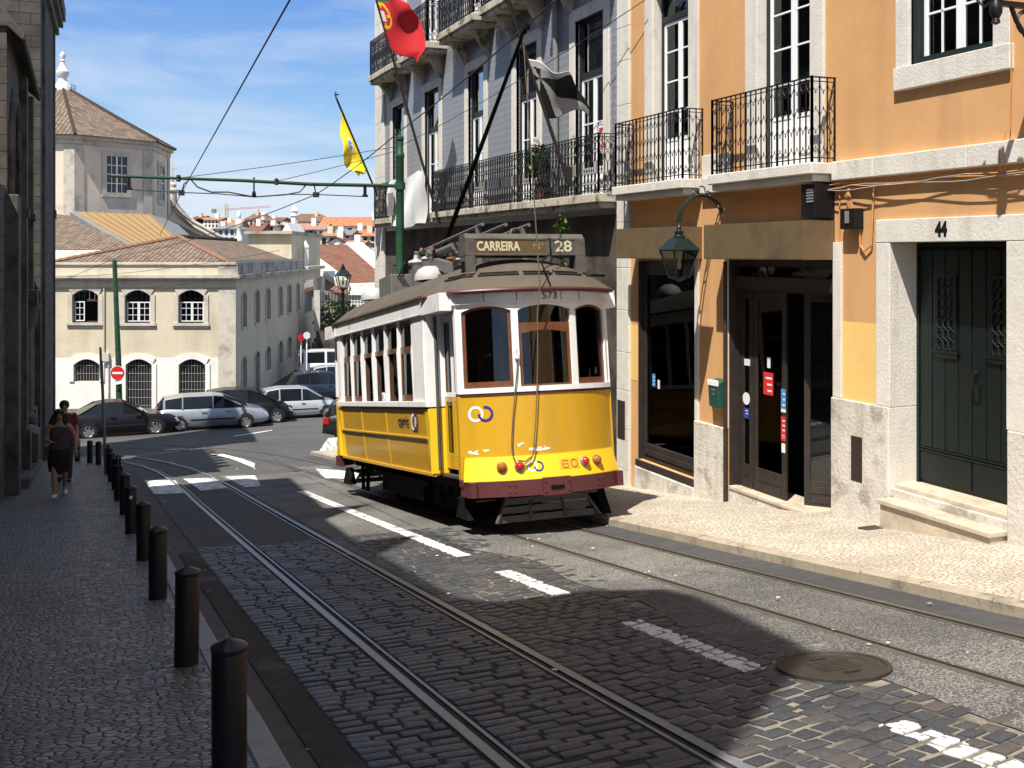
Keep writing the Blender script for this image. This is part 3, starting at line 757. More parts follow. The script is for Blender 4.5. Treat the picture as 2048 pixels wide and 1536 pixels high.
# shop window and shop door
SG = M['wood_dark']
mb = MB(); frame_yz(mb, XF+.06, XF+.16, 13.632, 15.338, -3.29, -.105, .11, wb=.26, wt=.22); mb.box(XF-.03, XF+.20, 13.56, 15.40, -3.40, -3.305)
mb.box(XF+.04, XF+.06, 13.75, 15.22, -3.20, -3.12); sw = mb.build('shop_window', SG, ob, bevel=.006)
mb = MB(); mb.box(XF+.10, XF+.106, 13.73, 15.24, -3.04, -.31); mb.build('pane', M['shopglass'], sw)
M['st_blue'] = mat('sticker blue', (.06,.25,.55), .5); M['st_red'] = mat('sticker red', (.55,.03,.03), .5); M['st_white'] = mat('sticker white', (.7,.7,.68), .5); M['st_navy'] = mat('sticker navy', (.03,.06,.30), .5)
def sticker(parent, x, y, z, w, h, m):
    mb = MB(); mb.box(x, x+.001, y-w/2, y+w/2, z-h/2, z+h/2)
    if m is not M['st_white']:
        for k in range(2 if h < .2 else 3):
            zc = z+h*(.25-.28*k); mb.box(x-.0008, x-.0002, y-w*.36, y+w*random.uniform(.05,.36), zc-h*.04, zc+h*.04, 1)
    return mb.build('sticker', [m, M['st_white']], parent)
sticker(sw, XF+.098, 15.02, -2.0, .10, .20, M['st_blue']); sticker(sw, XF+.098, 14.86, -2.05, .07, .14, M['st_white'])
mb = MB(); mb.box(XF+.35, XF+.85, 13.8, 15.2, -3.32, -3.0); mb.prism([(XF+.5,15.0,-2.98),(XF+.5,14.55,-2.98),(XF+.62,14.9,-1.7)], (.02,0,0)); mb.build('display', M['curtain'], sw)
mb = MB(); xs = XF+.15
frame_yz(mb, XF+.10, XF+.22, 10.502, 12.718, -3.23, -.025, .06, wb=.0, wt=.14); mb.box(XF+.101, XF+.219, 10.56, 12.66, -.50, -.40); mb.box(XF+.03, XF+.06, 10.52, 12.70, -.46, -.30)
mb.tube([(XF-.06, 12.735, G(12.7)+.1), (XF-.06, 12.735, -.1)], .028, 8)
sd = mb.build('shop_door', SG, ob)
mb = MB(); mb.box(XF-.03, XF+.5, 10.51, 12.70, -3.242, -3.20); mb.build('threshold', M['marble'], sd, bevel=.006)
mb = MB(); mb.box(XF+.14, XF+.144, 10.56, 12.66, -.39, -.17); mb.build('pane', M['shopglass'], sd)
def shop_leaf(A, B, z0=-3.22, z1=-.505):
    A = Vector((*A,0)); B = Vector((*B,0)); d = (B-A).normalized(); n = Vector((d.y,-d.x,0))*.02; L = (B-A).length
    def bx(mb, a, b, za, zb, t=1.0):
        p, q = A+d*a, A+d*b; m = n*t
        mb.hexa([p-m+Vector((0,0,za)), q-m+Vector((0,0,za)), q+m+Vector((0,0,za)), p+m+Vector((0,0,za)), p-m+Vector((0,0,zb)), q-m+Vector((0,0,zb)), q+m+Vector((0,0,zb)), p+m+Vector((0,0,zb))])
    mb = MB(); bx(mb, 0, .08, z0, z1); bx(mb, L-.08, L, z0, z1); bx(mb, .08, L-.08, z1-.1, z1, .95); bx(mb, .08, L-.08, z0, z0+.34, .95); bx(mb, .10, L-.10, z0+.06, z0+.14, 1.4); bx(mb, .10, L-.10, z0+.18, z0+.27, 1.4)
    lf = mb.build('door_leaf', SG, sd, bevel=.004)
    mb = MB(); bx(mb, .075, L-.075, z0+.33, z1-.095, .12); mb.build('pane', M['shopglass'], sd)
    return lf
shop_leaf((xs, 12.64), (xs, 12.36)); shop_leaf((xs, 12.33), (xs, 11.62)); shop_leaf((xs+.05, 10.62), (xs+.36, 11.02)); shop_leaf((xs+.36, 11.03), (xs+.08, 11.36))
for y, z, w_, h_, k in ((11.99,-1.72,.22,.30,'st_red'),(11.66,-1.88,.10,.26,'st_blue'),(11.66,-2.03,.10,.05,'st_white'),(11.66,-2.22,.10,.22,'st_red'),(11.66,-2.38,.10,.10,'st_red'),(11.66,-2.52,.08,.12,'st_white'),(12.50,-2.18,.12,.14,'st_navy'),(12.48,-1.48,.14,.09,'st_white'),(11.98,-1.44,.07,.14,'st_white')):
    sticker(sd, xs-.024, y, z, w_, h_, M[k])
mb = MB(); mb.lathe((xs-.023, 12.50, -1.98), [(.085,0),(.085,.002)], 20, (-1,0,0)); mb.build('sticker', M['st_white'], sd)
mb = MB(); mb.box(XF+2.2, XF+2.6, 10.8, 12.5, -3.3, -2.2); mb.box(XF+2.7, XF+2.75, 10.9, 12.4, -1.9, -.6); mb.build('shop_counter', M['curtain'], ob)
# brown metal sign boxes (left blank, as in the picture)
for y0, y1 in ((10.47, 12.66), (13.43, 15.26)):
    mb = MB(); mb.box(7.90, XF-.002, y0, y1, -.065, .40); mb.box(7.898, 7.9005, y0+.01, y1-.01, -.055, .39); mb.build('sign_box', M['brownsign'], ob, bevel=.006)
# ================================================================== blue tiled building
bb = thing('apartment_building', 'blue tiled building with iron balconies, crests in windows and flags', 'building', (XF, 24, G(24)))
WB = [(16.56,17.72), (19.47,20.58), (22.48,23.55), (25.72,26.94), (28.84,30.06)]
holes = [(a, b, 1.0, 4.22, .18) for a, b in WB]+[(a, b, 5.22, 8.3, .18) for a, b in WB]
mb = wall_holes(XF, 16.02, 30.95, .68, 9.4, holes); shell(mb, XF, 16.02, 31.9, .68, 9.4, XF+8); mb.build('wall', M['tile_blue'], bb)
mb = wall_holes(XF+.012, 16.02, 31.0, -7.2, .68, [(16.55, 18.5, -5, -.35, .5), (20.2, 22.4, -5.5, -.2, .5), (24, 26, -6, -.5, .5), (28.2, 30.1, -6.5, -.3, .5)])
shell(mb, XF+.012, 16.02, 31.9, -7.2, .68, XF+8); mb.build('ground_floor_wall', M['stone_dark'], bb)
mb = MB()
for a, b, zt in ((16.55,18.5,-.35),(20.2,22.4,-.2),(24,26,-.5),(28.2,30.1,-.3)):
    yc, r = (a+b)/2, (b-a)/2
    for s in (-1, 1):
        pts = [(XF+.03, yc+s*r, zt)]+[(XF+.03, yc+s*r*math.cos(R(t)), zt-r+r*math.sin(R(t))) for t in range(0, 91, 10)]
        mb.prism(pts, (.4,0,0))
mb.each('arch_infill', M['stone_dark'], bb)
mb = MB(); mb.box(XF+1.4, XF+1.45, 16.1, 31.8, -7, 9.2); mb.box(XF+.25, XF+7.9, 16.1, 31.8, .72, .8); mb.box(XF+.25, XF+7.9, 16.1, 31.8, 4.6, 4.7); mb.build('interior', M['dark'], bb)
for a, b in WB:
    for z0_, z1_ in ((1.0, 4.22), (5.22, 8.3)): mb = MB(); stone_surround(mb, XF, a, b, z0_, z1_, .22, .03, sill=False); mb.build('window_surround', M['stone'], bb, bevel=.006)
mb = MB(); z = -7.0
while z < 9.4:
    e = z+random.uniform(.5, .9); mb.box(XF-.05, XF+.5, 30.92, 31.94, z+.002, e-.002); z = e
mb.build('corner_pilaster', M['stone'], bb, bevel=.008)
M['frame_black'] = mat('black window frame', (.018,.018,.02), .4)
for i, (a, b) in enumerate(WB):
    french_window(bb, XF+.08, a+.002, b-.002, 1.02, 4.215, 3.22, 2, .45, M['frame_black'], M['white_frame'], crest=2.05 if i in (0, 1, 3) else None, curtain=i % 2 == 0, gl='sky_glass')
    french_window(bb, XF+.08, a+.002, b-.002, 5.24, 8.29, 7.3, 2, .45, M['frame_black'], M['white_frame'], curtain=False, gl='sky_glass')
# the long balcony in three lengths and the single ones above
balcony(bb, 7.96, XF, 16.05, 18.95, 1.02, .24, 2.02, 'loops', M['stone_moss'], .135)
balcony(bb, 7.96, XF, 18.98, 25.3, 1.02, .22, 2.02, 'loops', M['stone_moss'], .135)
balcony(bb, 7.96, XF, 28.0, 30.9, 1.02, .24, 2.02, 'loops', M['stone_moss'], .15)
mb = MB(); mb.box(8.05, XF+.02, 25.32, 27.98, .80, 1.0); mb.build('ledge', M['stone_moss'], bb, bevel=.01)
for yc, wd_ in ((17.14, 2.5), (20.02, 2.7), (23.0, 2.5), (26.33, 2.5), (29.45, 2.6)):
    sl = balcony(bb, 7.80, XF, yc-wd_/2, yc+wd_/2, 5.2, .26, 6.2, 'loops', M['stone_moss'], .135)
    mb = MB()
    for s in (-.75, .75): mb.prism([(XF, yc+s-.09, 4.93), (7.95, yc+s-.09, 4.93), (8.12, yc+s-.09, 4.72), (XF, yc+s-.09, 4.35)], (0,.18,0))
    mb.each('corbel', M['stone_moss'], sl)
mb = MB(); mb.tube([(XF-.07, 18.45, 1.1), (XF-.07, 18.45, 9.3)], .055, 10); mb.lathe((XF-.07,18.45,3.1), [(.07,-.05),(.07,.05)], 10); mb.build('downpipe', M['kerb_grey'], bb, True)
# pots and weeds on the balconies
M['leaf'] = mat('fresh leaves', (.075,.13,.025), .6, var=.4, vs=8); M['leaf_dark'] = mat('dark leaves', (.028,.055,.016), .65, var=.4, vs=4)
def leaf_blob(mb, c, r, n, size, droop=0.0, mi=0):
    for i in range(n):
        d = Vector((random.gauss(0,1), random.gauss(0,1), random.gauss(0,1))).normalized()*random.random()**.4
        p = Vector(c)+Vector((d.x*r[0], d.y*r[1], d.z*r[2]-droop*random.random()))
        a = Vector((random.gauss(0,1), random.gauss(0,1), random.gauss(0,.6))).normalized(); b = a.cross(Vector((random.random(), random.random(), 1))).normalized()
        s = size*random.uniform(.6, 1.4)
        mb.add([p-a*s, p+b*s*.45, p+a*s, p-b*s*.45], [[0,1,2,3]], mi)
t = thing('potted_plant', 'small green plant at the end of the long balcony railing', 'plant', (8.12, 18.85, 1.03))
mb = MB(); mb.lathe((8.12,18.85,1.03), [(.08,0),(.11,.2),(.12,.2),(.12,.22),(.1,.22),(.09,.18)], 12); mb.build('pot', mat('clay pot', (.35,.14,.07), .8), t, True)
mb = MB(); leaf_blob(mb, (8.08,18.85,1.75), (.18,.22,.45), 220, .05)
for i in range(6): mb.tube([(8.12,18.85,1.2), (8.1+random.uniform(-.1,.1),18.85+random.uniform(-.15,.15),1.9)], .006, 4)
mb.build('foliage', M['leaf'], t)
mb = MB(); leaf_blob(mb, (8.0,17.6,.45), (.12,.25,.32), 240, .05, .25); leaf_blob(mb, (8.02,17.55,-.1), (.06,.10,.30), 70, .045, .2)
tag(mb.build('weed', M['leaf']), 'green weed growing out under the balcony slab above the tram', 'plant')
# ------------------------------------------------------------------ things fixed to or standing by the facades
M['lamp_glass'] = glassmat('lantern glass', (.72,.74,.70), .10); M['lamp_green'] = mat('dark green lamp iron', (.012,.022,.020), .35, .3, var=.3, vs=12)
def lantern(c, parent, s=1.0):
    """hanging or standing lantern: body around c (eave height)"""
    x, y, z = c
    def sq(r, h): return [(x+a*r*s, y+b*r*s, z+h*s) for a, b in ((-1,-1),(1,-1),(1,1),(-1,1))]
    mb = MB(); a, b = sq(.20, 0), sq(.105, -.40)
    for i in range(4): mb.bar(a[i], b[i], .022*s); mb.bar(a[i], a[(i+1) % 4], .03*s); mb.bar(b[i], b[(i+1) % 4], .024*s)
    mb.lathe((x,y,z-.42*s), [(0,-.05*s),(.03*s,-.03*s),(.10*s,0),(.10*s,.02*s)], 8); mb.build('lamp_frame', M['lamp_green'], parent)
    mb = MB(); o = len(mb.v); mb.v += [Vector(p) for p in a+b]
    for i in range(4): mb.f.append([i, (i+1) % 4, 4+(i+1) % 4, 4+i]); mb.m.append(0)
    mb.build('lamp_pane', M['lamp_glass'], parent)
    mb = MB(); mb.hexa(sq(.225, .0)+sq(.095, .17)); mb.lathe((x,y,z+.17*s), [(.09*s,0),(.09*s,.03*s),(.06*s,.05*s),(.07*s,.10*s),(.03*s,.13*s),(.035*s,.16*s),(.012*s,.19*s),(0,.22*s)], 10); mb.build('lamp_roof', M['lamp_green'], parent)
    mb = MB(); mb.lathe((x,y,z-.24*s), [(0,-.05*s),(.03*s,-.03*s),(.035*s,.03*s),(.018*s,.08*s),(.018*s,.2*s)], 10); mb.build('bulb', M['crest_white'], parent, True)
lp = fx(1358, 500, 7.66)
t = thing('wall_lantern', 'dark green street lantern hung from a curved bracket between brown signs', 'lantern', (XF, lp.y, lp.z+.3))
mb = MB(); ztop = lp.z+.38
for dy in (-.035, .035):
    pts = [(lp.x, lp.y+dy, ztop)]+[(lp.x+.36-.36*math.cos(R(a)), lp.y+dy, ztop+.02+.36*math.sin(R(a))) for a in range(0, 181, 12)]
    pts += [(lp.x+.72, lp.y+dy, ztop-.15)]
    mb.tube([p for p in pts], .015, 6)
for a in (30, 60, 90, 120, 150):
    mb.bar((lp.x+.36-.36*math.cos(R(a)), lp.y-.035, ztop+.02+.36*math.sin(R(a))), (lp.x+.36-.36*math.cos(R(a)), lp.y+.035, ztop+.02+.36*math.sin(R(a))), .012)
oval(mb, (lp.x+.36, lp.y, ztop+.45), (1,0,0), .06, .06, .010, 12); oval(mb, (lp.x+.26, lp.y, ztop+.40), (1,0,0), .04, .04, .009, 10); oval(mb, (lp.x+.46, lp.y, ztop+.40), (1,0,0), .04, .04, .009, 10)
mb.box(lp.x+.70, XF+.01, lp.y-.05, lp.y+.05, ztop-.22, ztop-.0); mb.build('bracket', M['lamp_green'], t, True)
lantern((lp.x, lp.y, lp.z), t, .95)
p = fx(1432, 785, 8.24)
t = thing('mailbox', 'small dark green wall mailbox with a white slot beside shop door', 'mailbox', (XF, p.y, p.z-.2))
mb = MB(); mb.prism([(XF,p.y-.12,p.z-.20),(8.21,p.y-.12,p.z-.20),(8.19,p.y-.12,p.z+.13),(XF,p.y-.12,p.z+.19)], (0,.25,0)); mb.build('case', mat('mailbox green', (.018,.075,.055), .4), t, bevel=.006)
mb = MB(); mb.hexa([(8.185,p.y-.125,p.z+.10),(8.20,p.y-.125,p.z+.10),(8.20,p.y+.135,p.z+.10),(8.185,p.y+.135,p.z+.10),(8.183,p.y-.125,p.z+.17),(8.2,p.y-.125,p.z+.175),(8.2,p.y+.135,p.z+.175),(8.183,p.y+.135,p.z+.17)]); mb.build('slot_plate', M['white_frame'], t)
mb = MB(); mb.lathe((8.198,p.y+.0,p.z-.02), [(.012,0),(.012,.008)], 10, (-1,0,0)); mb.box(8.192,8.202,p.y-.05,p.y+.05,p.z+.03,p.z+.05); mb.build('lock', M['rail_head'], t)
t = thing('junction_box', 'black cable junction box hanging on orange wall left of green door', 'junction box', (XF, 10.09, .29))
mb = MB(); mb.box(8.22, XF, 9.96, 10.22, .29, .53); mb.build('case', M['iron'], t, bevel=.012)
mb = MB(); mb.box(8.205, 8.2195, 10.06, 10.12, .36, .50); mb.build('clasp', M['kerb_grey'], t)
t = thing('ventilation_box', 'dark ventilation box tucked under the balcony beside brown sign', 'ventilation box', (XF, 10.68, .42))
mb = MB(); mb.box(8.06, XF, 10.47, 10.74, .43, .84); mb.build('case', M['iron'], t, bevel=.01)
mb = MB()
for i in range(5): mb.box(8.048, 8.062, 10.50, 10.62, .62+i*.035, .64+i*.035)
mb.build('louvre', M['kerb_grey'], t)
M['cable_o'] = mat('ochre painted cable', (.50,.24,.09), .7); M['cable_g'] = mat('grey cable', (.25,.24,.23), .6)
mb = MB()
random.seed(5)
for k in range(4):
    pts = []; y = 10.5
    ph = random.uniform(0, 6)
    while y > 2:
        pts.append((XF-.045-.012*k-.03*math.sin(y*1.3+ph)**2, y, .83-.018*k-.035*abs(math.sin(y*2.0+ph*.4))**1.5+random.uniform(-.008,.008))); y -= .22
    mb.tube(pts, .0075, 5, mi=k % 2)
for k in range(4): mb.tube([(XF-.04, 10.2-.03*k, .80), (XF-.07, 10.12+.03*k, .68), (XF-.05, 10.08+.02*k, .52)], .008, 5)
mb.tube([(XF-.03, 10.0, .32), (XF-.03, 9.99, .10), (XF-.04, 9.9, .04), (XF-.03, 9.8, .10), (XF-.03, 9.76, .8)], .012, 6)
mb.tube([(XF-.02, 10.36, .8), (XF-.02, 10.37, -.1)], .008, 5)
mb.tube([(XF-.03, 7.84, 1.2), (XF-.035, 7.82, 1.75), (XF-.03, 7.83, 2.5)], .007, 5); mb.tube([(XF-.11, 7.88, .80), (XF-.11, 7.9, 1.0), (XF-.05, 7.86, 1.2), (XF-.11, 7.84, 1.0), (XF-.11, 7.82, .8)], .006, 5)
mb.tube([(XF-.02, 12.95, .70), (XF-.07, 12.9, .66), (XF-.06, 12.3, .70), (XF-.05, 11.2, .73)], .010, 5)
tag(mb.build('cable_bundle', [M['cable_o'], M['cable_g']], smooth=True), 'tangled ochre and grey cables strung below the stone band of orange house', 'cables')
# ornate iron lamp bracket, upper right corner
p = fx(1992, 10, 7.6)
t = thing('lamp_bracket', 'ornate black iron lamp bracket poking in at the upper right corner', 'lamp bracket', (XF, p.y, p.z))
mb = MB(); y0 = p.y
mb.lathe((7.6, y0, p.z-.12), [(0,-.06),(.04,-.04),(.03,0),(.055,.05),(.055,.11),(.03,.16),(.05,.2),(.03,.26),(.03,.36)], 10)
mb.bar((7.6, y0, p.z+.02), (XF, y0, p.z+.02), .05, .05)
for (cx, cz, r) in ((7.95, -.13, .10), (8.02, -.11, .06), (8.16, -.09, .07)): oval(mb, (cx, y0, p.z+cz), (1,0,0), r, r, .02, 14)
mb.tube([(7.78, y0, p.z-.0), (7.84, y0, p.z-.12), (7.95, y0, p.z-.25), (8.1, y0, p.z-.2), (8.3, y0, p.z-.35)], .022, 6)
for s in (-1, 1): mb.tube([(7.6, y0, p.z+.06), (7.6+.02, y0+s*.16, p.z+.02), (7.6+.02, y0+s*.24, p.z+.10), (7.6, y0+s*.2, p.z+.16)], .012, 6)
mb.build('bracket_arm', M['iron'], t, True)
# ================================================================== the tram (local frame: x right, y away, z up)
YT = 15.88
TR = thing('tram', 'yellow and white vintage tram with brown roof, route 28 board, climbing the street', 'tram', (5.41, YT, G(YT)+.012), (math.atan(gslope(YT)), 0, 0))
M['t_yellow'] = mat('tram yellow', (.53,.295,.014), .30, var=.05, vs=2.2, spec=.5, coat=.25, dirt=(.36,.21,.016), ds=1.8, dt=(.6,.85), streak=((.33,.20,.03), 5, .55))
M['t_yellow'].node_tree.nodes['Principled BSDF'].inputs['Coat Roughness'].default_value = .12
M['t_yellow_lit'] = mat('sunlit tram yellow', (.76,.50,.02), .32, var=.04, spec=.5, coat=.2)  # yellow brightened for faces turned to the sun: lower band, posts, recess
M['t_white'] = mat('tram white', (.74,.74,.73), .35, var=.05, vs=3, dirt=(.48,.46,.42), ds=2.6, dt=(.58,.8), streak=((.46,.44,.40), 6, .5))
M['t_maroon'] = mat('maroon fender', (.085,.022,.024), .42, var=.2, vs=8)
M['t_roof'] = mat('brown roof canvas', (.082,.066,.048), .8, var=.15, vs=4, bump=.15, bs=40, dirt=(.12,.11,.095), ds=1.4, dt=(.5,.75))
M['t_grey'] = mat('grey roof equipment', (.12,.12,.117), .6, var=.2, vs=6, dirt=(.10,.08,.06), ds=6)
M['t_pale'] = mat('pale grey ventilator', (.40,.39,.37), .45, var=.1)
M['t_wood'] = mat('varnished brown wood', (.125,.046,.017), .4, var=.3, vs=9, coat=.2)
M['t_black'] = mat('black underframe', (.006,.0055,.005), .85, var=.4, vs=8, spec=.1)
M['t_steel'] = mat('dirty steel', (.085,.08,.075), .55, .4, var=.25, vs=7)
M['t_rust'] = mat('rusty copper fitting', (.20,.10,.055), .6, .3, var=.3, vs=20)
M['t_glass'] = glassmat('tram glass', (.42,.43,.41), .055)
M['t_inside'] = mat('tram interior wood', (.065,.035,.018), .6, var=.3)
M['navy'] = mat('navy paint', (.035,.03,.19), .4); M['ring_white'] = mat('ring white', (.78,.76,.70), .4); M['black_letter'] = mat('black lettering', (.02,.02,.02), .6)
S2 = 2.66; RC = 1.62; YC = 2.23; TH = R(39.5)
def arc(th, z, d=0.0, e=-1, xs=1.0):
    return Vector(((RC+d)*math.sin(th)*xs, e*(YC+(RC+d)*math.cos(th)), z))
def band(mb, t0, t1, z0, z1, d0, d1, e=-1, n=24, mi=0, th=.03, zf=None):
    """curved panel between angles, closed with a back"""
    zf = zf or (lambda t: (z0, z1))
    def f(dd):
        return lambda a, b: (lambda t, zz: arc(t, zz[0]+(zz[1]-zz[0])*b, d0+(d1-d0)*b-dd, e))(t0+(t1-t0)*a, zf(t0+(t1-t0)*a))
    o = len(mb.v); mb.grid(f(0), n, 1, mi); p = len(mb.v); mb.grid(f(th), n, 1, mi)
    for i in range(n):
        mb.f.append([o+i, o+i+1, p+i+1, p+i]); mb.m.append(mi)
        mb.f.append([o+n+1+i, p+n+1+i, p+n+2+i, o+n+2+i]); mb.m.append(mi)
    for i in (0, n): mb.f.append([o+i, p+i, p+n+1+i, o+n+1+i]); mb.m.append(mi)
# --- saloon body
for s in (-1, 1):
    mb = MB(); prof = [(1.115,.72),(1.145,.95),(1.165,1.19),(1.188,1.57),(1.10,1.57),(1.04,.72)]
    mb.prism([(s*a,-S2,b) for a, b in prof], (0,2*S2,0)); sp_ = mb.build('side_panel', M['t_yellow'], TR, local=True, bevel=.006)
    mb = MB()
    mb.prism([(s*1.160,-S2+.14,1.175),(s*1.192,-S2+.14,1.180),(s*1.192,-S2+.14,1.205),(s*1.163,-S2+.14,1.212)], (0,2*S2-.28,0))
    mb.prism([(s*1.108,-S2,.70),(s*1.150,-S2,.70),(s*1.150,-S2,.74),(s*1.118,-S2,.745)], (0,2*S2,0))
    for m in (-.48, 1.02, 2.42):
        for i in range(3): mb.hexa([(s*a,m-.012+q,b) for a, b, q in ((prof[i][0]-.02,prof[i][1],0),(prof[i][0]+.010,prof[i][1],0),(prof[i][0]+.010,prof[i][1],.024),(prof[i][0]-.02,prof[i][1],.024),(prof[i+1][0]-.02,prof[i+1][1],0),(prof[i+1][0]+.010,prof[i+1][1],0),(prof[i+1][0]+.010,prof[i+1][1],.024),(prof[i+1][0]-.02,prof[i+1][1],.024))])
    mb.build('moulding', M['t_yellow'], sp_, local=True, bevel=.003)
    mb = MB()
    for e in (-1, 1): mb.prism([(s*a, e*S2-(.0 if e > 0 else .002)-(.17 if e > 0 else 0), b) for a, b in ((1.13,.715),(1.175,1.19),(1.203,1.572),(1.08,1.572),(1.06,.715))], (0,.172,0))
    mb.each('corner_post', M['t_yellow_lit'], sp_, local=True, bevel=.006)
    # white window belt
    mb = MB(); mb.box(min(s*1.09,s*1.232), max(s*1.09,s*1.232), -S2, S2, 1.60, 1.675); mb.build('window_sill', M['t_white'], TR, local=True, bevel=.006)
    mb = MB(); mb.box(min(s*1.10,s*1.195), max(s*1.10,s*1.195), -S2+.17, S2-.17, 1.572, 1.598); mb.build('sill_shadow_strip', M['t_maroon'], sp_, local=True)  # dark strip painting in the shade under the sill
    mb = MB(); mb.box(min(s*1.12,s*1.225), max(s*1.12,s*1.225), -S2-.02, S2+.02, 2.83, 3.03); mb.box(min(s*1.11,s*1.235), max(s*1.11,s*1.235), -S2-.02, S2+.02, 2.815, 2.829)
    lb = mb.build('letterboard', M['t_white'], TR, local=True, bevel=.004)
    mb = MB(); mb.box(min(s*1.14,s*1.252), max(s*1.14,s*1.252), -S2-.02, S2+.02, 3.032, 3.058); mb.build('gutter', M['t_maroon'], TR, local=True)
    PX = [-1.97+.7225*k for k in range(7)]
    mb = MB()
    for m in PX: mb.prism([(s*1.13,m-.032,1.676),(s*1.192,m-.032,1.676),(s*1.206,m-.032,2.35),(s*1.192,m-.032,2.47),(s*1.192,m-.032,2.828),(s*1.13,m-.032,2.828)], (0,.046,0))
    mb.box(min(s*1.10,s*1.196), max(s*1.10,s*1.196), -S2, -2.03, 1.676, 2.828); mb.box(min(s*1.10,s*1.196), max(s*1.10,s*1.196), 2.43, S2, 1.676, 2.828)
    mb.prism([(s*1.10,-S2+.06,1.676),(s*1.215,-S2+.06,1.676),(s*1.222,-S2+.06,2.40),(s*1.205,-S2+.06,2.80),(s*1.10,-S2+.06,2.80)], (0,.07,0))
    mb.each('window_post', M['t_white'], TR, local=True, bevel=.004)
    mb = MB()
    for m in PX: mb.box(*sorted((s*1.07, s*1.129)), m-.042, m+.024, 1.63, 2.86)
    mb.box(*sorted((s*1.06, s*1.099)), -S2, -2.01, 1.63, 2.86); mb.box(*sorted((s*1.06, s*1.099)), 2.41, S2, 1.63, 2.86)
    mb.each('post_lining', M['t_inside'], TR, local=True)
    for k in range(6):
        a, b = PX[k]+.016, PX[k+1]-.034; x0 = s*1.125
        xa, xb = min(x0, s*1.155), max(x0, s*1.155)
        opened = k in (1, 2, 3) if s < 0 else k in (2, 4)
        mb = MB(); mb.box(xa, xb, a, b, 2.37, 2.44)
        n = 10
        for i in range(n):
            q0, q1 = i/n, (i+1)/n
            h = lambda q: 2.76-.05*(2*q-1)**2
            mb.hexa([(xa,a+(b-a)*q0,h(q0)),(xb,a+(b-a)*q0,h(q0)),(xb,a+(b-a)*q1,h(q1)),(xa,a+(b-a)*q1,h(q1)),(xa,a+(b-a)*q0,2.827),(xb,a+(b-a)*q0,2.827),(xb,a+(b-a)*q1,2.827),(xa,a+(b-a)*q1,2.827)])
        if not opened: frame_yz(mb, xa, xb, a, b, 1.677, 2.368, .035, wb=.09, wt=.03)
        wf = mb.build('side_window', M['t_wood'], TR, local=True)
        mb = MB(); mb.box(s*1.138-.002, s*1.138+.002, a, b, 2.43, 2.80)
        if not opened: mb.box(s*1.136-.002, s*1.136+.002, a+.03, b-.03, 1.76, 2.345)
        mb.build('pane', M['t_glass'], wf, local=True)
    # lettering and rings on the side
    if s < 0:
        Mx = frame((s*1.183, -1.38, 1.40), (0,-1,0), (-.14*s*-1,0,1))
        text('carris', 'lettering', M['black_letter'], frame((s*1.186,-1.41,1.40), (0,-1,0), (.06,0,1)), .20, None, .003, width=.52).parent = TR
        for m, col in ((-1.91,'ring_white'),(-2.01,'navy')):
            mb = MB(); c = Vector((s*1.187-(.001 if col == 'navy' else 0), m, 1.40)); n = 40
            for i in range(n):
                t0, t1 = 2*math.pi*i/n, 2*math.pi*(i+1)/n
                mb.add([c+Vector((0,math.cos(t)*r,math.sin(t)*r)) for t, r in ((t0,.075),(t0,.115),(t1,.115),(t1,.075))], [[0,1,2,3]])
            mb.build('ring_emblem', M[col], sp_, local=True)
        text('573', 'lettering', M['kerb_grey'], frame((s*1.2265,1.55,2.93), (0,-1,0), (0,0,1)), .13, None, .001).parent = TR
# inner lining, floor, ceiling, seats, bulkheads
mb = MB(); mb.box(-.90, .90, -S2-.6, S2+.6, .80, .86); mb.box(-1.13, 1.13, -S2, S2, 2.86, 2.90)
for s in (-1, 1): mb.box(min(s*1.03,s*1.07), max(s*1.03,s*1.07), -S2, S2, .86, 1.62)
mb.build('floor_and_lining', M['t_inside'], TR, local=True)
for e in (-1, 1):
    mb = MB(); y0, y1 = sorted((e*(S2-.06), e*(S2-.02)))
    for a, b in ((-1.10,-.36),(.36,1.10)):
        mb.box(a, b, y0, y1, .86, 1.65); mb.box(a, b, y0, y1, 2.55, 2.86); mb.box(a, a+.09, y0, y1, 1.65, 2.55); mb.box(b-.09, b, y0, y1, 1.65, 2.55)
    mb.box(-.359, .359, y0, y1, 2.62, 2.86); mb.build('bulkhead', M['t_wood'], TR, local=True)
for s in (-1, 1):
    for k in range(5):
        m = -1.9+.9*k; a, b = sorted((s*.35, s*1.02)); mb = MB(); mb.box(a, b, m-.2, m+.2, 1.20, 1.27); mb.box(a, b, m+.2, m+.25, 1.22, 1.80); mb.box(a+.05, a+.1, m-.05, m+.05, .86, 1.2); mb.box(b-.1, b-.05, m-.05, m+.05, .86, 1.2)
        mb.build('seat', M['t_inside'], TR, local=True, bevel=.02)
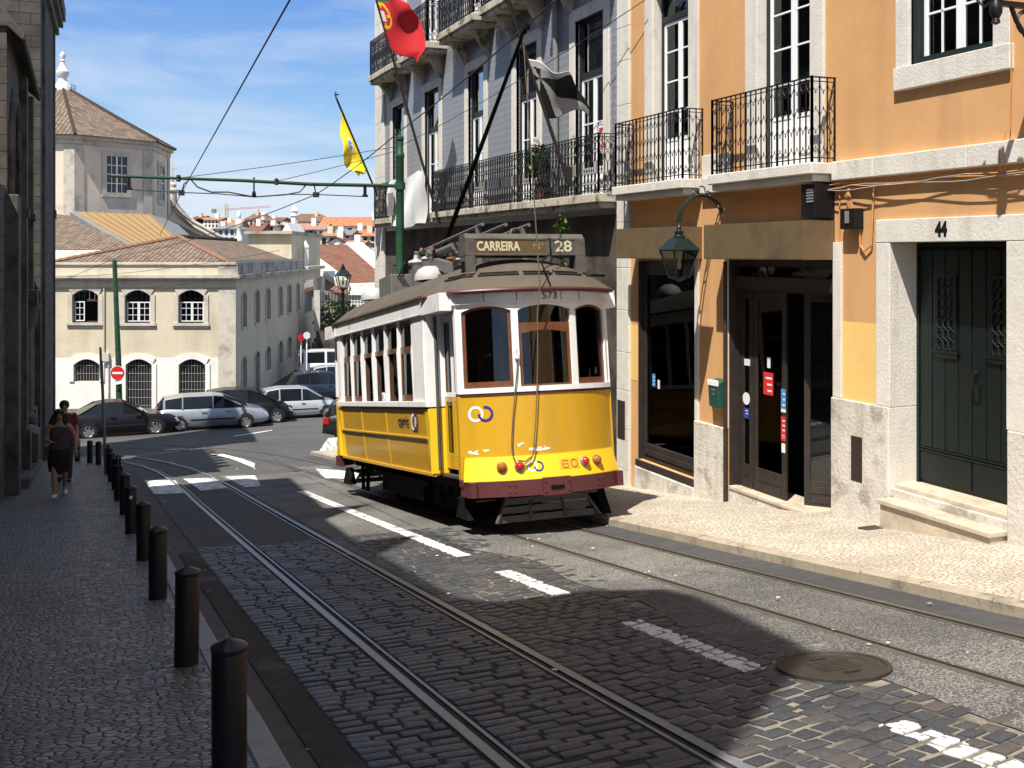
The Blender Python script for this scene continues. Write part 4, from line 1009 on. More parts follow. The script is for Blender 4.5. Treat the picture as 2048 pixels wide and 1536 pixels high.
# --- platforms, front (-1) and rear (+1)
for e in (-1, 1):
    mb = MB(); band(mb, -TH, TH, .97, 1.718, 0, 0, e, 36); fr = mb.build('dash_panel', M['t_yellow'], TR, smooth=True, local=True)
    mb = MB(); band(mb, -.672, .672, .685, .97, .090, .012, e, 36, th=.05); mb.build('lower_band', M['t_yellow_lit'], fr, smooth=True, local=True)
    mb = MB(); band(mb, -.632, .632, .495, .683, .130, .130, e, 36, th=.12)
    for s in (-1, 1): mb.box(*sorted((s*.955, s*1.035)), *sorted((e*3.74, e*3.36)), .497, .681)
    fd = mb.build('fender', M['t_maroon'], TR, smooth=True, local=True)
    mb = MB(); band(mb, -TH, TH, 1.72, 1.75, .012, .012, e, 36); mb.build('waist_line', M['t_maroon'], fr, smooth=True, local=True)
    mb = MB(); band(mb, -TH-.01, TH+.01, 1.751, 1.815, .022, .022, e, 36, th=.07); mb.build('front_sill', M['t_white'], TR, smooth=True, local=True)
    WIN = [(-TH+.032, -.270), (-.215, .232), (.287, TH-.032)]
    PIL = [(-TH, -TH+.032), (-.270, -.215), (.232, .287), (TH-.032, TH)]
    mb = MB()
    for a, b in PIL: band(mb, a, b, 1.815, 2.76, .004, .004, e, 4, th=.07)
    def top_edge(t):
        for a, b in WIN:
            if a <= t <= b: q = (t-a)/(b-a)*2-1; return 2.828-.062*q*q
        return 2.76
    band(mb, -TH, TH, 0, 0, .004, .004, e, 96, th=.05, zf=lambda t: (top_edge(t), 2.868)); mb.build('front_frame', M['t_white'], TR, smooth=True, local=True)
    mb = MB(); band(mb, -TH-.05, TH+.05, 2.872, 2.992, .03, .03, e, 40, th=.06); band(mb, -TH-.05, TH+.05, 2.862, 2.877, .045, .045, e, 40); fa = mb.build('front_fascia', M['t_white'], TR, smooth=True, local=True)
    mb = MB()
    for t in (-.47,-.22,.145,.32): band(mb, t-.004, t+.004, 2.88, 2.990, .033, .033, e, 1)
    mb.build('fascia_joint', M['kerb_grey'], fa, local=True)
    for j, (a, b) in enumerate(WIN):
        mb = MB(); w_ = .026
        zb, zt = (1.816, 2.79) if j != 1 else (1.818, 2.58)
        band(mb, a, a+w_, zb, zt-.03, -.025, -.025, e, 3, th=.03); band(mb, b-w_, b, zb, zt-.03, -.025, -.025, e, 3, th=.03)
        band(mb, a+w_, b-w_, zb, zb+(.075 if j != 1 else .02), -.025, -.025, e, 12, th=.03)
        if j == 1: band(mb, a, b, 0, 0, -.024, -.024, e, 20, th=.03, zf=lambda t, a=a, b=b: (2.53-.05*((t-a)/(b-a)*2-1)**2-.02, 2.605))
        else: band(mb, a, b, 0, 0, -.024, -.024, e, 20, th=.03, zf=lambda t: (top_edge(t)-.03, top_edge(t)+.01))
        fw = mb.build('front_window', M['t_wood'], TR, smooth=True, local=True)
        mb = MB(); band(mb, a, b, 0, 0, -.04, -.04, e, 12, th=.004, zf=lambda t: (1.83, top_edge(t)+.01)); mb.build('pane', M['t_glass'], fw, smooth=True, local=True)
    # corner side returns between dash and doors
    for s in (-1, 1):
        c = arc(s*TH, 0, 0, e); mb = MB()
        xa, xb = sorted((c.x+s*.03, c.x-s*.05)); ya, yb = sorted((c.y, c.y-e*.10))
        mb.box(xa, xb, ya, yb, .70, 1.72, 0); mb.box(xa, xb, ya, yb, 1.75, 2.99, 1); mb.box(xa, xb, ya, yb, 1.721, 1.749, 2)
        mb.box(xa, xb, ya, yb, .62, .699, 2)
        mb.build('corner_return', [M['t_yellow'], M['t_white'], M['t_maroon']], TR, local=True, bevel=.008)
        # recess wall, folding doors, step, grab rail
        xd_ = s*.955; y0, y1 = sorted((e*(S2+.01), e*(abs(c.y)-.10)))
        mb = MB(); xa, xb = sorted((s*.93, s*1.19)); ya, yb = sorted((e*(S2-.05), e*(S2-.01)))
        mb.box(xa, xb, *sorted((e*(S2+.001), e*(S2+.012))), .74, 1.58, 0); mb.box(xa, xb, *sorted((e*(S2+.001), e*(S2+.012))), 1.60, 2.83, 1)
        mb.build('recess_wall', [M['t_yellow_lit'], M['t_white']], TR, local=True)
        mb = MB(); xa, xb = sorted((s*.93, s*1.235)); mb.box(xa, xb, y0-.03, y1+.1, 2.80, 3.03); mb.build('door_header', M['t_white'], TR, local=True, bevel=.005)
        mb = MB(); mb.box(*sorted((s*.90, s*1.04)), y0, y1, .70, .735); mb.box(*sorted((s*.58, s*.84)), y0+.02, y1, .40, .43); mb.build('step', M['t_steel'], TR, local=True, bevel=.004)
        L = (y1-y0)/2
        for q in range(2):
            a, b = y0+q*L+.008, y0+(q+1)*L-.008; mb = MB(); xa, xb = sorted((xd_-.018, xd_+.018))
            frame_yz(mb, xa, xb, a, b, .80, 1.715, .055, wb=.20, wt=.06); frame_yz(mb, xa, xb, a, b, 1.717, 2.79, .045, mi=1, wb=.06, wt=.10)
            dl = mb.build('door_leaf', [M['t_yellow'], M['t_white']], TR, local=True, bevel=.004)
            mb = MB(); frame_yz(mb, xd_-.012, xd_+.012, a+.045, b-.045, 1.78, 2.69, .016); mb.build('door_bead', M['t_wood'], dl, local=True)
            mb = MB(); mb.box(xd_-.003, xd_+.003, a+.05, b-.05, .99, 1.66); mb.box(xd_-.003, xd_+.003, a+.05, b-.05, 1.77, 2.70); mb.build('pane', M['t_glass'], dl, local=True)
        mb = MB(); mb.tube([(s*1.08, e*(S2+.05), .78), (s*1.08, e*(S2+.05), 2.78)], .022, 8); mb.build('grab_rail', M['t_steel'], TR, True, local=True)
    # lamps
    for s in (-1, 1):
        for th, m_, nm, r in ((.395, 'amber', 'indicator_lamp', .052), (.267, 'red', 'tail_lamp', .050)):
            th = th*s+.005
            c = arc(th, .845, .054, e); nrm = Vector((math.sin(th), e*math.cos(th), .30)).normalized()
            if m_ not in M: M[m_] = mat(m_+' lens', (.30,.10,.012) if m_ == 'amber' else (.45,.012,.02), .12, var=.1, coat=.5)
            mb = MB(); mb.lathe(c, [(r*1.22,-.02),(r*1.25,.018),(r*1.08,.03)], 24, nrm); lr = mb.build(nm, M['rail_head'] if m_ == 'red' else M['t_rust'], TR, True, local=True)
            mb = MB(); mb.lathe(c, [(r*1.08,.026),(r*.9,.05),(r*.5,.068),(0,.074)], 24, nrm); mb.build('lens', M[m_], lr, True, local=True)
    # rings
    def rings(thc, z, r, d, par):
        for off, col in ((-.62,'ring_white'),(.62,'navy')):
            mb = MB(); n = 48
            def P(t, q): 
                a = off*r+math.cos(t)*q; zz = z+math.sin(t)*q; return arc(thc+a/RC, zz, (d if zz > .98 else .095-(zz-.685)*.274)+(.001 if col == 'navy' else 0), e)
            for i in range(n):
                t0, t1 = 2*math.pi*i/n, 2*math.pi*(i+1)/n
                if col == 'navy' and math.cos((t0+t1)/2) < -.2 and (t0+t1)/2 < math.pi: continue
                mb.add([P(t0,r*.68), P(t0,r), P(t1,r), P(t1,r*.68)], [[0,1,2,3]])
            mb.build('ring_emblem', M[col], par, local=True)
    rings(-.535*(1 if e < 0 else -1), 1.50, .098, .004, fr); rings(-.14, .835, .062, .036, fr)
    # orange sticker with two outlined rings
    mb = MB(); band(mb, .052, .222, .78, .90, .069, .036, e, 6, th=.002); st_ = mb.build('sticker', mat('orange sticker', (.72,.36,.03), .5), fr, local=True)
    mb = MB()
    for off, a0 in ((.097, 30), (.175, -180)):
        for i in range(22):
            t = R(a0+ (300 if a0 == 30 else 360)*i/21); t1 = R(a0+(300 if a0 == 30 else 360)*(i+1)/21)
            mb.tube([arc(off+math.cos(t)*.029, .838+math.sin(t)*.045, .099-(.153+math.sin(t)*.045)*.274, e), arc(off+math.cos(t1)*.029, .838+math.sin(t1)*.045, .099-(.153+math.sin(t1)*.045)*.274, e)], .0028, 4, caps=False)
    mb.tube([arc(.075, .838, .057, e), arc(.118, .838, .057, e)], .0028, 4)
    mb.build('sticker_rings', M['black_letter'], st_, local=True)
    # chipped paint showing pale filler
    if e < 0:
        random.seed(3)
        for tc, zc, n, sc in ((-.60,1.03,14,.045),(-.50,1.05,5,.02),(-.24,1.10,5,.02),(-.09,1.045,6,.05)):
            mb = MB()
            for i in range(n):
                ta = tc+random.uniform(-1,1)*sc; za = zc+random.uniform(-1,1)*sc*(.5 if n != 5 else 1); r = random.uniform(.006,.018)
                mb.poly([arc(ta+math.cos(k*1.05)*r*random.uniform(.7,1.6), za+math.sin(k*1.05)*r*random.uniform(.5,1.1), .003, e) for k in range(6)])
            if tc == -.09: mb.poly([arc(a, b, .0032, e) for a, b in ((-.18,1.03),(-.175,1.06),(-.07,1.065),(-.01,1.05),(-.012,1.028),(-.09,1.018))])
            mb.build('chipped_paint', M['ring_white'], fr, local=True, recalc=False)
        text('573', 'lettering', M['black_letter'], frame(arc(.045, 2.935, .036, e), (math.cos(.045),math.sin(.045),0), (0,0,1)), .125, None, .001, width=.20).parent = TR
    # coupling, bolts, lifeguard gate
    mb = MB(); band(mb, -.105, .105, .48, .70, .150, .150, e, 8, th=.05); mb.build('coupling_plate', M['t_maroon'], fd, local=True, bevel=.006)
    mb = MB(); band(mb, -.05, .05, .555, .60, .160, .160, e, 5, th=.05); mb.build('coupling_slot', M['t_black'], fd, local=True)
    mb = MB()
    for tb in (-.32, .385):
        for da in (-.022, .022):
            for dz in (-.04, .04):
                t_ = tb+da; mb.lathe(arc(t_, .59+dz, .128, e), [(.014,0),(.012,.012),(0,.015)], 8, (math.sin(t_), e*math.cos(t_), 0))
    for tb in (-.088, .088):
        for dz in (-.06, .06): mb.lathe(arc(tb, .59+dz, .149, e), [(.014,0),(.012,.012),(0,.015)], 8, (math.sin(tb), e*math.cos(tb), 0))
    mb.build('bolt', M['t_maroon'], fd, local=True)
    gx = .02; yb_ = e*3.70; yt_ = e*3.58
    mb = MB()
    zl = [(.50,.51),(.41,.565),(.31,.63),(.205,.695)]
    for i in range(4):
        z, hw = zl[i]; yy = yt_+(yb_-yt_)*(1-z/.45)
        if i == 0: mb.box(-hw, hw, yy-.02, yy+.02, z-.03, z+.05); continue
        mb.hexa([(-hw,yy-.014,z-.045),(hw,yy-.014,z-.045),(hw,yy+.014,z-.045),(-hw,yy+.014,z-.045),(-hw+.05,yy-.014,z+.035),(hw-.05,yy-.014,z+.035),(hw-.05,yy+.014,z+.035),(-hw+.05,yy+.014,z+.035)])
    for s in (-1, 1): mb.bar((s*.50, yt_+e*.0, .52), (s*.70, yb_, .165), .04, .03)
    for x in (-.2, .2): mb.bar((x, yt_-e*.03, .52), (x*1.2, yb_-e*.02, .18), .04, .02)
    for s in (-1, 1): mb.tube([(s*.50, yt_-.06, .52), (s*.50, yt_+.06, .52)], .045, 10)
    mb.build('lifeguard', M['t_steel'], TR, local=True)
    mb = MB(); mb.prism([(.86, e*3.1, .48), (.86, e*3.25, .48), (.88, e*3.42, .12), (.86, e*2.9, .12)], (.12,0,0)); mb.prism([(-.86, e*3.1, .48), (-.86, e*3.25, .48), (-.88, e*3.42, .20), (-.86, e*2.9, .20)], (-.10,0,0)); mb.each('step_bracket', M['t_black'], TR, local=True)
    # driver's stand behind the glass
    mb = MB(); mb.lathe((.18, e*3.32, .86), [(.10,0),(.10,.75),(.14,.78),(.14,.86),(.05,.9),(0,.9)], 14); mb.tube([(.18,e*3.32,1.78),(.36,e*3.25,1.80)], .02, 6); mb.build('controller', M['t_black'], TR, True, local=True)
# --- underframe
mb = MB(); mb.box(-.80, .80, -3.2, 3.2, .52, .68); mb.box(-.62, .62, -2.0, 2.0, .16, .52); mb.box(-.80, -.64, -1.0, .9, .22, .66); mb.box(.64, .80, -.9, 1.0, .25, .66); mb.build('underframe', M['t_black'], TR, local=True)
for s in (-1, 1):
    mb = MB(); x = s*.62; mb.box(*sorted((x-.05, x+.05)), -1.75, 1.75, .36, .50)
    for m in (-1.3, 1.3): mb.box(*sorted((x+s*.02-.06, x+s*.02+.06)), m-.16, m+.16, .22, .58); mb.tube([(x, m-.5, .52), (x, m-.2, .62), (x, m+.2, .62), (x, m+.5, .52)], .03, 6)
    mb.build('truck_frame', M['t_black'], TR, local=True)
    for m in (-1.3, 1.3):
        mb = MB(); mb.lathe((s*.48, m, .385), [(.40,-.02),(.385,.0),(.36,.06),(.30,.062),(.28,.04),(.10,.04),(.08,.07),(0,.07)], 28, (s,0,0)); mb.build('wheel', M['t_black'], TR, True, local=True)
mb = MB(); mb.bar((-.84,-1.4,.50), (-.84,1.6,.50), .03, .07); mb.bar((-.86,1.95,.62), (-.82,2.25,.16), .06); mb.bar((-.86,2.4,.62), (-.82,2.55,.16), .06); mb.bar((-.82,2.2,.16), (-.82,2.6,.16), .05); mb.build('side_guard', M['t_black'], TR, local=True)
# --- roof
def rz(s): return 3.035+.49*(1-abs(s)**2.3)
mb = MB(); mb.grid(lambda a, b: ((a*2-1)*1.262, -S2-.01+(2*S2+.02)*b, rz(a*2-1)), 40, 8)
rf = mb.build('roof', M['t_roof'], TR, smooth=True, local=True)
for e in (-1, 1):
    rim = [Vector((-1.262,e*S2,0)), Vector((-1.20,e*(S2+.30),0)), Vector((-1.13,e*(S2+.55),0))]
    rim += [arc(-TH+2*TH*i/30, 0, .12, e) for i in range(31)]
    rim += [Vector((1.13,e*(S2+.55),0)), Vector((1.20,e*(S2+.30),0)), Vector((1.262,e*S2,0))]
    c0 = Vector((0,e*S2,0))
    def hood(i, s, dz=0): p = c0.lerp(rim[i], s); return Vector((p.x, p.y, rz(s)+dz-.0))
    mb = MB(); n = len(rim)-1; mb.grid(lambda a, b: hood(min(n, round(a*n)), b), n, 14); hd = mb.build('hood', M['t_roof'], TR, smooth=True, local=True, ang=60)
    mb = MB(); mb.tube([Vector((p.x,p.y,3.015)) for p in rim], .026, 8); mb.build('hood_rim', M['t_maroon'], hd, True, local=True)
    for a, b in ((1,5),(6,14),(15,21),(22,29),(31,35)):
        lo = .80
        mb = MB(); mb.tube([hood(i, lo+.01, .004) for i in range(a, b+1)], .022, 6); mb.build('vent_slot', M['groove'], hd, True, local=True)
        mb = MB(); mb.tube([hood(i, lo-.035, .012) for i in range(a, b+1)], .022, 6); mb.build('vent_lip', M['t_roof'], hd, True, local=True)
# destination box with its lettering
for e in (-1,):
    y0, y1 = -3.38, -3.08
    mb = MB(); mb.prism([(-.84,y0,3.51),(-.84,y0,3.735),(-.84,y0+.05,3.80),(-.84,y1-.06,3.80),(-.84,y1,3.70),(-.84,y1,3.51)], (1.68,0,0))
    M['t_box'] = mat('dark sign box metal', (.085,.078,.066), .6, var=.25, vs=5, dirt=(.05,.04,.03), ds=4)
    db = mb.build('destination_box', M['t_box'], TR, local=True, bevel=.006)
    mb = MB()
    for x0, x1 in ((-.845,-.72),(.70,.845)): mb.box(x0, x1, y0-.012, y0, 3.505, 3.735); mb.box(x0, x1, y0-.012, y1-.1, 3.16, 3.503)
    mb.box(.285, .36, y0-.012, y0, 3.42, 3.735); mb.box(-.72, .70, y0-.012, y0, 3.712, 3.735); mb.box(-.72, .70, y0-.012, y0, 3.505, 3.53); mb.build('box_frame', M['t_box'], db, local=True, bevel=.004)
    M['sign_rust'] = mat('rusty brown sign blind', (.10,.062,.026), .6, var=.35, vs=3, dirt=(.05,.045,.04), ds=2); M['sign_grey'] = mat('grey sign blind', (.065,.066,.06), .6, var=.2)
    M['cream'] = mat('cream lettering', (.52,.45,.29), .6); M['cream_faded'] = mat('faded lettering', (.20,.14,.07), .7)
    mb = MB(); mb.box(-.72, .285, y0-.004, y0+.002, 3.53, 3.712); mb.build('sign_face', M['sign_rust'], db, local=True)
    mb = MB(); mb.box(.36, .70, y0-.004, y0+.002, 3.53, 3.712); mb.build('sign_face', M['sign_grey'], db, local=True)
    def tl(s, x, z, size, m_, bold, width):
        o = text(s, 'lettering', m_, frame((x, y0-.006, z), (1,0,0), (0,0,1)), size, None, .002, bold=bold, width=width); o.parent = TR; return o
    tl('CARREIRA', -.395, 3.622, .165, M['cream'], .005, .60); tl('Nº', .17, 3.622, .125, M['cream_faded'], .002, .16); tl('28', .53, 3.622, .205, M['cream'], .003, .245)
    mb = MB(); mb.tube([(-.18,y0+.1,3.79), (-.16,y0+.1,3.86), (-.10,y0+.1,3.88), (-.04,y0+.1,3.86), (-.02,y0+.1,3.79)], .014, 6); mb.build('lifting_eye', M['t_steel'], db, True, local=True)
    mb = MB(); mb.box(-.86, -.842, y0+.05, y0+.09, 3.30, 3.44); mb.box(-.86, -.842, y0+.12, y0+.16, 3.30, 3.44); mb.build('end_vent', M['t_black'], db, local=True)
# roof gear
for x, m in ((-.50,-.75),(-.50,2.6),(.50,-.75),(.50,2.6)):
    mb = MB(); mb.lathe((x, m, rz(x/1.262)-.03), [(.24,0),(.24,.04),(.225,.10),(.18,.17),(.10,.215),(0,.225)], 24); mb.v = [v+Vector((0,0,.02)) for v in mb.v]; mb.build('ventilator', M['t_pale'], TR, True, local=True)
mb = MB(); mb.box(-.56, -.10, 1.25, 2.05, 3.40, 3.78); mb.box(-.60, -.06, 1.20, 2.1, 3.37, 3.41); mb.build('resistor_box', M['t_grey'], TR, local=True, bevel=.02)
mb = MB()
for x in (-.42, .42): mb.bar((x,-2.6,3.46), (x,1.1,3.46), .08, .06)
for m in (-2.2,-1.0,.2,.9): mb.bar((-.45,m,3.50), (.45,m,3.50), .07, .05)
for x, m in ((-.42,.2),(-.30,.65),(.3,.2),(-.42,-.35)): mb.box(x-.06, x+.06, m-.07, m+.07, 3.48, 3.80)
mb.build('roof_rack', M['t_grey'], TR, local=True)
mb = MB()
for x in (-.34, .0, .34): mb.tube([(x,-2.7,4.02), (x,.35,4.02)], .026, 8)
mb.tube([(-.40,.35,4.02), (.40,.35,4.02)], .03, 8); mb.tube([(-.40,-.3,3.93), (.40,-.3,3.93)], .07, 10); mb.tube([(-.30,-1.4,3.90), (-.30,-.2,3.90)], .065, 10); mb.tube([(.25,-1.5,3.86), (.25,-.2,3.86)], .065, 10)
mb.hexa([(-.42,-1.25,3.52),(-.30,-1.25,3.52),(-.30,-.45,3.72),(-.42,-.45,3.72),(-.42,-1.25,3.68),(-.30,-1.25,3.68),(-.30,-.45,3.86),(-.42,-.45,3.86)])
for x in (-.34,.34): mb.bar((x,-2.5,3.48), (x,-2.5,4.04), .06); mb.bar((x,.3,3.5), (x,.3,4.04), .05)
mb.build('folded_frame', M['t_grey'], TR, local=True)
mb = MB()
for x, m, z in ((-.40,.28,3.84),(-.28,-.05,3.86),(.2,.1,3.86)): mb.lathe((x,m,z), [(.03,-.1),(.05,-.06),(.12,-.02),(.135,.01),(.12,.045),(.04,.07),(.03,.14)], 16)
mb.each('insulator', M['t_pale'], TR, smooth=True, local=True)
mb = MB(); random.seed(9)
for i in range(9):
    x, m, z = random.uniform(-.36,.2), random.uniform(-.6,.5), random.uniform(3.80,4.1); mb.tube([(x,m,z), (x+random.uniform(-.12,.12),m+random.uniform(-.3,.2),z+random.uniform(-.15,.12))], random.uniform(.018,.04), 7)
mb.each('spring', M['t_rust'], TR, smooth=True, local=True)
mb = MB()
for k in range(3): mb.tube([(-.30+.05*k,.35,4.05),(-.36+.05*k,.7,4.02),(-.42+.04*k,1.1,3.80),(-.44+.04*k,1.3,3.70)], .012, 5)
mb.tube([(-.06,-2.98,3.80),(.10,-3.13,3.82),(.33,-3.40,3.72),(.33,-3.41,3.50),(.22,-3.50,3.48),(.08,-3.66,3.38),(.05,-3.98,3.05)], .011, 5); mb.each('roof_cable', M['t_black'], TR, smooth=True, local=True)
# trolley pole and its rope
tip = fx(1048, 62, 5.12)
mb = MB(); base = MW(TR) @ Vector((.0, .25, 3.95)); mb.tube([base, base.lerp(tip, .5)+Vector((0,0,.0)), tip], [.042, .034, .024], 8)
tp = mb.build('trolley_pole', M['t_black'], TR, True)
mb = MB(); d = (tip-base).normalized(); mb.bar(tip-d*.03, tip+d*.07, .05, .05); mb.lathe(tip+d*.09+Vector((.02,0,0)), [(.0,-.02),(.05,-.02),(.035,-.006),(.035,.006),(.05,.02),(0,.02)], 14, (1,0,0)); mb.build('trolley_wheel', M['t_black'], tp, True)
WT = MW(TR)
r1 = [tip-d*.05, WT @ Vector((-.12,-4.04,3.06)), WT @ arc(-.08,2.75,.13), WT @ arc(-.09,2.1,.08), WT @ arc(-.10,1.80,.055), WT @ arc(-.12,1.4,.045), WT @ arc(-.145,1.1,.05)]
lp_ = [WT @ arc(-.15, 1.0, .06), WT @ arc(-.18, .92, .085), WT @ arc(-.235, .865, .10), WT @ arc(-.285, .89, .09), WT @ arc(-.31, 1.0, .06), WT @ arc(-.31, 1.15, .04), WT @ arc(-.29, 1.45, .03), WT @ arc(-.262, 1.80, .045), WT @ arc(-.24, 2.05, .03), WT @ arc(-.235, 2.16, .03)]
mb = MB(); mb.tube(r1+lp_, .008, 6); mb.tube([WT @ arc(-.14, 1.1, .055), WT @ arc(-.165, .96, .08), WT @ arc(-.22, .905, .09), WT @ arc(-.27, .92, .09)], .010, 5); mb.build('rope', mat('hemp rope', (.12,.10,.07), .9), TR, True)
mb = MB(); mb.lathe(arc(-.238, 2.17, .01), [(.03,0),(.03,.03),(.012,.05)], 10, (-.3,-1,0)); mb.tube([arc(-.238,2.17,.02), arc(-.24,2.28,.06)], .01, 5); mb.build('rope_cleat', M['t_white'], TR, True, local=True)
# ================================================================== cathedral on the left, its walls throw the big shadow
def masonry(name, c0, c1, bw=.62, bh=.34):
    t = NT(name); o = t.tc.outputs['Object']; sp = t.node('ShaderNodeSeparateXYZ'); t.t.links.new(o, sp.inputs[0])
    cm = t.node('ShaderNodeCombineXYZ'); t.t.links.new(t.math('ADD', sp.outputs[1], sp.outputs[0]), cm.inputs[0]); t.t.links.new(sp.outputs[2], cm.inputs[1])
    b = t.node('ShaderNodeTexBrick'); t.t.links.new(cm.outputs[0], b.inputs['Vector']); b.inputs['Scale'].default_value = 1
    b.inputs['Brick Width'].default_value = bw; b.inputs['Row Height'].default_value = bh; b.inputs['Mortar Size'].default_value = .012; b.inputs['Mortar Smooth'].default_value = .4
    b.inputs['Color1'].default_value = (*c0, 1); b.inputs['Color2'].default_value = (*c1, 1); b.inputs['Mortar'].default_value = (*[x*.35 for x in c0], 1)
    c = t.mix(t.ramp(t.noise(1.1, 8, .65), [(.45, 0.0), (.68, .8)]), b.outputs['Color'], tuple(x*.35 for x in c0))
    t.set(col=c, rough=.85, spec=.2)
    h = t.math('ADD', t.math('MULTIPLY', t.math('SUBTRACT', 1.0, b.outputs['Fac']), 1.0), t.math('MULTIPLY', t.noise(22, 5), .5))
    t.bump(h, .6, .02); return t.m
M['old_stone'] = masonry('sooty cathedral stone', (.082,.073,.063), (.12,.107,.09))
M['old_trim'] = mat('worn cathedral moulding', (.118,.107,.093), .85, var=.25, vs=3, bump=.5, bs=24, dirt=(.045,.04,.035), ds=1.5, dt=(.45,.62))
ca = thing('cathedral', 'dark stone cathedral flank with pointed arch and buttresses along left pavement', 'cathedral', (-1.4, 25, G(25)))
def wall_poly(pts, x0, x1):
    """silhouette in (y, z) extruded between two x planes"""
    mb = MB(); mb.prism([(x0, y, z) for y, z in pts], (x1-x0, 0, 0)); return mb
mb = wall_poly([(.72,-4),(.72,10.8),(1.5,11.1),(2.4,11.3),(2.9,11.1),(3.8,9.6),(4.5,7.75),(5.1,7.2),(7.9,7.0),(8.05,7.5),(8.4,8.75),(8.75,7.4),(9.0,6.95),(11.6,7.0),(11.85,7.5),(12.2,9.2),(12.6,7.6),(13.0,7.5),(17.2,7.95),(19.0,8.1),(19.2,6.7),(20.3,6.1),(20.6,4.6),(21.3,3.0),(21.5,1.5),(21.7,-6)], -2.1, -1.38)
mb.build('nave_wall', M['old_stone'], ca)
mb = MB(); mb.box(-2.0, -1.40, 21.7, 23.7, -7, 1.33); mb.box(-1.9, -1.3, 32.9, 34.95, -8, -.75); mb.each('low_wall', M['old_stone'], ca)
# second bay with a deep pointed arch
mb = MB()
y0, y1, z0, z1 = 23.7, 32.9, -7, 4.55; ya, yb, zs, zp = 24.5, 27.3, 1.3, 3.3
ym = (ya+yb)/2
archp = [(ya, z0)]+[(ya+(ym-ya)*(1-math.cos(R(t))), zs+(zp-zs)*math.sin(R(t))) for t in range(0, 91, 15)]+[(yb-(yb-ym)*(1-math.cos(R(t))), zs+(zp-zs)*math.sin(R(t))) for t in range(75, -1, -15)]+[(yb, z0)]
mb.prism([(-1.38, y, z) for y, z in [(y0,z0),(y0,z1),(ym,z1),(ym,zp)]+archp[7:0:-1][1:]+[(ya,z0)]], (-.75,0,0))
mb.prism([(-1.38, y, z) for y, z in [(ym,zp),(ym,z1),(y1,z1),(y1,z0),(yb,z0)]+archp[-2:7:-1]], (-.75,0,0))
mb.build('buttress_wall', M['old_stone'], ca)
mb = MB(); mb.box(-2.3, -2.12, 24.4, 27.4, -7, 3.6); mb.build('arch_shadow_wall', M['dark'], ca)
mb = MB()
for off, x in ((.0, -1.33), (.16, -1.36)):
    pts = [(x, ya-.10-off+ (p[0]-ya)*(1+ (.2+2*off)/(yb-ya)) , p[1]+(.12+off if p[1] > zs else 0)) for p in archp]
    mb.tube(pts, .07, 6)
mb.build('arch_moulding', M['old_trim'], ca, True)
mb = MB(); mb.prism([(-1.36,23.65,4.55),(-1.10,23.65,4.30),(-1.04,23.65,4.30),(-1.04,23.65,4.42),(-1.5,23.65,5.0),(-2.65,23.65,5.5),(-2.65,23.65,4.5)], (0,9.3,0)); mb.box(-1.22, -1.0, 32.0, 32.6, 4.36, 4.56); mb.build('weathered_ledge', M['old_trim'], ca, bevel=.02)
mb = MB(); mb.box(-3.2, -2.6, 23.7, 33.0, 4.6, 8.2)
y = 23.8
while y < 32.8: mb.box(-3.2, -2.6, y, y+.55, 8.201, 8.9); y += 1.15
mb.build('parapet_wall', M['old_stone'], ca)
mb = MB(); mb.box(-2.602, -2.58, 27.2, 28.4, 5.4, 7.6); mb.prism([(-2.602,30.6,4.9),(-2.602,30.6,7.0),(-2.602,31.05,7.9),(-2.602,31.5,7.0),(-2.602,31.5,4.9)], (.03,0,0)); mb.build('lancet_window', M['dark'], ca)
mb = MB()
for ya_, w_ in ((28.3,.5),(31.9,.6)):
    mb.box(-1.40, -1.20, ya_, ya_+w_, -7, 4.28); mb.box(-1.40, -1.12, ya_-.06, ya_+w_+.06, -7, -4.2); mb.box(-1.40,-1.15, ya_-.04, ya_+w_+.04, .9, 1.1)
mb.build('buttress', M['old_trim'], ca, bevel=.02)
mb = MB(); mb.lathe((-1.30, 29.9, -2.8), [(.16,-1.5),(.26,-1.45),(.26,-1.3),(.17,-1.2),(.16,.9),(.20,.95),(.28,1.1),(.3,1.35),(.34,1.4),(.34,1.55)], 16); mb.prism([(-1.38,29.3,-5.2),(-1.0,29.3,-5.2),(-.98,29.3,-4.5),(-1.38,29.3,-4.3)], (0,1.2,0)); mb.box(-1.38,-1.02,29.45,30.35,-1.24,-.9); mb.build('engaged_column', M['old_trim'], ca, True)
mb = MB(); mb.prism([(-1.02,25.2,-7),(-1.02,33.4,-7),(-1.02,33.4,G(33.4)+.3),(-1.02,25.2,G(25.2)+.32)], (-.36,0,0)); mb.prism([(-1.15,23.6,-7),(-1.15,24.3,-7),(-1.15,24.3,1.2),(-1.15,23.6,1.2)], (-.3,0,0)); mb.build('plinth', M['old_trim'], ca, bevel=.03)
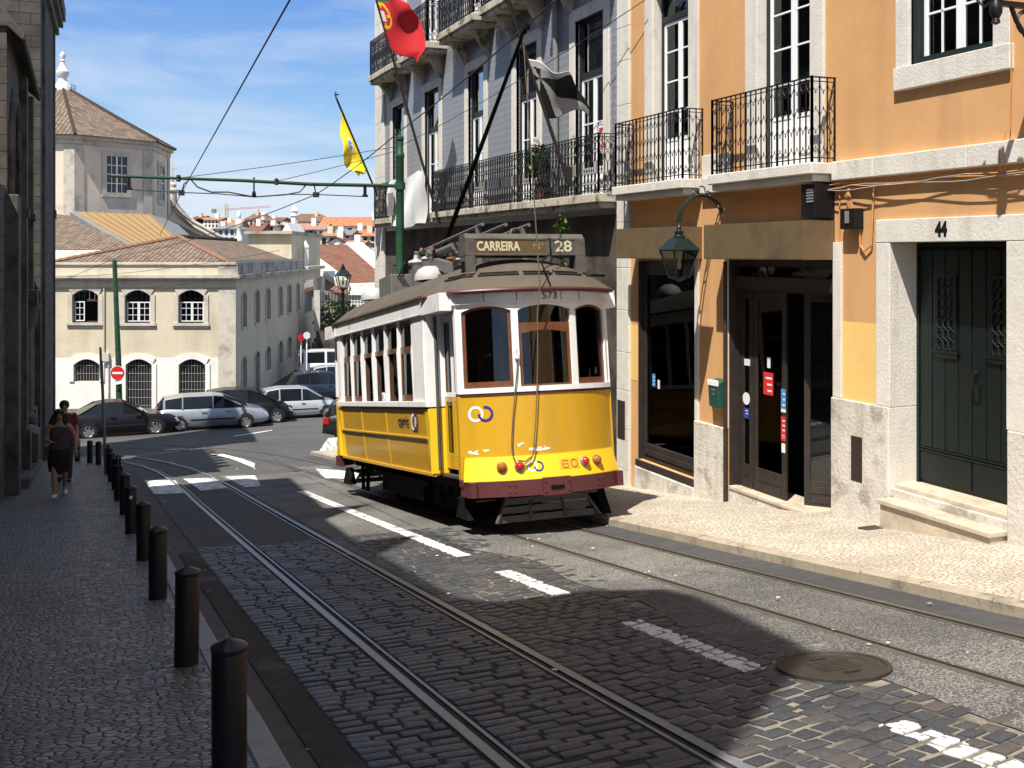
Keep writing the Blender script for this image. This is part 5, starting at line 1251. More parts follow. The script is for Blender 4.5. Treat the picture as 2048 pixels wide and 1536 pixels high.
# corner tower that closes the pavement
fp = [(-1.12,34.9),(-1.02,38.2),(-.89,43.2),(-4.5,39.9),(-4.5,34.9)]
mb = MB(); mb.prism([(x,y,-8) for x, y in fp], (0,0,16.4)); mb.build('corner_tower', M['old_stone'], ca)
mb = MB(); mb.prism([(x+(.28 if i < 3 else 0)*(1 if i else .6),y+(.25 if y > 40 else -.2),8.41) for i, (x, y) in enumerate(fp)], (0,0,.25)); mb.prism([(x+(.14 if i < 3 else 0),y+(.1 if y > 40 else -.1),8.1) for i, (x, y) in enumerate(fp)], (0,0,.30)); mb.prism([(x+(.36 if i < 3 else 0)*(1 if i else .6),y+(.33 if y > 40 else -.3),8.67) for i, (x, y) in enumerate(fp)], (0,0,.5))
mb.build('cornice', M['old_trim'], ca, bevel=.03)
mb = MB(); mb.box(-1.20,-1.0,35.6,36.0,-8,8.0); mb.box(-1.1,-.87,42.0,43.0,-8,8.05); mb.box(-1.1,-.80,41.9,43.1,-8,-5.9); mb.box(-1.1,-.83,41.95,43.05,1.3,1.6); mb.build('corner_shaft', M['old_trim'], ca, bevel=.02)
mb = MB(); mb.box(-24, -12, 3, 41, -8, 9); mb.prism([(-24,3,9.01),(-12,3,9.01),(-18,3,12)], (0,38,0)); mb.build('nave', M['old_stone'], ca)
# ================================================================== overhead line: pole, arm, wires
M['pole_green'] = mat('green tram pole paint', (.022,.072,.036), .45, var=.25, vs=7, dirt=(.02,.045,.025), ds=3)
M['wire'] = mat('overhead wire', (.035,.035,.037), .6)
px = 6.62; py = fx(800, 470, px).y
po = thing('catenary_pole', 'green tram pole with a long bracket arm reaching over the street', 'tram pole', (px, py, G(py)+.1))
mb = MB(); zt = fx(800, 272, px).z; zg = G(py)+.1
mb.lathe((px,py,zg), [(.17,-.1),(.17,.9),(.14,.98),(.115,1.0),(.105,3.2),(.12,3.22),(.12,3.3),(.095,3.34),(.088,zt-zg-.5),(.10,zt-zg-.48),(.10,zt-zg-.40),(.075,zt-zg-.36),(.07,zt-zg-.1),(.09,zt-zg-.08),(.09,zt-zg-.02),(.03,zt-zg+.02),(.02,zt-zg+.12),(0,zt-zg+.14)], 18); mb.build('post', M['pole_green'], po, True)
za = fx(795, 373, px).z; xe = cam(221, 352, 1); xe = xe*(py/xe.y)
mb = MB(); mb.tube([(px,py,za),(px-2,py,za-.01),(3.2,py,xe.z*.55+za*.45),(xe.x,py,xe.z)], [.042,.040,.036,.028], 10); mb.lathe((px,py,za), [(.12,-.08),(.12,.08)], 14); mb.build('bracket_arm', M['pole_green'], po, True)
def onarm(u):
    d = cam(u, 370, 1); d = d*(py/d.y); t = (px-d.x)/(px-xe.x); return Vector((d.x, py, za+(xe.z-za)*t))
mb = MB()
for u in (258, 730): p = onarm(u); mb.box(p.x-.03,p.x+.03,p.y-.03,p.y+.03,p.z-.24,p.z-.02); mb.box(p.x-.06,p.x+.06,p.y-.035,p.y+.035,p.z-.27,p.z-.22)
for u in (357, 553): p = onarm(u); mb.lathe(p+Vector((0,0,-.07)), [(.035,0),(.05,.03),(.03,.06),(.05,.09),(.035,.14)], 10)
p = onarm(508); mb.bar(p+Vector((0,0,.08)), p+Vector((0,0,-.33)), .03); mb.lathe(p+Vector((0,0,-.30)), [(.04,-.05),(.05,0),(.03,.08)], 8)
mb.each('insulator', M['iron'], po, smooth=True)
mb = MB()
A_, B_ = onarm(258)+Vector((0,0,-.26)), onarm(730)+Vector((0,0,-.26))
h1 = cam(363, 385, 1); h1 = h1*(py/h1.y); h2 = cam(632, 389, 1); h2 = h2*(py/h2.y); h3 = onarm(508)+Vector((0,0,-.34))
mb.tube([A_, h1, (h1+h3)/2+Vector((0,0,.02)), h3, (h3+h2)/2+Vector((0,0,.03)), h2, B_], .012, 5)
mb.tube([h1, h1+Vector((.05,0,.18)), h1+Vector((.18,0,.28)), h1+Vector((.32,0,.12)), h1+Vector((.6,0,.02)), (h1+h3)/2+Vector((.2,0,.06)), h3], .016, 5)
mb.tube([h3, (h3+h2)/2+Vector((0,0,.02)), h2+Vector((-.35,0,.05)), h2+Vector((-.2,0,.22)), h2+Vector((-.05,0,.24)), h2], .016, 5)
for h in (h1, h2): mb.box(h.x-.06,h.x+.06,h.y-.05,h.y+.05,h.z-.06,h.z+.05)
mb.build('cross_span', M['wire'], po, True)
def wire(pts, r, label, group='overhead tram wires'):
    mb = MB(); mb.tube(pts, r, 5); return tag(mb.build('overhead_wire', M['wire'], smooth=True), label, 'wire', group)
def sag(a, b, s, n=10): return [a.lerp(b, i/n)+Vector((0,0,-s*4*(i/n)*(1-i/n))) for i in range(n+1)]
# left contact wire: from overhead of the lens down to the far left curve
q0 = cam(582, 0, 1.0); q0 = q0*(3.9/ q0.z) if q0.z > 0 else q0
top = cam(582, -4, 9.2); wire(sag(top, h1, .0)+[cam(320, 470, 38)], .009, 'long overhead wire rising steeply across the sky to the top edge')
wire(sag(h2, cam(800, 262, 21.5), .05)+sag(cam(800, 262, 21.5), cam(1110, 0, 12.5), .05)[1:], .011, 'overhead wire crossing before the facade flags, rising to upper right')
wire(sag(h2, cam(245, 510, 45), .2)+[cam(60, 590, 50)], .011, 'overhead wire running down over the hip roof to far left')
pt = Vector((px, py, fx(800, 292, px).z))
wire(sag(onarm(365)+Vector((0,0,.02)), pt, .03), .008, 'upper stay wire from the arm to the green pole', 'stay wires of the tram pole')
wire(sag(onarm(556)+Vector((0,0,.02)), pt+Vector((0,0,-.08)), .02), .008, 'lower stay wire from mid arm to the green pole', 'stay wires of the tram pole')
wire(sag(pt, fx(1290, 0, 8.2), .1), .007, 'thin cable from the pole along the blue facade to orange house')
for k, (v0, v1) in enumerate(((500, 520), (540, 548))):
    wire(sag(cam(560, v0, 46), cam(80, v1+35, 48), .25), .010, ('upper', 'lower')[k]+' thin wire crossing before the cream facade of customs building')
# ================================================================== flags on the balcony
M['pole_dark'] = mat('dark flag pole', (.025,.018,.014), .5, var=.3)
M['flag_red'] = mat('flag red', (.62,.025,.03), .7, var=.06); M['flag_green'] = mat('flag green', (.01,.17,.10), .7, var=.06); M['flag_yellow'] = mat('flag yellow', (.80,.62,.02), .7, var=.06)
M['flag_white'] = mat('flag white', (.72,.72,.70), .75, var=.06); M['flag_white_shade'] = mat('flag white in shade', (.46,.43,.38), .8, var=.08); M['flag_black'] = mat('flag black', (.012,.012,.014), .75, var=.2); M['flag_blue'] = mat('flag emblem blue', (.04,.09,.35), .6)  # the greyed white stands for the city flag's white in shade
def flag(root, name, fn, nu, nv, mats, pick, th=.004):
    mb = MB(); mb.grid(fn, nu, nv, pick); mb.m = [pick((i % nu+.5)/nu, (i//nu+.5)/nv) for i in range(nu*nv)]
    o = mb.build(name, mats, root, smooth=True, ang=180, recalc=False)
    s = o.modifiers.new('Solidify', 'SOLIDIFY'); s.thickness = th; s.offset = 0; return o
# Portuguese national flag (s along the pole from its tip, t away from the pole)
b0 = fx(870, 415, 7.9); tp_ = Vector((6.40, b0.y-.1, 6.05))
r = thing('national_flag', 'red and green national flag with yellow armillary emblem on slanting pole', 'flag', b0, group=None)
mb = MB(); mb.tube([b0+(b0-tp_)*.08, tp_], [.036,.03], 8); mb.box(7.92,8.02,b0.y-.05,b0.y+.05,b0.z-.2,b0.z+.1); mb.build('pole', M['pole_dark'], r, True)
mb = MB(); mb.lathe(tp_, [(.02,-.05),(.06,0),(.02,.06),(.05,.1),(0,.18)], 10, (tp_-b0)); mb.build('finial', M['flag_yellow'], r, True)
dn = (b0-tp_).normalized()
def pf(s, t):
    # hoist on the pole, cloth hanging and blown towards the viewer
    p = tp_+dn*(.02+s*1.22)
    k = .75+.25*math.sin(s*3.1)
    return p+Vector((.62*t*k+.10*math.sin(t*7+s*3)*t, -1.05*t*k+.14*math.sin(s*8+t*5)*t, -t*(.02+.55*s*(1-.45*t)+.22*t)+.08*math.sin(s*11+t*4)*t))
def pick_pt(s, t):
    # the flag is flown with green at the hoist; emblem on the seam
    d = math.hypot((t-.07)*1.25, (s-.36)*1.0)
    if .20 < d < .255: return 2
    if d < .20:
        if abs(t-.07) < .085 and abs(s-.36) < .14: return 3 if abs(t-.07) < .05 and abs(s-.36) < .10 else 0
        if abs(s-.36) < .02 or abs(t-.07) < .012: return 2
    return 1 if t < .07-.12*s or (s < .10 and t < .45) else 0
flag(r, 'cloth', pf, 60, 60, [M['flag_red'], M['flag_green'], M['flag_yellow'], M['flag_white']], pick_pt)
# city flag, black and white gyrons
b1 = fx(1130, 345, 7.9); t1_ = Vector((6.72, b1.y, 4.65))
r = thing('city_flag', 'black and white gyronny flag on a pole leaning over the tram', 'flag', b1)
mb = MB(); mb.tube([b1+(b1-t1_)*.06, t1_], [.036,.03], 8); mb.box(7.92,8.02,b1.y-.05,b1.y+.05,b1.z-.2,b1.z+.1); mb.build('pole', M['pole_dark'], r, True)
dn1 = (b1-t1_).normalized()
fa0 = fx(1030, 95, 0.0) if False else None
def cf(s, t):
    p = t1_+dn1*(1.34+s*1.10)
    k = 1-.22*(s-.3)**2
    return p+Vector((.38*t*k+.07*math.sin(t*6+s*2.5)*t, -.86*t*k+.10*math.sin(s*7+t*5)*t, -t*(.30-.42*s)+.09*math.sin(t*7+s*3)*t-.10*t*t))
def pick_c(s, t):
    a = (math.degrees(math.atan2(s-.33, (t-.15)*1.1))+360+14) % 360
    if s < .15-.06*abs(t-.5): return 2  # top fold coloured brighter white, as if lit by the sun
    return int(a//45) % 2
flag(r, 'cloth', cf, 50, 50, [M['flag_black'], M['flag_white_shade'], M['flag_white']], pick_c)
mb = MB(); mb.slab(lambda a, b: t1_+dn1*(.15+a*1.05)+Vector((.01, .03*math.sin(b*6.3)-.035, .03*math.cos(b*6.3))), 10, 8, (0,-.004,0)); mb.build('furled_cloth', M['flag_black'], r, True)
# yellow flag at the far corner
b2 = fx(747, 372, 7.9); t2_ = Vector((6.85, b2.y+.1, 4.45))
r = thing('yellow_flag', 'bright yellow flag with small emblem drooping from thin pole, against the sky', 'flag', b2)
mb = MB(); mb.tube([b2+(b2-t2_)*.1, t2_], .03, 8); mb.lathe(t2_, [(.03,-.1),(.015,.0),(.04,.04),(.015,.08),(.02,.12)], 8, (t2_-b2)); mb.bar(t2_+Vector((-.09,0,.14)), t2_+Vector((.06,0,.16)), .03); mb.bar(t2_+Vector((-.03,0,.08)), t2_+Vector((-.04,0,.24)), .03); mb.build('pole', M['lamp_green'], r, True)
dn2 = (b2-t2_).normalized(); L2 = (b2-t2_).length
yA, yB_ = t2_+dn2*.25, t2_+dn2*(L2*.82)
yC, yD = yA+Vector((.03,0,-1.32)), yB_+Vector((-.2,0,-.16))
def yf(s, t):
    p = yA.lerp(yB_, s).lerp(yC.lerp(yD, s), t)
    return p+Vector((.05*math.sin(t*9+s*4)*t, .12*math.sin(s*9+t*5)*t, -.14*math.sin(math.pi*s)*t+.04*math.sin(t*10+s*6)*t))
def pick_y(s, t):
    d = math.hypot((t-.35)*1.0, (s-.42)*1.3)
    if d < .17: return 1 if d > .12 or int(t*40+s*30) % 3 == 0 else 2
    return 0
flag(r, 'cloth', yf, 40, 60, [M['flag_yellow'], M['flag_white'], M['flag_blue']], pick_y)
# white banner hung over the railing
r = thing('hanging_banner', 'white sheet banner with grey picture hung over the balcony railing behind pole', 'banner', (7.9, 27.2, .7))
mb = MB(); mb.slab(lambda a, b: (7.88+.05*math.sin(a*21+b*2)*(1.1-b)+.05*math.sin(a*8+b*5), 25.42+3.4*a, .74+.05*math.sin(a*9)-.012*a+(1.28+.05*math.sin(a*5))*b), 50, 12, (.006,0,0)); mb.build('sheet', M['flag_white'], r, True)
mb = MB(); mb.grid(lambda a, b: (7.80+.02*math.sin(a*3), 28.0+.62*a+.05*math.sin(b*8), 1.05+.62*b), 8, 8); mb.build('printed_picture', M['kerb_grey'], r, True)
# ================================================================== background (camera-aligned plan X right, Y deep)
def cbox(mb, X0, X1, Y0, Y1, z0, z1, mi=0):
    return mb.hexa([cw(X0,Y0,z0),cw(X1,Y0,z0),cw(X1,Y1,z0),cw(X0,Y1,z0),cw(X0,Y0,z1),cw(X1,Y0,z1),cw(X1,Y1,z1),cw(X0,Y1,z1)], mi)
def roof_poly(mb, pts, mi=0, origin=None, eave=None):
    """planar roof face with tile uv in metres: eave = two indices giving the u direction"""
    pts = [Vector(p) for p in pts]; e = eave or (0, 1); u = (pts[e[1]]-pts[e[0]]).normalized()
    n = None
    for i in range(1, len(pts)-1):
        n = (pts[i]-pts[0]).cross(pts[i+1]-pts[0])
        if n.length > 1e-4: break
    n.normalize(); v = n.cross(u)
    if v.z < 0: v = -v
    o = pts[e[0]]; mb.poly(pts, mi, [((p-o).dot(u), (p-o).dot(v)) for p in pts])
OLDT = [(.16,.105,.075), (.13,.092,.07), (.19,.135,.10), (.10,.078,.064), (.21,.165,.125), (.24,.135,.085)]
M['tiles_old'] = roofmat('weathered clay tiles', OLDT, .27, .36); M['tiles_red'] = roofmat('red brown clay tiles', [(.20,.075,.045), (.17,.065,.04), (.24,.09,.055)], .34, .5, .6)
M['tiles_orange'] = roofmat('orange clay tiles', [(.50,.16,.06), (.56,.20,.08), (.42,.13,.06)], .4, .6, .4); M['tiles_brown'] = roofmat('brown roof tiles', [(.16,.085,.06), (.19,.10,.07)], .4, .6, .4)
M['tiles_pink'] = roofmat('faded pink tiles', [(.42,.22,.15), (.38,.19,.13)], .4, .6, .4)
M['cream'] if 'cream' in M else None
M['render_cream'] = mat('cream render', (.57,.50,.37), .85, var=.08, vs=.8, dirt=(.42,.36,.26), ds=.5, dt=(.5,.75), streak=((.36,.31,.23), 1.1, .6)); M['render_white'] = mat('whitewash', (.70,.69,.65), .85, var=.06, vs=1, dirt=(.6,.57,.5), ds=.8, dt=(.55,.8), streak=((.55,.52,.45), 1.2, .5))
M['render_stone'] = mat('grey dressed stone', (.50,.46,.39), .85, var=.12, vs=2, bump=.3, bs=12, dirt=(.28,.25,.2), ds=1.2, dt=(.5,.7))
M['parapet_stone'] = mat('weathered parapet stone', (.42,.39,.33), .9, var=.2, vs=2, dirt=(.16,.15,.13), ds=1, dt=(.45,.62)); M['bronze_roof'] = mat('tan standing seam metal', (.30,.20,.095), .55, var=.06, vs=1)
M['lead'] = mat('lead and shaded metal grey', (.17,.17,.165), .6, var=.2); M['frame_brown'] = mat('brown painted frame', (.10,.045,.03), .6)
M['dull_glass'] = mat('dusty dark glass', (.016,.018,.02), .5, var=.3, spec=.1)
YB = 56.4; ZB = -8.109
be = thing('corner_building', 'two storey cream corner building with barred ground floor and tiled hip roof', 'building', cw(-18, YB, ZB))
def pxz(v, Y): return -(v-HY)/F*Y
def pxX(u, Y): return (u-1024)/F*Y
FW = [(145,197,579,645), (250,301,580,646), (357,408,580,646)]; LW = [(148,200,718,763), (252,304,718,835), (358,411,718,835)]
XL, XRb = -31.0, pxX(471, YB)
def arched(mb, X0, X1, Y0, Y1, z0, z1, rise, n=8, mi=0):
    pts = [(X0,z0),(X1,z0)]+[(X1-(X1-X0)*i/n, z1-rise+rise*math.sin(math.pi*i/n)**.8) for i in range(n+1)]
    mb.prism([cw(x, Y0, z) for x, z in pts], cw(0, Y1-Y0, 0), mi)
mb = MB(); ops = [(pxX(a,YB), pxX(b,YB), pxz(d,YB), pxz(c,YB)) for a, b, c, d in FW+LW]
xs_ = sorted({XL, XRb, *[o[0] for o in ops], *[o[1] for o in ops]}); zsp = pxz(715, YB); zs_ = sorted({ZB-1, 0-.42, zsp, *[o[2] for o in ops], *[o[3] for o in ops]})
for i in range(len(xs_)-1):
    for k in range(len(zs_)-1):
        cx, cz = (xs_[i]+xs_[i+1])/2, (zs_[k]+zs_[k+1])/2
        if any(o[0] < cx < o[1] and o[2] < cz < o[3] for o in ops): continue
        mb.add([cw(xs_[i],YB,zs_[k]), cw(xs_[i+1],YB,zs_[k]), cw(xs_[i+1],YB,zs_[k+1]), cw(xs_[i],YB,zs_[k+1])], [[0,1,2,3]], 1 if cz < zsp else 0)
for o in ops:
    for P in ([(o[0],0,o[2]),(o[0],.4,o[2]),(o[0],.4,o[3]),(o[0],0,o[3])], [(o[1],0,o[2]),(o[1],.4,o[2]),(o[1],.4,o[3]),(o[1],0,o[3])], [(o[0],0,o[2]),(o[1],0,o[2]),(o[1],.4,o[2]),(o[0],.4,o[2])], [(o[0],0,o[3]),(o[1],0,o[3]),(o[1],.4,o[3]),(o[0],.4,o[3])]):
        mb.add([cw(x, YB+y, z) for x, y, z in P], [[0,1,2,3]], 0)
mb.build('front_wall', [M['render_cream'], M['render_white']], be)
mb = MB(); cbox(mb, XL, XRb-.3, YB+.9, YB+1.0, ZB, -.5); mb.build('interior', M['dark'], be)
mb = MB(); cbox(mb, pxX(437,YB), XRb+.03, YB-.06, YB+.3, ZB-1, pxz(572,YB)); mb.build('corner_quoin', M['render_stone'], be)
mb = MB(); z1, z2, z3 = pxz(556,YB), pxz(550,YB), pxz(527,YB)
cbox(mb, XL, XRb+.04, YB-.10, YB+.3, pxz(575,YB), z1); mb.build('frieze', M['render_cream'], be)
mb = MB(); cbox(mb, XL, XRb+.3, YB-.38, YB+.3, z1+.002, z2); cbox(mb, XL, XRb+.2, YB-.24, YB+.3, z1-.10, z1); mb.build('cornice', M['render_stone'], be)
mb = MB(); cbox(mb, XL, XRb+.05, YB-.06, YB+.35, z2+.002, z3-.08); mb.build('parapet', M['render_cream'], be)
mb = MB(); cbox(mb, XL, XRb+.12, YB-.14, YB+.45, z3-.078, z3); cbox(mb, pxX(437,YB), XRb+.15, YB-.10, YB+.4, z2+.004, z3+.003); mb.build('coping', M['parapet_stone'], be)
for k, (a, b, c, d) in enumerate(FW+LW):
    up = k < 3; X0, X1, z0, z1_ = pxX(a,YB), pxX(b,YB), pxz(d,YB), pxz(c,YB); W = X1-X0
    mb = MB()
    for s0, s1 in ((X0-.24, X0), (X1, X1+.24)): cbox(mb, s0, s1, YB-.07, YB+.05, z0 if up else max(z0, ZB-.3), z1_-.25)
    n = 10
    for i in range(n):
        q0, q1 = -1+2*i/n, -1+2*(i+1)/n; f = lambda q: z1_-.30+.30*(1-q*q); g = lambda q: z1_+.02+.28*(1-q*q*.9)
        xm = (X0+X1)/2; w0 = W/2
        mb.hexa([cw(xm+q0*w0,YB-.07,f(q0)),cw(xm+q1*w0,YB-.07,f(q1)),cw(xm+q1*w0,YB+.05,f(q1)),cw(xm+q0*w0,YB+.05,f(q0)),cw(xm+q0*w0*1.3,YB-.07,g(q0)),cw(xm+q1*w0*1.3,YB-.07,g(q1)),cw(xm+q1*w0*1.3,YB+.05,g(q1)),cw(xm+q0*w0*1.3,YB+.05,g(q0))])
        mb.hexa([cw(xm+q0*w0,YB+.05,f(q0)),cw(xm+q1*w0,YB+.05,f(q1)),cw(xm+q1*w0,YB+.35,f(q1)),cw(xm+q0*w0,YB+.35,f(q0)),cw(xm+q0*w0,YB+.05,z1_+.01),cw(xm+q1*w0,YB+.05,z1_+.01),cw(xm+q1*w0,YB+.35,z1_+.01),cw(xm+q0*w0,YB+.35,z1_+.01)])
    if up: cbox(mb, X0-.3, X1+.3, YB-.12, YB+.38, z0-.14, z0); cbox(mb, X0-.24, X1+.24, YB-.06, YB+.0, z0-.26, z0-.142)
    wn_ = mb.build('window', M['render_stone'] if up else M['render_white'], be)
    if up:
        mb = MB(); cbox(mb, X0, X1, YB+.18, YB+.24, z1_-.62, z1_-.52); cbox(mb, X0, X1, YB+.18, YB+.24, z0, z0+.07); cbox(mb, X0, X0+.06, YB+.18, YB+.24, z0, z1_-.2); cbox(mb, X1-.06, X1, YB+.18, YB+.24, z0, z1_-.2)
        mb.build('window_frame', M['frame_brown'], wn_)
        mb = MB()
        for i in range(1, 5): x = X0+W*i/5; cbox(mb, x-.015, x+.015, YB+.19, YB+.22, z1_-.52, z1_-.05)
        half = [(X0+.06, X0+W/2-.01), (X0+W/2+.01, X1-.06)]
        for h_, (s0, s1) in enumerate(half):
            if k == 0 and h_ == 1: continue
            if k == 0: s1 = s0+(s1-s0)*.85
            for x in (s0, s1-.05): cbox(mb, x, x+.05, YB+.15, YB+.19, z0+.07, z1_-.62)
            for z in (z0+.07, z1_-.68): cbox(mb, s0, s1, YB+.151, YB+.189, z, z+.05)
            x = (s0+s1)/2; cbox(mb, x-.012, x+.012, YB+.155, YB+.185, z0+.1, z1_-.65)
            for q in (1, 2): z = z0+.07+(z1_-.62-z0-.07)*q/3; cbox(mb, s0, s1, YB+.156, YB+.184, z-.012, z+.012)
        mb.build('casement', M['white_frame'], wn_)
        mb = MB(); cbox(mb, X0+.02, X1-.02 if k else X0+W*.5, YB+.165, YB+.172, z0+.05, z1_-.05); mb.build('pane', M['glass'], wn_)
        if k: mb = MB(); mb.grid(lambda a, b: cw(X0+W*a, YB+.42+.04*math.sin(a*40), z0+(z1_-z0)*.75*b), 40, 2); mb.build('curtain', M['curtain'], wn_, True)
    else:
        mb = MB()
        for i in range(1, 9): x = X0+W*i/9; cbox(mb, x-.012, x+.012, YB+.12, YB+.145, z0, z1_-.1)
        for i in range(0, 7 if k else 4):
            z = z1_-.35-i*.42
            if z > z0: cbox(mb, X0, X1, YB+.10, YB+.118, z-.018, z+.018)
        mb.build('iron_bars', M['kerb_grey'], wn_)
        mb = MB(); cbox(mb, X0, X1, YB+.30, YB+.33, z0, z1_); mb.build('pane', M['darkglass'], wn_)
        if k == 0: mb = MB(); cbox(mb, X0-.24, X1+.24, YB-.09, YB+.3, z0-.22, z0); mb.build('sill', M['render_stone'], wn_)
mb = MB(); mb.tube([cw(pxX(209,YB),YB-.06,z1), cw(pxX(209,YB),YB-.06,pxz(708,YB))], .05, 6); cbox(mb, pxX(207,YB), pxX(220,YB), YB-.2, YB-.0, pxz(722,YB), pxz(706,YB)); mb.tube([cw(pxX(218,YB),YB-.06,pxz(722,YB)), cw(pxX(218,YB),YB-.06,ZB)], .05, 6); mb.build('downpipe', M['render_stone'], be)
# side wall running back from the corner
def sX(Y): return XRb-.036*(Y-YB)
def sY(u): a = (u-1024)/F; return (XRb+.036*YB)/(a+.036)
YE = sY(606)
SW = [(484,492),(510,518),(532,540),(557,564),(575,582),(593,598.5)]
def side_pt(Y, z, out=0.0): return cw(sX(Y)+out, Y, z)
ztop_u = pxz(586, sY(488)); zbot_u = pxz(653, sY(488)); ztop_l = pxz(716, sY(488)); zbot_l = ZB+.15
ops = []
for a, b in SW: ops += [(sY(a), sY(b), zbot_u, ztop_u), (sY(a), sY(b), zbot_l+ (0 if a < 530 else .9), ztop_l)]
mb = MB(); ys_l = sorted({YB, YE, *[o[0] for o in ops], *[o[1] for o in ops]}); zs_l = sorted({ZB-1, -.30, *[o[2] for o in ops], *[o[3] for o in ops]})
for i in range(len(ys_l)-1):
    for k in range(len(zs_l)-1):
        cy, cz = (ys_l[i]+ys_l[i+1])/2, (zs_l[k]+zs_l[k+1])/2
        if any(o[0] < cy < o[1] and o[2] < cz < o[3] for o in ops): continue
        mb.add([side_pt(ys_l[i],zs_l[k]), side_pt(ys_l[i+1],zs_l[k]), side_pt(ys_l[i+1],zs_l[k+1]), side_pt(ys_l[i],zs_l[k+1])], [[0,1,2,3]])
for o in ops:
    for P in ([(o[0],o[2]),(o[0],o[3])], [(o[1],o[2]),(o[1],o[3])], [(o[0],o[2]),(o[1],o[2])], [(o[0],o[3]),(o[1],o[3])]):
        mb.add([side_pt(*P[0]), side_pt(*P[1]), side_pt(*P[1], -.3), side_pt(*P[0], -.3)], [[0,1,2,3]])
mb.build('side_wall', M['render_cream'], be)
for o in ops:
    mb = MB(); yc, r_ = (o[0]+o[1])/2, (o[1]-o[0])/2; n = 8
    for s in (-1, 1): mb.hexa([side_pt(yc+s*r_,o[2],-.02),side_pt(yc+s*(r_+.22),o[2],-.02),side_pt(yc+s*(r_+.22),o[2],.05),side_pt(yc+s*r_,o[2],.05),side_pt(yc+s*r_,o[3]-.2,-.02),side_pt(yc+s*(r_+.22),o[3]-.2,-.02),side_pt(yc+s*(r_+.22),o[3]-.2,.05),side_pt(yc+s*r_,o[3]-.2,.05)])
    for i in range(n):
        t0, t1 = math.pi*i/n, math.pi*(i+1)/n; rise = .35
        P = lambda t, r, up, out: side_pt(yc+math.cos(t)*r, o[3]-.3+up+rise*math.sin(t)*(r/r_)**.5, out)
        mb.hexa([P(t0,r_,0,-.25),P(t1,r_,0,-.25),P(t1,r_,0,.05),P(t0,r_,0,.05),P(t0,r_+.22,.02,-.02),P(t1,r_+.22,.02,-.02),P(t1,r_+.22,.02,.05),P(t0,r_+.22,.02,.05)])
    if o[2] > -5: mb.hexa([side_pt(o[0]-.2,o[2]-.15,-.1),side_pt(o[1]+.2,o[2]-.15,-.1),side_pt(o[1]+.2,o[2]-.15,.08),side_pt(o[0]-.2,o[2]-.15,.08),side_pt(o[0]-.2,o[2],-.1),side_pt(o[1]+.2,o[2],-.1),side_pt(o[1]+.2,o[2],.08),side_pt(o[0]-.2,o[2],.08)])
    sw_ = mb.build('side_window', M['render_stone'], be)
    mb = MB(); mb.add([side_pt(o[0],o[2],-.2),side_pt(o[1],o[2],-.2),side_pt(o[1],o[3],-.2),side_pt(o[0],o[3],-.2)], [[0,1,2,3]]); mb.build('pane', M['dull_glass'], sw_)
    if o[2] > -5:
        mb = MB(); mb.hexa([side_pt(yc-.05,o[2],-.19),side_pt(yc+.05,o[2],-.19),side_pt(yc+.05,o[2],-.12),side_pt(yc-.05,o[2],-.12),side_pt(yc-.05,o[3],-.19),side_pt(yc+.05,o[3],-.19),side_pt(yc+.05,o[3],-.12),side_pt(yc-.05,o[3],-.12)]); mb.build('mullion', M['white_frame'], sw_)
def side_slab(mb, ya, yb, z0, z1, o0, o1): mb.hexa([side_pt(ya,z0,o0),side_pt(yb,z0,o0),side_pt(yb,z0,o1),side_pt(ya,z0,o1),side_pt(ya,z1,o0),side_pt(yb,z1,o0),side_pt(yb,z1,o1),side_pt(ya,z1,o1)])
mb = MB(); side_slab(mb, YB+.31, YE, pxz(556,YB)-.05, pxz(550,YB)+.003, -.2, .33); side_slab(mb, YB+.35, YE, pxz(550,YB)+.005, z3+.01, -.3, .05); mb.build('side_parapet', M['parapet_stone'], be)
mb = MB(); cbox(mb, XL, XRb-1.0, YE-.5, YE, ZB, -.4); cbox(mb, XL, XL+.3, YB, YE, ZB, -.4); cbox(mb, XL, XRb-.9, YB+.3, YE, -.8, -.6); mb.build('rear_wall', M['render_cream'], be)
# hipped roof with the near gable end
ap = cw(-19.3, 62.3, .98); rb = cw(-19.9, 77.5, .98); e0 = cw(-24.6, YB+.5, -.50); e1 = cw(-14.95, YB+.5, -.50); e2 = cw(-15.6, 77.5, -.50); e3 = cw(-24.9, 77.5, -.50)
mb = MB(); roof_poly(mb, [e0, e1, ap]); roof_poly(mb, [e1, e2, rb, ap]); roof_poly(mb, [e3, e0, ap, rb]); roof_poly(mb, [e2, e3, rb]); rf_ = mb.build('roof', M['tiles_old'], be)
M['ridge_red'] = mat('ridge tile red', (.21,.11,.07), .85, var=.3, vs=5)
def ridge(mb, a, b, r):
    n = int((b-a).length/.4)
    for i in range(n): p = a.lerp(b, i/n); q = a.lerp(b, (i+.96)/n); mb.tube([p+Vector((0,0,.02)), q+Vector((0,0,.06))], r, 6)
for e_ in (e0, e1): mb = MB(); ridge(mb, e_, ap, .12); mb.build('hip_ridge', M['ridge_red'], rf_, True)
mb = MB(); ridge(mb, ap, rb, .13); mb.build('ridge', M['tiles_brown'], rf_, True)
# lower left roofs and block behind
mb = MB(); roof_poly(mb, [cam(40,498,60), cam(275,499,60), cam(150,432,69), cam(40,420,69)]); mb.build('rear_roof', M['tiles_old'], be)
mb = MB(); mb.hexa([cam(40,529,59.5),cam(262,529,59.5),cam(262,529,62),cam(40,529,62),cam(40,500,59.9),cam(262,500,59.9),cam(262,500,62),cam(40,500,62)]); mb.build('rear_wall', M['render_stone'], be)
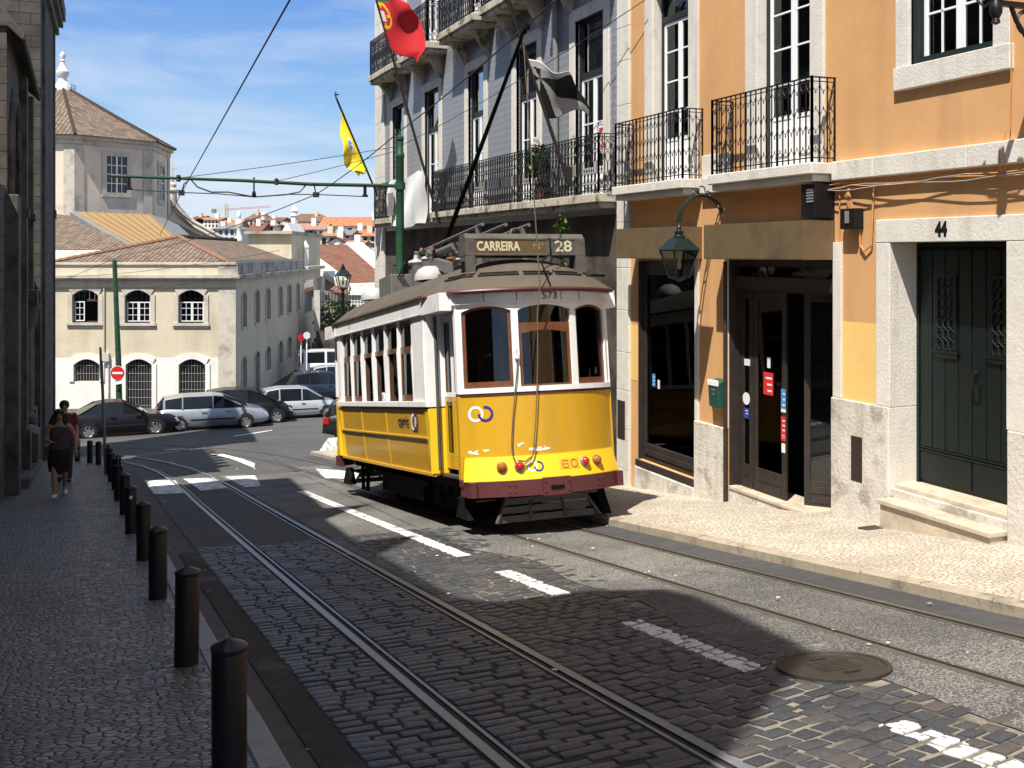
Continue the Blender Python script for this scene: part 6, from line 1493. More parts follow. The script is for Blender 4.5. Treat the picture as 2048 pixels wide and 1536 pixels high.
# end block with a wide window at the far end of that side
eb = thing('end_house', 'narrow cream house with a tall wide window, ending the cream side wall', 'house', cw(sX(79), 79, ZB))
mb = MB(); Y2 = sY(640)
side_slab(mb, YE+.02, Y2, ZB-1, pxz(540,80), -5, .02); mb.build('wall', M['render_cream'], eb)
mb = MB(); side_slab(mb, YE-.1, Y2+.2, pxz(540,80)+.002, pxz(534,80)+.05, -5, .4); mb.build('cornice', M['render_stone'], eb)
mb = MB(); side_slab(mb, sY(608), sY(626), pxz(622,82), pxz(560,82), -.2, .025); fr_ = mb.build('window', M['darkglass'], eb)
mb = MB(); side_slab(mb, sY(622.5), sY(626), pxz(622,82), pxz(596,82), .03, .08); mb.build('blind', M['white_frame'], fr_)
mb = MB(); side_slab(mb, Y2-1.6, Y2+.3, ZB-1, pxz(556,86), -.2, .35); mb.build('corner_pier', M['render_stone'], eb)
mb = MB(); p = cam(611,528,83); mb.lathe(p, [(.32,-.6),(.32,-.4),(.27,-.38),(.25,1.25),(.29,1.28),(.20,1.5),(0,1.85)], 4, phase=R(60)); mb.build('pinnacle', M['render_white'], eb)
bk = thing('rendered_block', 'plain cream rendered block with flat coping, rising behind the hip roof', 'building', cam(540, 500, 80))
mb = MB(); cbox(mb, pxX(497,80), pxX(583,80), 80, 92, ZB, pxz(468,80)); mb.build('wall', M['render_cream'], bk)
mb = MB(); cbox(mb, pxX(490,80), pxX(587,80), 79.6, 92.4, pxz(468,80)+.002, pxz(462,80)); mb.build('coping', M['parapet_stone'], bk)
mb = MB(); mb.prism([cam(561,468,93), cam(587,468,93), cam(574,445,93)], cw(0,6,0)); mb.build('gable', M['render_white'], bk)
# ---------------------------------------------------------------- church with the octagonal drum
ch = thing('church', 'church with an octagonal tiled drum roof, white finial and scrolled buttress', 'church', cw(-31.8, 76, ZB))
OX, OY, OR = pxX(125,76), 76.0, 207/F*76
def octp(r, z, k): a = R(28.2+45*k); return cw(OX+r*math.sin(a), OY-r*math.cos(a), z)
zb_, ze_, za_ = pxz(440,76), pxz(293,76), pxz(181,76)
mb = MB()
for k in range(8): mb.add([octp(OR,ZB,k), octp(OR,ZB,k+1), octp(OR,ze_,k+1), octp(OR,ze_,k)], [[0,1,2,3]])
mb.build('drum_wall', mat('pinkish cream render', (.66,.575,.47), .85, var=.06, vs=.7, dirt=(.44,.38,.31), ds=.6), ch)
mb = MB()
for k in range(8):
    for rr, z0_, z1_ in ((OR+.12, ze_-.45, ze_-.15), (OR+.32, ze_-.148, ze_+.10)):
        mb.hexa([octp(OR-.3,z0_,k),octp(OR-.3,z0_,k+1),octp(rr,z0_,k+1),octp(rr,z0_,k),octp(OR-.3,z1_,k),octp(OR-.3,z1_,k+1),octp(rr,z1_,k+1),octp(rr,z1_,k)])
mb.build('cornice', M['render_stone'], ch)
mb = MB()
for k in range(8): roof_poly(mb, [octp(OR+.55,ze_+.1,k), octp(OR+.55,ze_+.1,k+1), octp(OR*.55,(ze_+za_)/2+.1,k+1), octp(OR*.55,(ze_+za_)/2+.1,k)]); roof_poly(mb, [octp(OR*.55,(ze_+za_)/2+.1,k), octp(OR*.55,(ze_+za_)/2+.1,k+1), octp(.65,za_,k+1), octp(.65,za_,k)])
rf_ = mb.build('roof', M['tiles_old'], ch)
for k in range(8):
    mb = MB(); mb.tube([octp(OR+.5,ze_+.12,k), octp(OR*.55,(ze_+za_)/2+.12,k), octp(.65,za_,k)], .11, 6); mb.build('hip_ridge', M['tiles_brown'], rf_, True)
mb = MB(); s76 = 76/F; mb.lathe(cw(OX,OY,za_-.1), [(.72,0),(.72,.12),(.66,.14),(.62,.42),(.5,.55),(.30,.75),(.26,.95),(.42,1.2),(.44,1.42),(.30,1.65),(.18,1.9),(.14,2.15),(.20,2.2),(.13,2.3),(.20,2.5),(.18,2.68),(.06,2.78),(0,2.9)], 20); mb.build('finial', M['render_white'], ch, True)
mb = MB(); c_ = cw(OX,OY,za_+.15); oval(mb, c_+Vector((0,0,.0)), (1,0,0), .9, .0, .015)
for i in range(16): a = i*math.pi/8; q = c_+Vector((math.cos(a)*.85, math.sin(a)*.85, 0)); mb.bar(q+Vector((0,0,-.12)), q+Vector((0,0,.22)), .02)
mb.tube([c_+Vector((math.cos(i*math.pi/12)*.85, math.sin(i*math.pi/12)*.85, .22)) for i in range(25)], .015, 4); mb.build('gallery_rail', M['iron'], ch)
for k, (u0, u1, v0, v1) in ((0, (195,239,308,382)), (1, (306,316,316,390))):
    A_, B_ = octp(OR,0,k), octp(OR,0,k+1); d_ = (B_-A_).normalized(); n_ = Vector((d_.y,-d_.x,0)); mid = A_.lerp(B_, .53 if k == 0 else .5); z0_, z1_ = pxz(v1,70), pxz(v0,70); hw = .74
    mb = MB()
    def dp(a, z, out): q = mid+d_*a+n_*out; return Vector((q.x,q.y,z))
    def db_(a0, a1, za, zb2, o0, o1): mb.hexa([dp(a0,za,o0),dp(a1,za,o0),dp(a1,za,o1),dp(a0,za,o1),dp(a0,zb2,o0),dp(a1,zb2,o0),dp(a1,zb2,o1),dp(a0,zb2,o1)])
    db_(-hw-.3,-hw,z0_-.3,z1_+.3,-.05,.10); db_(hw,hw+.3,z0_-.3,z1_+.3,-.05,.10); db_(-hw,hw,z1_,z1_+.3,-.05,.10); db_(-hw,hw,z0_-.3,z0_,-.05,.10)
    w_ = mb.build('drum_window', M['render_stone'], ch)
    mb = MB(); db_(-hw,hw,z0_,z1_,-.05,.02); mb.build('pane', M['darkglass'], w_)
    mb = MB(); db_(-.05,.05,z0_,z1_,.022,.06)
    for i in range(1,4): z = z0_+(z1_-z0_)*i/4; db_(-hw,hw,z-.025,z+.025,.022,.05)
    for x in (-hw/2, hw/2): db_(x-.02,x+.02,z0_,z1_,.023,.045)
    mb.build('glazing_bar', M['white_frame'], w_)
mb = MB()
for k in range(8):
    A_ = octp(OR+.06,zb_-.6,k); B_ = octp(OR+.06,zb_-.6,k+1); a0, a1 = A_.lerp(B_,.0), A_.lerp(B_,.12); b0_, b1_ = A_.lerp(B_,.88), B_
    for p, q in ((a0,a1),(b0_,b1_)): mb.add([p, q, q+Vector((0,0,ze_-.5-zb_+.6)), p+Vector((0,0,ze_-.5-zb_+.6))], [[0,1,2,3]])
mb.each('corner_pilaster', M['render_stone'], ch)
mb = MB(); P = [cam(147,423,68.5), cam(298,429,71.5), cam(350,478,66), cam(283,499,61.5)]
mb.add(P+[p+Vector((0,0,-.5)) for p in P], [[0,1,2,3],[0,4,5,1],[1,5,6,2],[2,6,7,3],[3,7,4,0]]); tr_ = mb.build('metal_roof', M['bronze_roof'], ch)
mb = MB()
for i in range(0, 9): a = P[0].lerp(P[1], i/8); b = P[3].lerp(P[2], i/8); mb.bar(a+Vector((0,0,.03)), b+Vector((0,0,.03)), .05, .12)
mb.build('roof_seam', M['bronze_roof'], tr_)
mb = MB(); mb.add([cam(298,428,71.5), cam(350,443,77), cam(383,474,72), cam(350,478,66)], [[0,1,2,3]]); mb.build('metal_roof', M['lead'], ch)  # grey colour stands in for shade on the tan roof's side face
mb = MB(); P = [cam(140,424,68.2), cam(149,422,68.4), cam(285,500,61.3), cam(268,501,61.2)]; mb.add(P+[p+Vector((0,0,-1.2)) for p in P], [[0,1,2,3],[0,4,5,1],[1,5,6,2],[2,6,7,3],[3,7,4,0]]); mb.build('flashing', M['lead'], ch)
mb = MB(); roof_poly(mb, [cam(352,478,70), cam(500,515,70), cam(430,487,80), cam(345,441,82)], eave=(0,1)); mb.build('nave_roof', M['tiles_old'], ch)
mb = MB(); pts = [(334,398),(346,400),(352,412),(366,428),(384,442),(410,456),(438,472),(438,490),(334,490)]; mb.prism([cam(u,v,84) for u, v in pts], cw(0,1.2,0)); vo = mb.build('volute', M['render_white'], ch)
mb = MB()
for off in (0, 9): mb.tube([cam(u,v+off,83.9) for u, v in pts[1:7]], .16, 6)
mb.build('volute_moulding', M['parapet_stone'], vo, True)
mb = MB(); b_ = cam(345, 405, 84); k_ = 84/F
mb.lathe(b_, [(9*k_,-8*k_),(9*k_,22*k_),(12*k_,23*k_),(12*k_,26*k_),(7*k_,29*k_),(8*k_,36*k_),(3*k_,41*k_),(4*k_,45*k_),(1.2*k_,48*k_),(1.0*k_,82*k_)], 14); mb.bar(b_+cw(-8*k_,0,68*k_), b_+cw(8*k_,0,68*k_), .10, .12); mb.build('cross_finial', M['render_stone'], ch, True)
mb = MB(); b_ = cam(478, 482, 84); mb.lathe(b_, [(8*k_,0),(8*k_,6*k_),(5*k_,12*k_),(4*k_,22*k_),(6*k_,28*k_),(8*k_,33*k_),(7*k_,38*k_),(3*k_,44*k_),(4*k_,47*k_),(5*k_,52*k_),(3*k_,58*k_),(0,60*k_)], 14); mb.build('urn_finial', M['render_white'], ch, True)
# ---------------------------------------------------------------- house with the big red-brown roof
br = thing('gabled_house', 'white house with a large red brown tiled roof between white parapets', 'house', cam(690, 600, 92))
P = [cam(586,488,102), cam(702,490,106), cam(790,567,96), cam(676,566,92)]
mb = MB(); roof_poly(mb, [P[3], P[2], P[1], P[0]]); mb.build('roof', M['tiles_red'], br)
def barge(a, b, w, h):
    mb = MB(); d = cw(w,0,0); o_ = [a-d*.3+Vector((0,0,.25)), a+d*.7+Vector((0,0,.25)), b+d*.7+Vector((0,0,.25)), b-d*.3+Vector((0,0,.25))]
    mb.add(o_+[p+Vector((0,0,-h)) for p in o_], [[0,1,2,3],[0,4,5,1],[1,5,6,2],[2,6,7,3],[3,7,4,0],[4,7,6,5]]); mb.build('parapet', M['render_white'], br)
barge(P[0]+cw(-.3,-.2,0), P[3]+cw(.2,-.2,0), 1.1, 1.3); barge(P[1], P[2], 1.6, .6)
mb = MB(); mb.hexa([cam(676,640,92.3),cam(800,640,92.3),cw(-8,104,-7),cw(-16,104,-7),cam(676,567,92.3),cam(800,567,92.3),cam(700,560,104),cam(640,560,104)]); mb.build('wall', M['render_white'], br)
mb = MB(); roof_poly(mb, [cam(636,578,88), cam(700,590,88), cam(690,560,96), cam(636,545,96)]); mb.build('lower_roof', M['tiles_red'], br)
mb = MB(); mb.hexa([cam(700,640,80),cam(752,640,80),cam(752,640,84),cam(700,640,84),cam(700,590,80),cam(752,590,80),cam(752,590,84),cam(700,590,84)]); mb.hexa([cam(698,590,79.8),cam(754,590,79.8),cam(754,590,84.2),cam(698,590,84.2),cam(705,575,81),cam(748,575,81),cam(748,575,83),cam(705,575,83)]); mb.build('dormer', M['render_white'], br)
# ---------------------------------------------------------------- garden wall, fence, hedge
wl = mb = MB(); mb.hexa([cam(632,725,76),cam(760,725,76),cam(760,725,82),cam(632,725,82),cam(632,662,76),cam(760,662,76),cam(760,662,82),cam(632,662,82)]); tag(mb.build('retaining_wall', M['stone_dark']), 'dark stone retaining wall under the iron fence, behind the tram', 'wall')
fe = thing('iron_fence', 'tall iron railing fence with pointed bars before green bushes', 'fence', cam(665, 662, 77))
mb = MB()
for i in range(16): u = 640+i*6; mb.bar(cam(u,664,77), cam(u,588,77), .05); mb.lathe(cam(u,588,77), [(.05,0),(0,.2)], 4)
mb.build('bars', M['iron'], fe)
mb = MB(); mb.bar(cam(636,604,77), cam(740,604,77), .06); mb.bar(cam(636,655,77), cam(740,655,77), .06); mb.build('cross_rail', M['iron'], fe)
mb = MB(); mb.hexa([cam(628,664,76.8),cam(640,664,76.8),cam(640,664,78),cam(628,664,78),cam(628,580,76.8),cam(640,580,76.8),cam(640,580,78),cam(628,580,78)]); mb.build('gate_pier', M['render_stone'], fe)
random.seed(21)
mb = MB(); c_ = cam(680, 640, 80); leaf_blob(mb, (c_.x,c_.y,c_.z), (2.0,1.4,1.6), 900, .22, 0, 0); leaf_blob(mb, (c_.x+2.2,c_.y,c_.z-.2), (1.8,1.2,1.5), 700, .22)
o = mb.build('hedge', M['leaf']); tag(o, 'sunlit green bushes behind the iron fence', 'hedge')
# ---------------------------------------------------------------- green tree and far trees
def tree(u, v0, v1, Y, wpx, label, m, n=1500, leaf=.55):
    k = Y/F; top = cam(u, v0, Y); bot = cam(u, v1, Y); h = top.z-bot.z; r = wpx*k/2
    t = thing('tree', label, 'tree', (bot.x, bot.y, bot.z-h*.5))
    mb = MB(); b = Vector((bot.x,bot.y,bot.z-h*.5)); mb.tube([b, b.lerp(top,.4), b.lerp(top,.75)], [r*.12,r*.09,r*.04], 8)
    for i in range(6): a = i*1.05; q = b.lerp(top,.45); mb.tube([q, q+Vector((math.cos(a)*r*.6, math.sin(a)*r*.6, h*.25))], [r*.05,r*.02], 5)
    mb.build('trunk', M['wood_dark'], t)
    mb = MB(); c = Vector((bot.x,bot.y,bot.z+h*.45))
    for i in range(13):
        d = Vector((random.gauss(0,1),random.gauss(0,1),random.gauss(0,.8))).normalized()*random.uniform(.25,.8)
        leaf_blob(mb, c+Vector((d.x*r*.8,d.y*r*.8,d.z*h*.45)), (r*.42,r*.42,h*.26), n//13, leaf)
    mb.build('crown', m, t); return t
M['leaf_mid'] = mat('tree foliage', (.04,.085,.02), .65, var=.55, vs=1.2)
tree(612, 456, 496, 120, 62, 'round green tree rising behind the cream block and brown roof', M['leaf_mid'], 2600, .28)
tree(745, 452, 480, 150, 22, 'small dark tree at the right end of the far roofs', M['leaf_dark'], 600, .35)
tree(398, 436, 448, 170, 16, 'tiny dark tree among the roofs left of the crane', M['leaf_dark'], 300, .4)
# ---------------------------------------------------------------- hillside houses
wallm = {'w': M['render_white'], 'c': M['render_cream'], 'g': mat('grey blue wall', (.50,.53,.56), .85, var=.06)}
def hill_house(u0, u1, v0, v1, vr, Y, rm, wm, label, kind='gable', win=3, rows=1, D=9):
    """u0..u1 wall width, v0 eave, v1 base, vr ridge"""
    X0, X1, ze, zb3, zr = pxX(u0,Y), pxX(u1,Y), pxz(v0,Y), pxz(v1,Y), pxz(vr,Y)
    t = thing('hillside_house', label, 'house', cw((X0+X1)/2, Y, zb3-3), group='houses on the far hillside')
    mb = MB(); cbox(mb, X0, X1, Y, Y+D, zb3-4, ze)
    o_ = .3
    if kind == 'side': mb.prism([cw(X0,Y,ze), cw(X1,Y,ze), cw((X0+X1)/2,Y,zr-.1)], cw(0,D,0))
    mb.build('wall', wallm[wm], t)
    mb = MB()
    A_, B_, C_, D_ = cw(X0-o_,Y-o_,ze), cw(X1+o_,Y-o_,ze), cw(X1+o_,Y+D+o_,ze), cw(X0-o_,Y+D+o_,ze)
    if kind == 'gable': r0, r1 = cw(X0-o_,Y+D/2,zr), cw(X1+o_,Y+D/2,zr)
    elif kind == 'hip': q = min((X1-X0)*.3, D*.5); r0, r1 = cw(X0+q,Y+D/2,zr), cw(X1-q,Y+D/2,zr)
    if kind == 'side':
        r0, r1 = cw((X0+X1)/2,Y-o_,zr), cw((X0+X1)/2,Y+D+o_,zr); roof_poly(mb, [D_,A_,r0,r1]); roof_poly(mb, [B_,C_,r1,r0])
    else:
        roof_poly(mb, [A_,B_,r1,r0]); roof_poly(mb, [C_,D_,r0,r1])
        if kind == 'hip': roof_poly(mb, [B_,C_,r1]); roof_poly(mb, [D_,A_,r0])
        else: mb.add([B_,C_,r1], [[0,1,2]]); mb.add([D_,A_,r0], [[0,1,2]])
    mb.build('roof', rm, t)
    xq = X0+(X1-X0)*random.uniform(.2,.8); mb = MB(); cbox(mb, xq-.35, xq+.35, Y+D*.3, Y+D*.3+.7, ze, zr+random.uniform(.3,.9)); mb.build('chimney', wallm[wm], t)
    H = ze-zb3
    for j in range(rows):
        for i in range(win):
            xc = X0+(X1-X0)*(i+.5)/win; zc = ze-H*(j+.5)/rows; ww, wh = min(.5,(X1-X0)/win*.25), min(.75,H/rows*.32)
            mb = MB(); cbox(mb, xc-ww, xc+ww, Y-.05, Y+.02, zc-wh, zc+wh); mb.build('window', M['darkglass'], t)
    return t
TO, TP, TB, TR_ = M['tiles_orange'], M['tiles_pink'], M['tiles_brown'], M['tiles_red']
hill_house(641, 775, 452, 475, 432, 175, TO, 'w', 'long house with vivid bright orange roof at right of skyline', win=8)
hill_house(574, 648, 459, 474, 445, 160, TP, 'w', 'house with red orange roof and dormers below the brown roofed hall', win=6)
hill_house(565, 662, 443, 460, 426, 230, TB, 'c', 'big hall with a long plain brown roof, behind white turret', 'hip', win=8)
hill_house(489, 534, 439, 455, 424, 250, TB, 'c', 'wide mansion with low brown hip roof on the skyline', 'hip', win=5)
hill_house(531, 563, 441, 456, 433, 210, TR_, 'w', 'white house with dull red roof right of the mansion', win=3)
hill_house(401, 437, 440, 455, 433, 200, TO, 'w', 'white house with thin orange roof at the left of skyline', win=5, rows=2)
hill_house(383, 402, 438, 452, 430, 215, TR_, 'c', 'small house with reddish roof beside the church scroll', win=2)
hill_house(440, 474, 452, 466, 439, 190, TO, 'w', 'house with a broad orange roof under the crane', win=4)
hill_house(424, 470, 458, 486, 447, 140, M['lead'], 'g', 'grey blue villa with dark hip roof before the orange roof', 'hip', win=4, rows=2)
hill_house(497, 521, 462, 474, 444, 165, TR_, 'w', 'house with steep red roof right of the urn finial', win=2)
hill_house(521, 548, 452, 474, 447, 170, TP, 'w', 'tall white house with pinkish roof among trees', win=3, rows=2)
hill_house(548, 574, 456, 474, 450, 175, TP, 'c', 'cream house with flat pink roof left of white gable', win=3)
hill_house(640, 672, 472, 492, 462, 135, TP, 'c', 'cream house with pale pink roof right of the green tree', win=2)
hill_house(668, 700, 470, 492, 458, 140, M['lead'], 'w', 'pale house with grey roof below the bright orange roof', win=3, rows=2)
hill_house(700, 724, 466, 490, 456, 145, TO, 'w', 'white house with small orange roof and two rows of windows', win=2, rows=2)
hill_house(724, 752, 472, 496, 462, 138, TO, 'c', 'yellowish house with orange roof at blue building corner', win=2, rows=2)
hill_house(655, 690, 486, 500, 474, 125, TR_, 'w', 'low white house with brick red roof above the brown roof', 'side', win=2)
hill_house(690, 722, 490, 504, 480, 122, TP, 'w', 'low white house with pale roof right of low red one', win=2)
t = thing('church_turret', 'white church turret with domed lantern on the far skyline', 'turret', cam(589, 446, 215))
k_ = 215/F; b_ = cam(589, 445, 215); mb = MB(); mb.lathe(b_, [(7*k_,-14*k_),(7*k_,12*k_),(9*k_,13*k_),(9*k_,15*k_),(6.5*k_,16*k_)], 8); mb.build('base', M['render_white'], t)
mb = MB(); mb.lathe(b_, [(6*k_,15*k_),(6*k_,22*k_),(8*k_,23*k_),(6*k_,28*k_),(2.2*k_,31*k_),(2*k_,34*k_),(.6*k_,36*k_),(.5*k_,41*k_)], 12); mb.build('dome', M['render_white'], t, True)
t = thing('roof_dome', 'small pale dome rising from the brown roof left of the turret', 'dome', cam(527, 432, 240)); k_ = 240/F
mb = MB(); mb.lathe(cam(527,436,240), [(5*k_,-4*k_),(5*k_,6*k_),(5.6*k_,7*k_),(4*k_,10*k_),(0,12*k_)], 12); mb.build('cupola', M['render_white'], t, True)
cr = thing('tower_crane', 'thin yellow and white tower crane standing on the far skyline', 'crane', cam(453, 440, 420)); k_ = 420/F
M['crane'] = mat('crane yellow', (.50,.42,.22), .6); M['crane_red'] = mat('crane red', (.45,.12,.08), .6)
def lattice(mb, a, b, w, n):
    a, b = Vector(a), Vector(b); up = Vector((0,0,1)) if abs((b-a).normalized().z) < .9 else cw(1,0,0); d = (b-a).normalized(); s = d.cross(up).normalized()*w/2; t_ = s.cross(d).normalized()*w/2
    cs = [s+t_, s-t_, -s-t_, -s+t_]
    for c in cs: mb.bar(a+c, b+c, w*.16)
    for i in range(n):
        p, q = a.lerp(b, i/n), a.lerp(b, (i+1)/n)
        for j in range(4): mb.bar(p+cs[j], q+cs[(j+1) % 4], w*.10)
mb = MB(); lattice(mb, cam(453,450,420), cam(453,407,420), 5*k_, 10); mb.build('mast', M['crane'], cr)
mb = MB(); lattice(mb, cam(453,419,420), cam(541,413,420), 3*k_, 22); mb.build('jib', M['crane_red'], cr)
mb = MB(); lattice(mb, cam(424,421,420), cam(453,419,420), 3*k_, 7); mb.bar(cam(453,407,420), cam(500,415,420), .12); mb.bar(cam(453,407,420), cam(428,420,420), .12); mb.build('counter_jib', M['crane'], cr)
mb = MB(); mb.bar(cam(424,422,420), cam(432,422,420), 1.2, 1.6); mb.build('counterweight', M['lead'], cr)
# ---------------------------------------------------------------- street lamp behind the tram, road signs
lpY = 44; lt = cam(686, 573, lpY); t = thing('street_lamp', 'four sided street lantern on iron post, seen just over the tram roof', 'street lamp', (lt.x, lt.y, G(lt.y)))
lantern((lt.x, lt.y, lt.z+.45), t, 1.35)
mb = MB(); mb.lathe((lt.x,lt.y,G(lt.y)), [(.16,-.1),(.16,.5),(.09,.7),(.06,1.2),(.05,lt.z-G(lt.y)-.5),(.09,lt.z-G(lt.y)-.4),(.04,lt.z-G(lt.y)-.2),(.12,lt.z-G(lt.y)-.1)], 12); mb.build('post', M['lamp_green'], t, True)
gp = cam(237, 790, 49.5); t = thing('sign_pole', 'green pole carrying a round red no entry sign, before the cream facade', 'sign pole', (gp.x, gp.y, ZB))
tpp = cam(229, 520, 49.5); mb = MB(); mb.tube([(gp.x+.05,gp.y,ZB), (gp.x,gp.y,-5), (tpp.x,tpp.y,tpp.z)], [.15,.13,.10], 12); mb.build('post', M['pole_green'], t, True)
sg = cam(235, 746, 49.2); nrm = cw(0,-1,0).normalized(); M['sign_red'] = mat('no entry red', (.55,.02,.025), .35, var=.05); M['sign_white'] = mat('no entry white', (.8,.8,.8), .35, var=.03)
mb = MB(); mb.lathe(sg, [(.33,-.02),(.33,.0)], 32, nrm); sd_ = mb.build('sign_disc', M['sign_white'], t)
mb = MB(); mb.lathe(sg, [(.315,.001),(.315,.004)], 32, nrm); mb.build('red_face', M['sign_red'], sd_)
mb = MB(); mb.hexa([sg+nrm*o_+cw(a,0,b) for o_ in (.005,.009) for a, b in ((-.24,-.045),(.24,-.045),(.24,.045),(-.24,.045))]); mb.build('white_bar', M['sign_white'], sd_)
mb = MB(); mb.hexa([sg+nrm*o_+cw(a,0,b) for o_ in (-.01,.004) for a, b in ((-.18,-.56),(.20,-.48),(.22,-.33),(-.16,-.42))]); mb.build('lower_plate', M['sign_white'], t)
ps = gnd(212, 948, .1); t = thing('sign_post', 'slim leaning grey post with road sign seen edge on, at pavement corner', 'sign post', (ps.x, ps.y, G(ps.y)+.1))
q = cam(203, 722, ps.x*SA+ps.y*CA); mb = MB(); mb.tube([(ps.x,ps.y,G(ps.y)), q], .035, 8); mb.build('post', M['lead'], t, True)
mb = MB(); d_ = (cam(200,660,1)*(ps.x*SA+ps.y*CA)-q); mb.bar(q+Vector((0,.25,-.45)), q+Vector((-.02,.25,.30)), .05, .55, (0,1,0)); mb.build('sign_plate', M['lead'], t)
t = thing('sign_post', 'pair of slim road sign posts by the cream side wall, beyond the cars', 'sign post', cam(602, 735, 66))
for u, v0 in ((602, 672), (613.5, 668)):
    mb = MB(); mb.tube([cam(u,742,66), cam(u,v0,66)], .045, 6); mb.build('post', M['white_frame'], t)
    mb = MB(); mb.lathe(cam(u,v0+3,65.9), [(.22,0),(.22,.03)], 20, cw(.5,-.8,0)); mb.build('sign_disc', M['sign_red' if u == 602 else 'sign_white'], t)
# white painted stone at the track edge and barrier behind
p = gnd(668, 905); mb = MB(); mb.hexa([(p.x-.35,p.y,G(p.y)),(p.x+.5,p.y,G(p.y)),(p.x+.5,p.y+.5,G(p.y)),(p.x-.35,p.y+.5,G(p.y)),(p.x-.1,p.y+.1,G(p.y)+.38),(p.x+.4,p.y+.1,G(p.y)+.38),(p.x+.4,p.y+.4,G(p.y)+.38),(p.x-.1,p.y+.4,G(p.y)+.38)]); tag(mb.build('kerb_block', M['whiteline'], bevel=.04), 'white painted stone block behind the tram, beside dark car', 'stone block')
t = thing('barrier', 'low dark railing with pale panels beside the far walkers', 'barrier', cam(652, 722, 73))
mb = MB()
for u in (634, 645, 650, 658, 664): mb.bar(cam(u,724,73), cam(u,705,73), .06)
mb.bar(cam(632,706,73), cam(670,706,73), .06); mb.build('rail', M['iron'], t)
mb = MB(); mb.hexa([cam(u,v,Y_) for Y_ in (73.1,73.2) for u, v in ((651,722),(665,722),(665,708),(651,708))]); mb.build('panel', M['curtain'], t)
# ================================================================== parked cars (local: x forward, y left, z up)
M['tyre'] = mat('tyre rubber', (.013,.013,.013), .85, var=.3); M['alloy'] = mat('alloy rim', (.50,.51,.53), .25, .8, var=.1); M['chrome'] = mat('headlamp glass', (.62,.64,.66), .1, .5)
M['car_glass'] = mat('tinted car glass', (.010,.013,.015), .05, var=.1, spec=.4); M['tail'] = mat('tail lamp red', (.42,.012,.012), .15); M['plastic'] = mat('black plastic trim', (.014,.014,.015), .6)
def paint(name, c, r=.28, metal=.35): return mat(name, c, r, metal, var=.04, spec=.5, coat=.6)
M['p_black'] = mat('black car paint', (.007,.008,.010), .3, 0, var=.05, spec=.3, coat=.15); M['p_silver'] = paint('silver blue car paint', (.33,.36,.395), .30, .5); M['p_silver2'] = paint('light silver car paint', (.58,.60,.62), .32, .5)
M['p_white'] = paint('white van paint', (.74,.74,.73), .3, 0); M['p_navy'] = paint('dark blue car paint', (.02,.03,.06)); M['p_dark'] = paint('charcoal car paint', (.02,.02,.022))
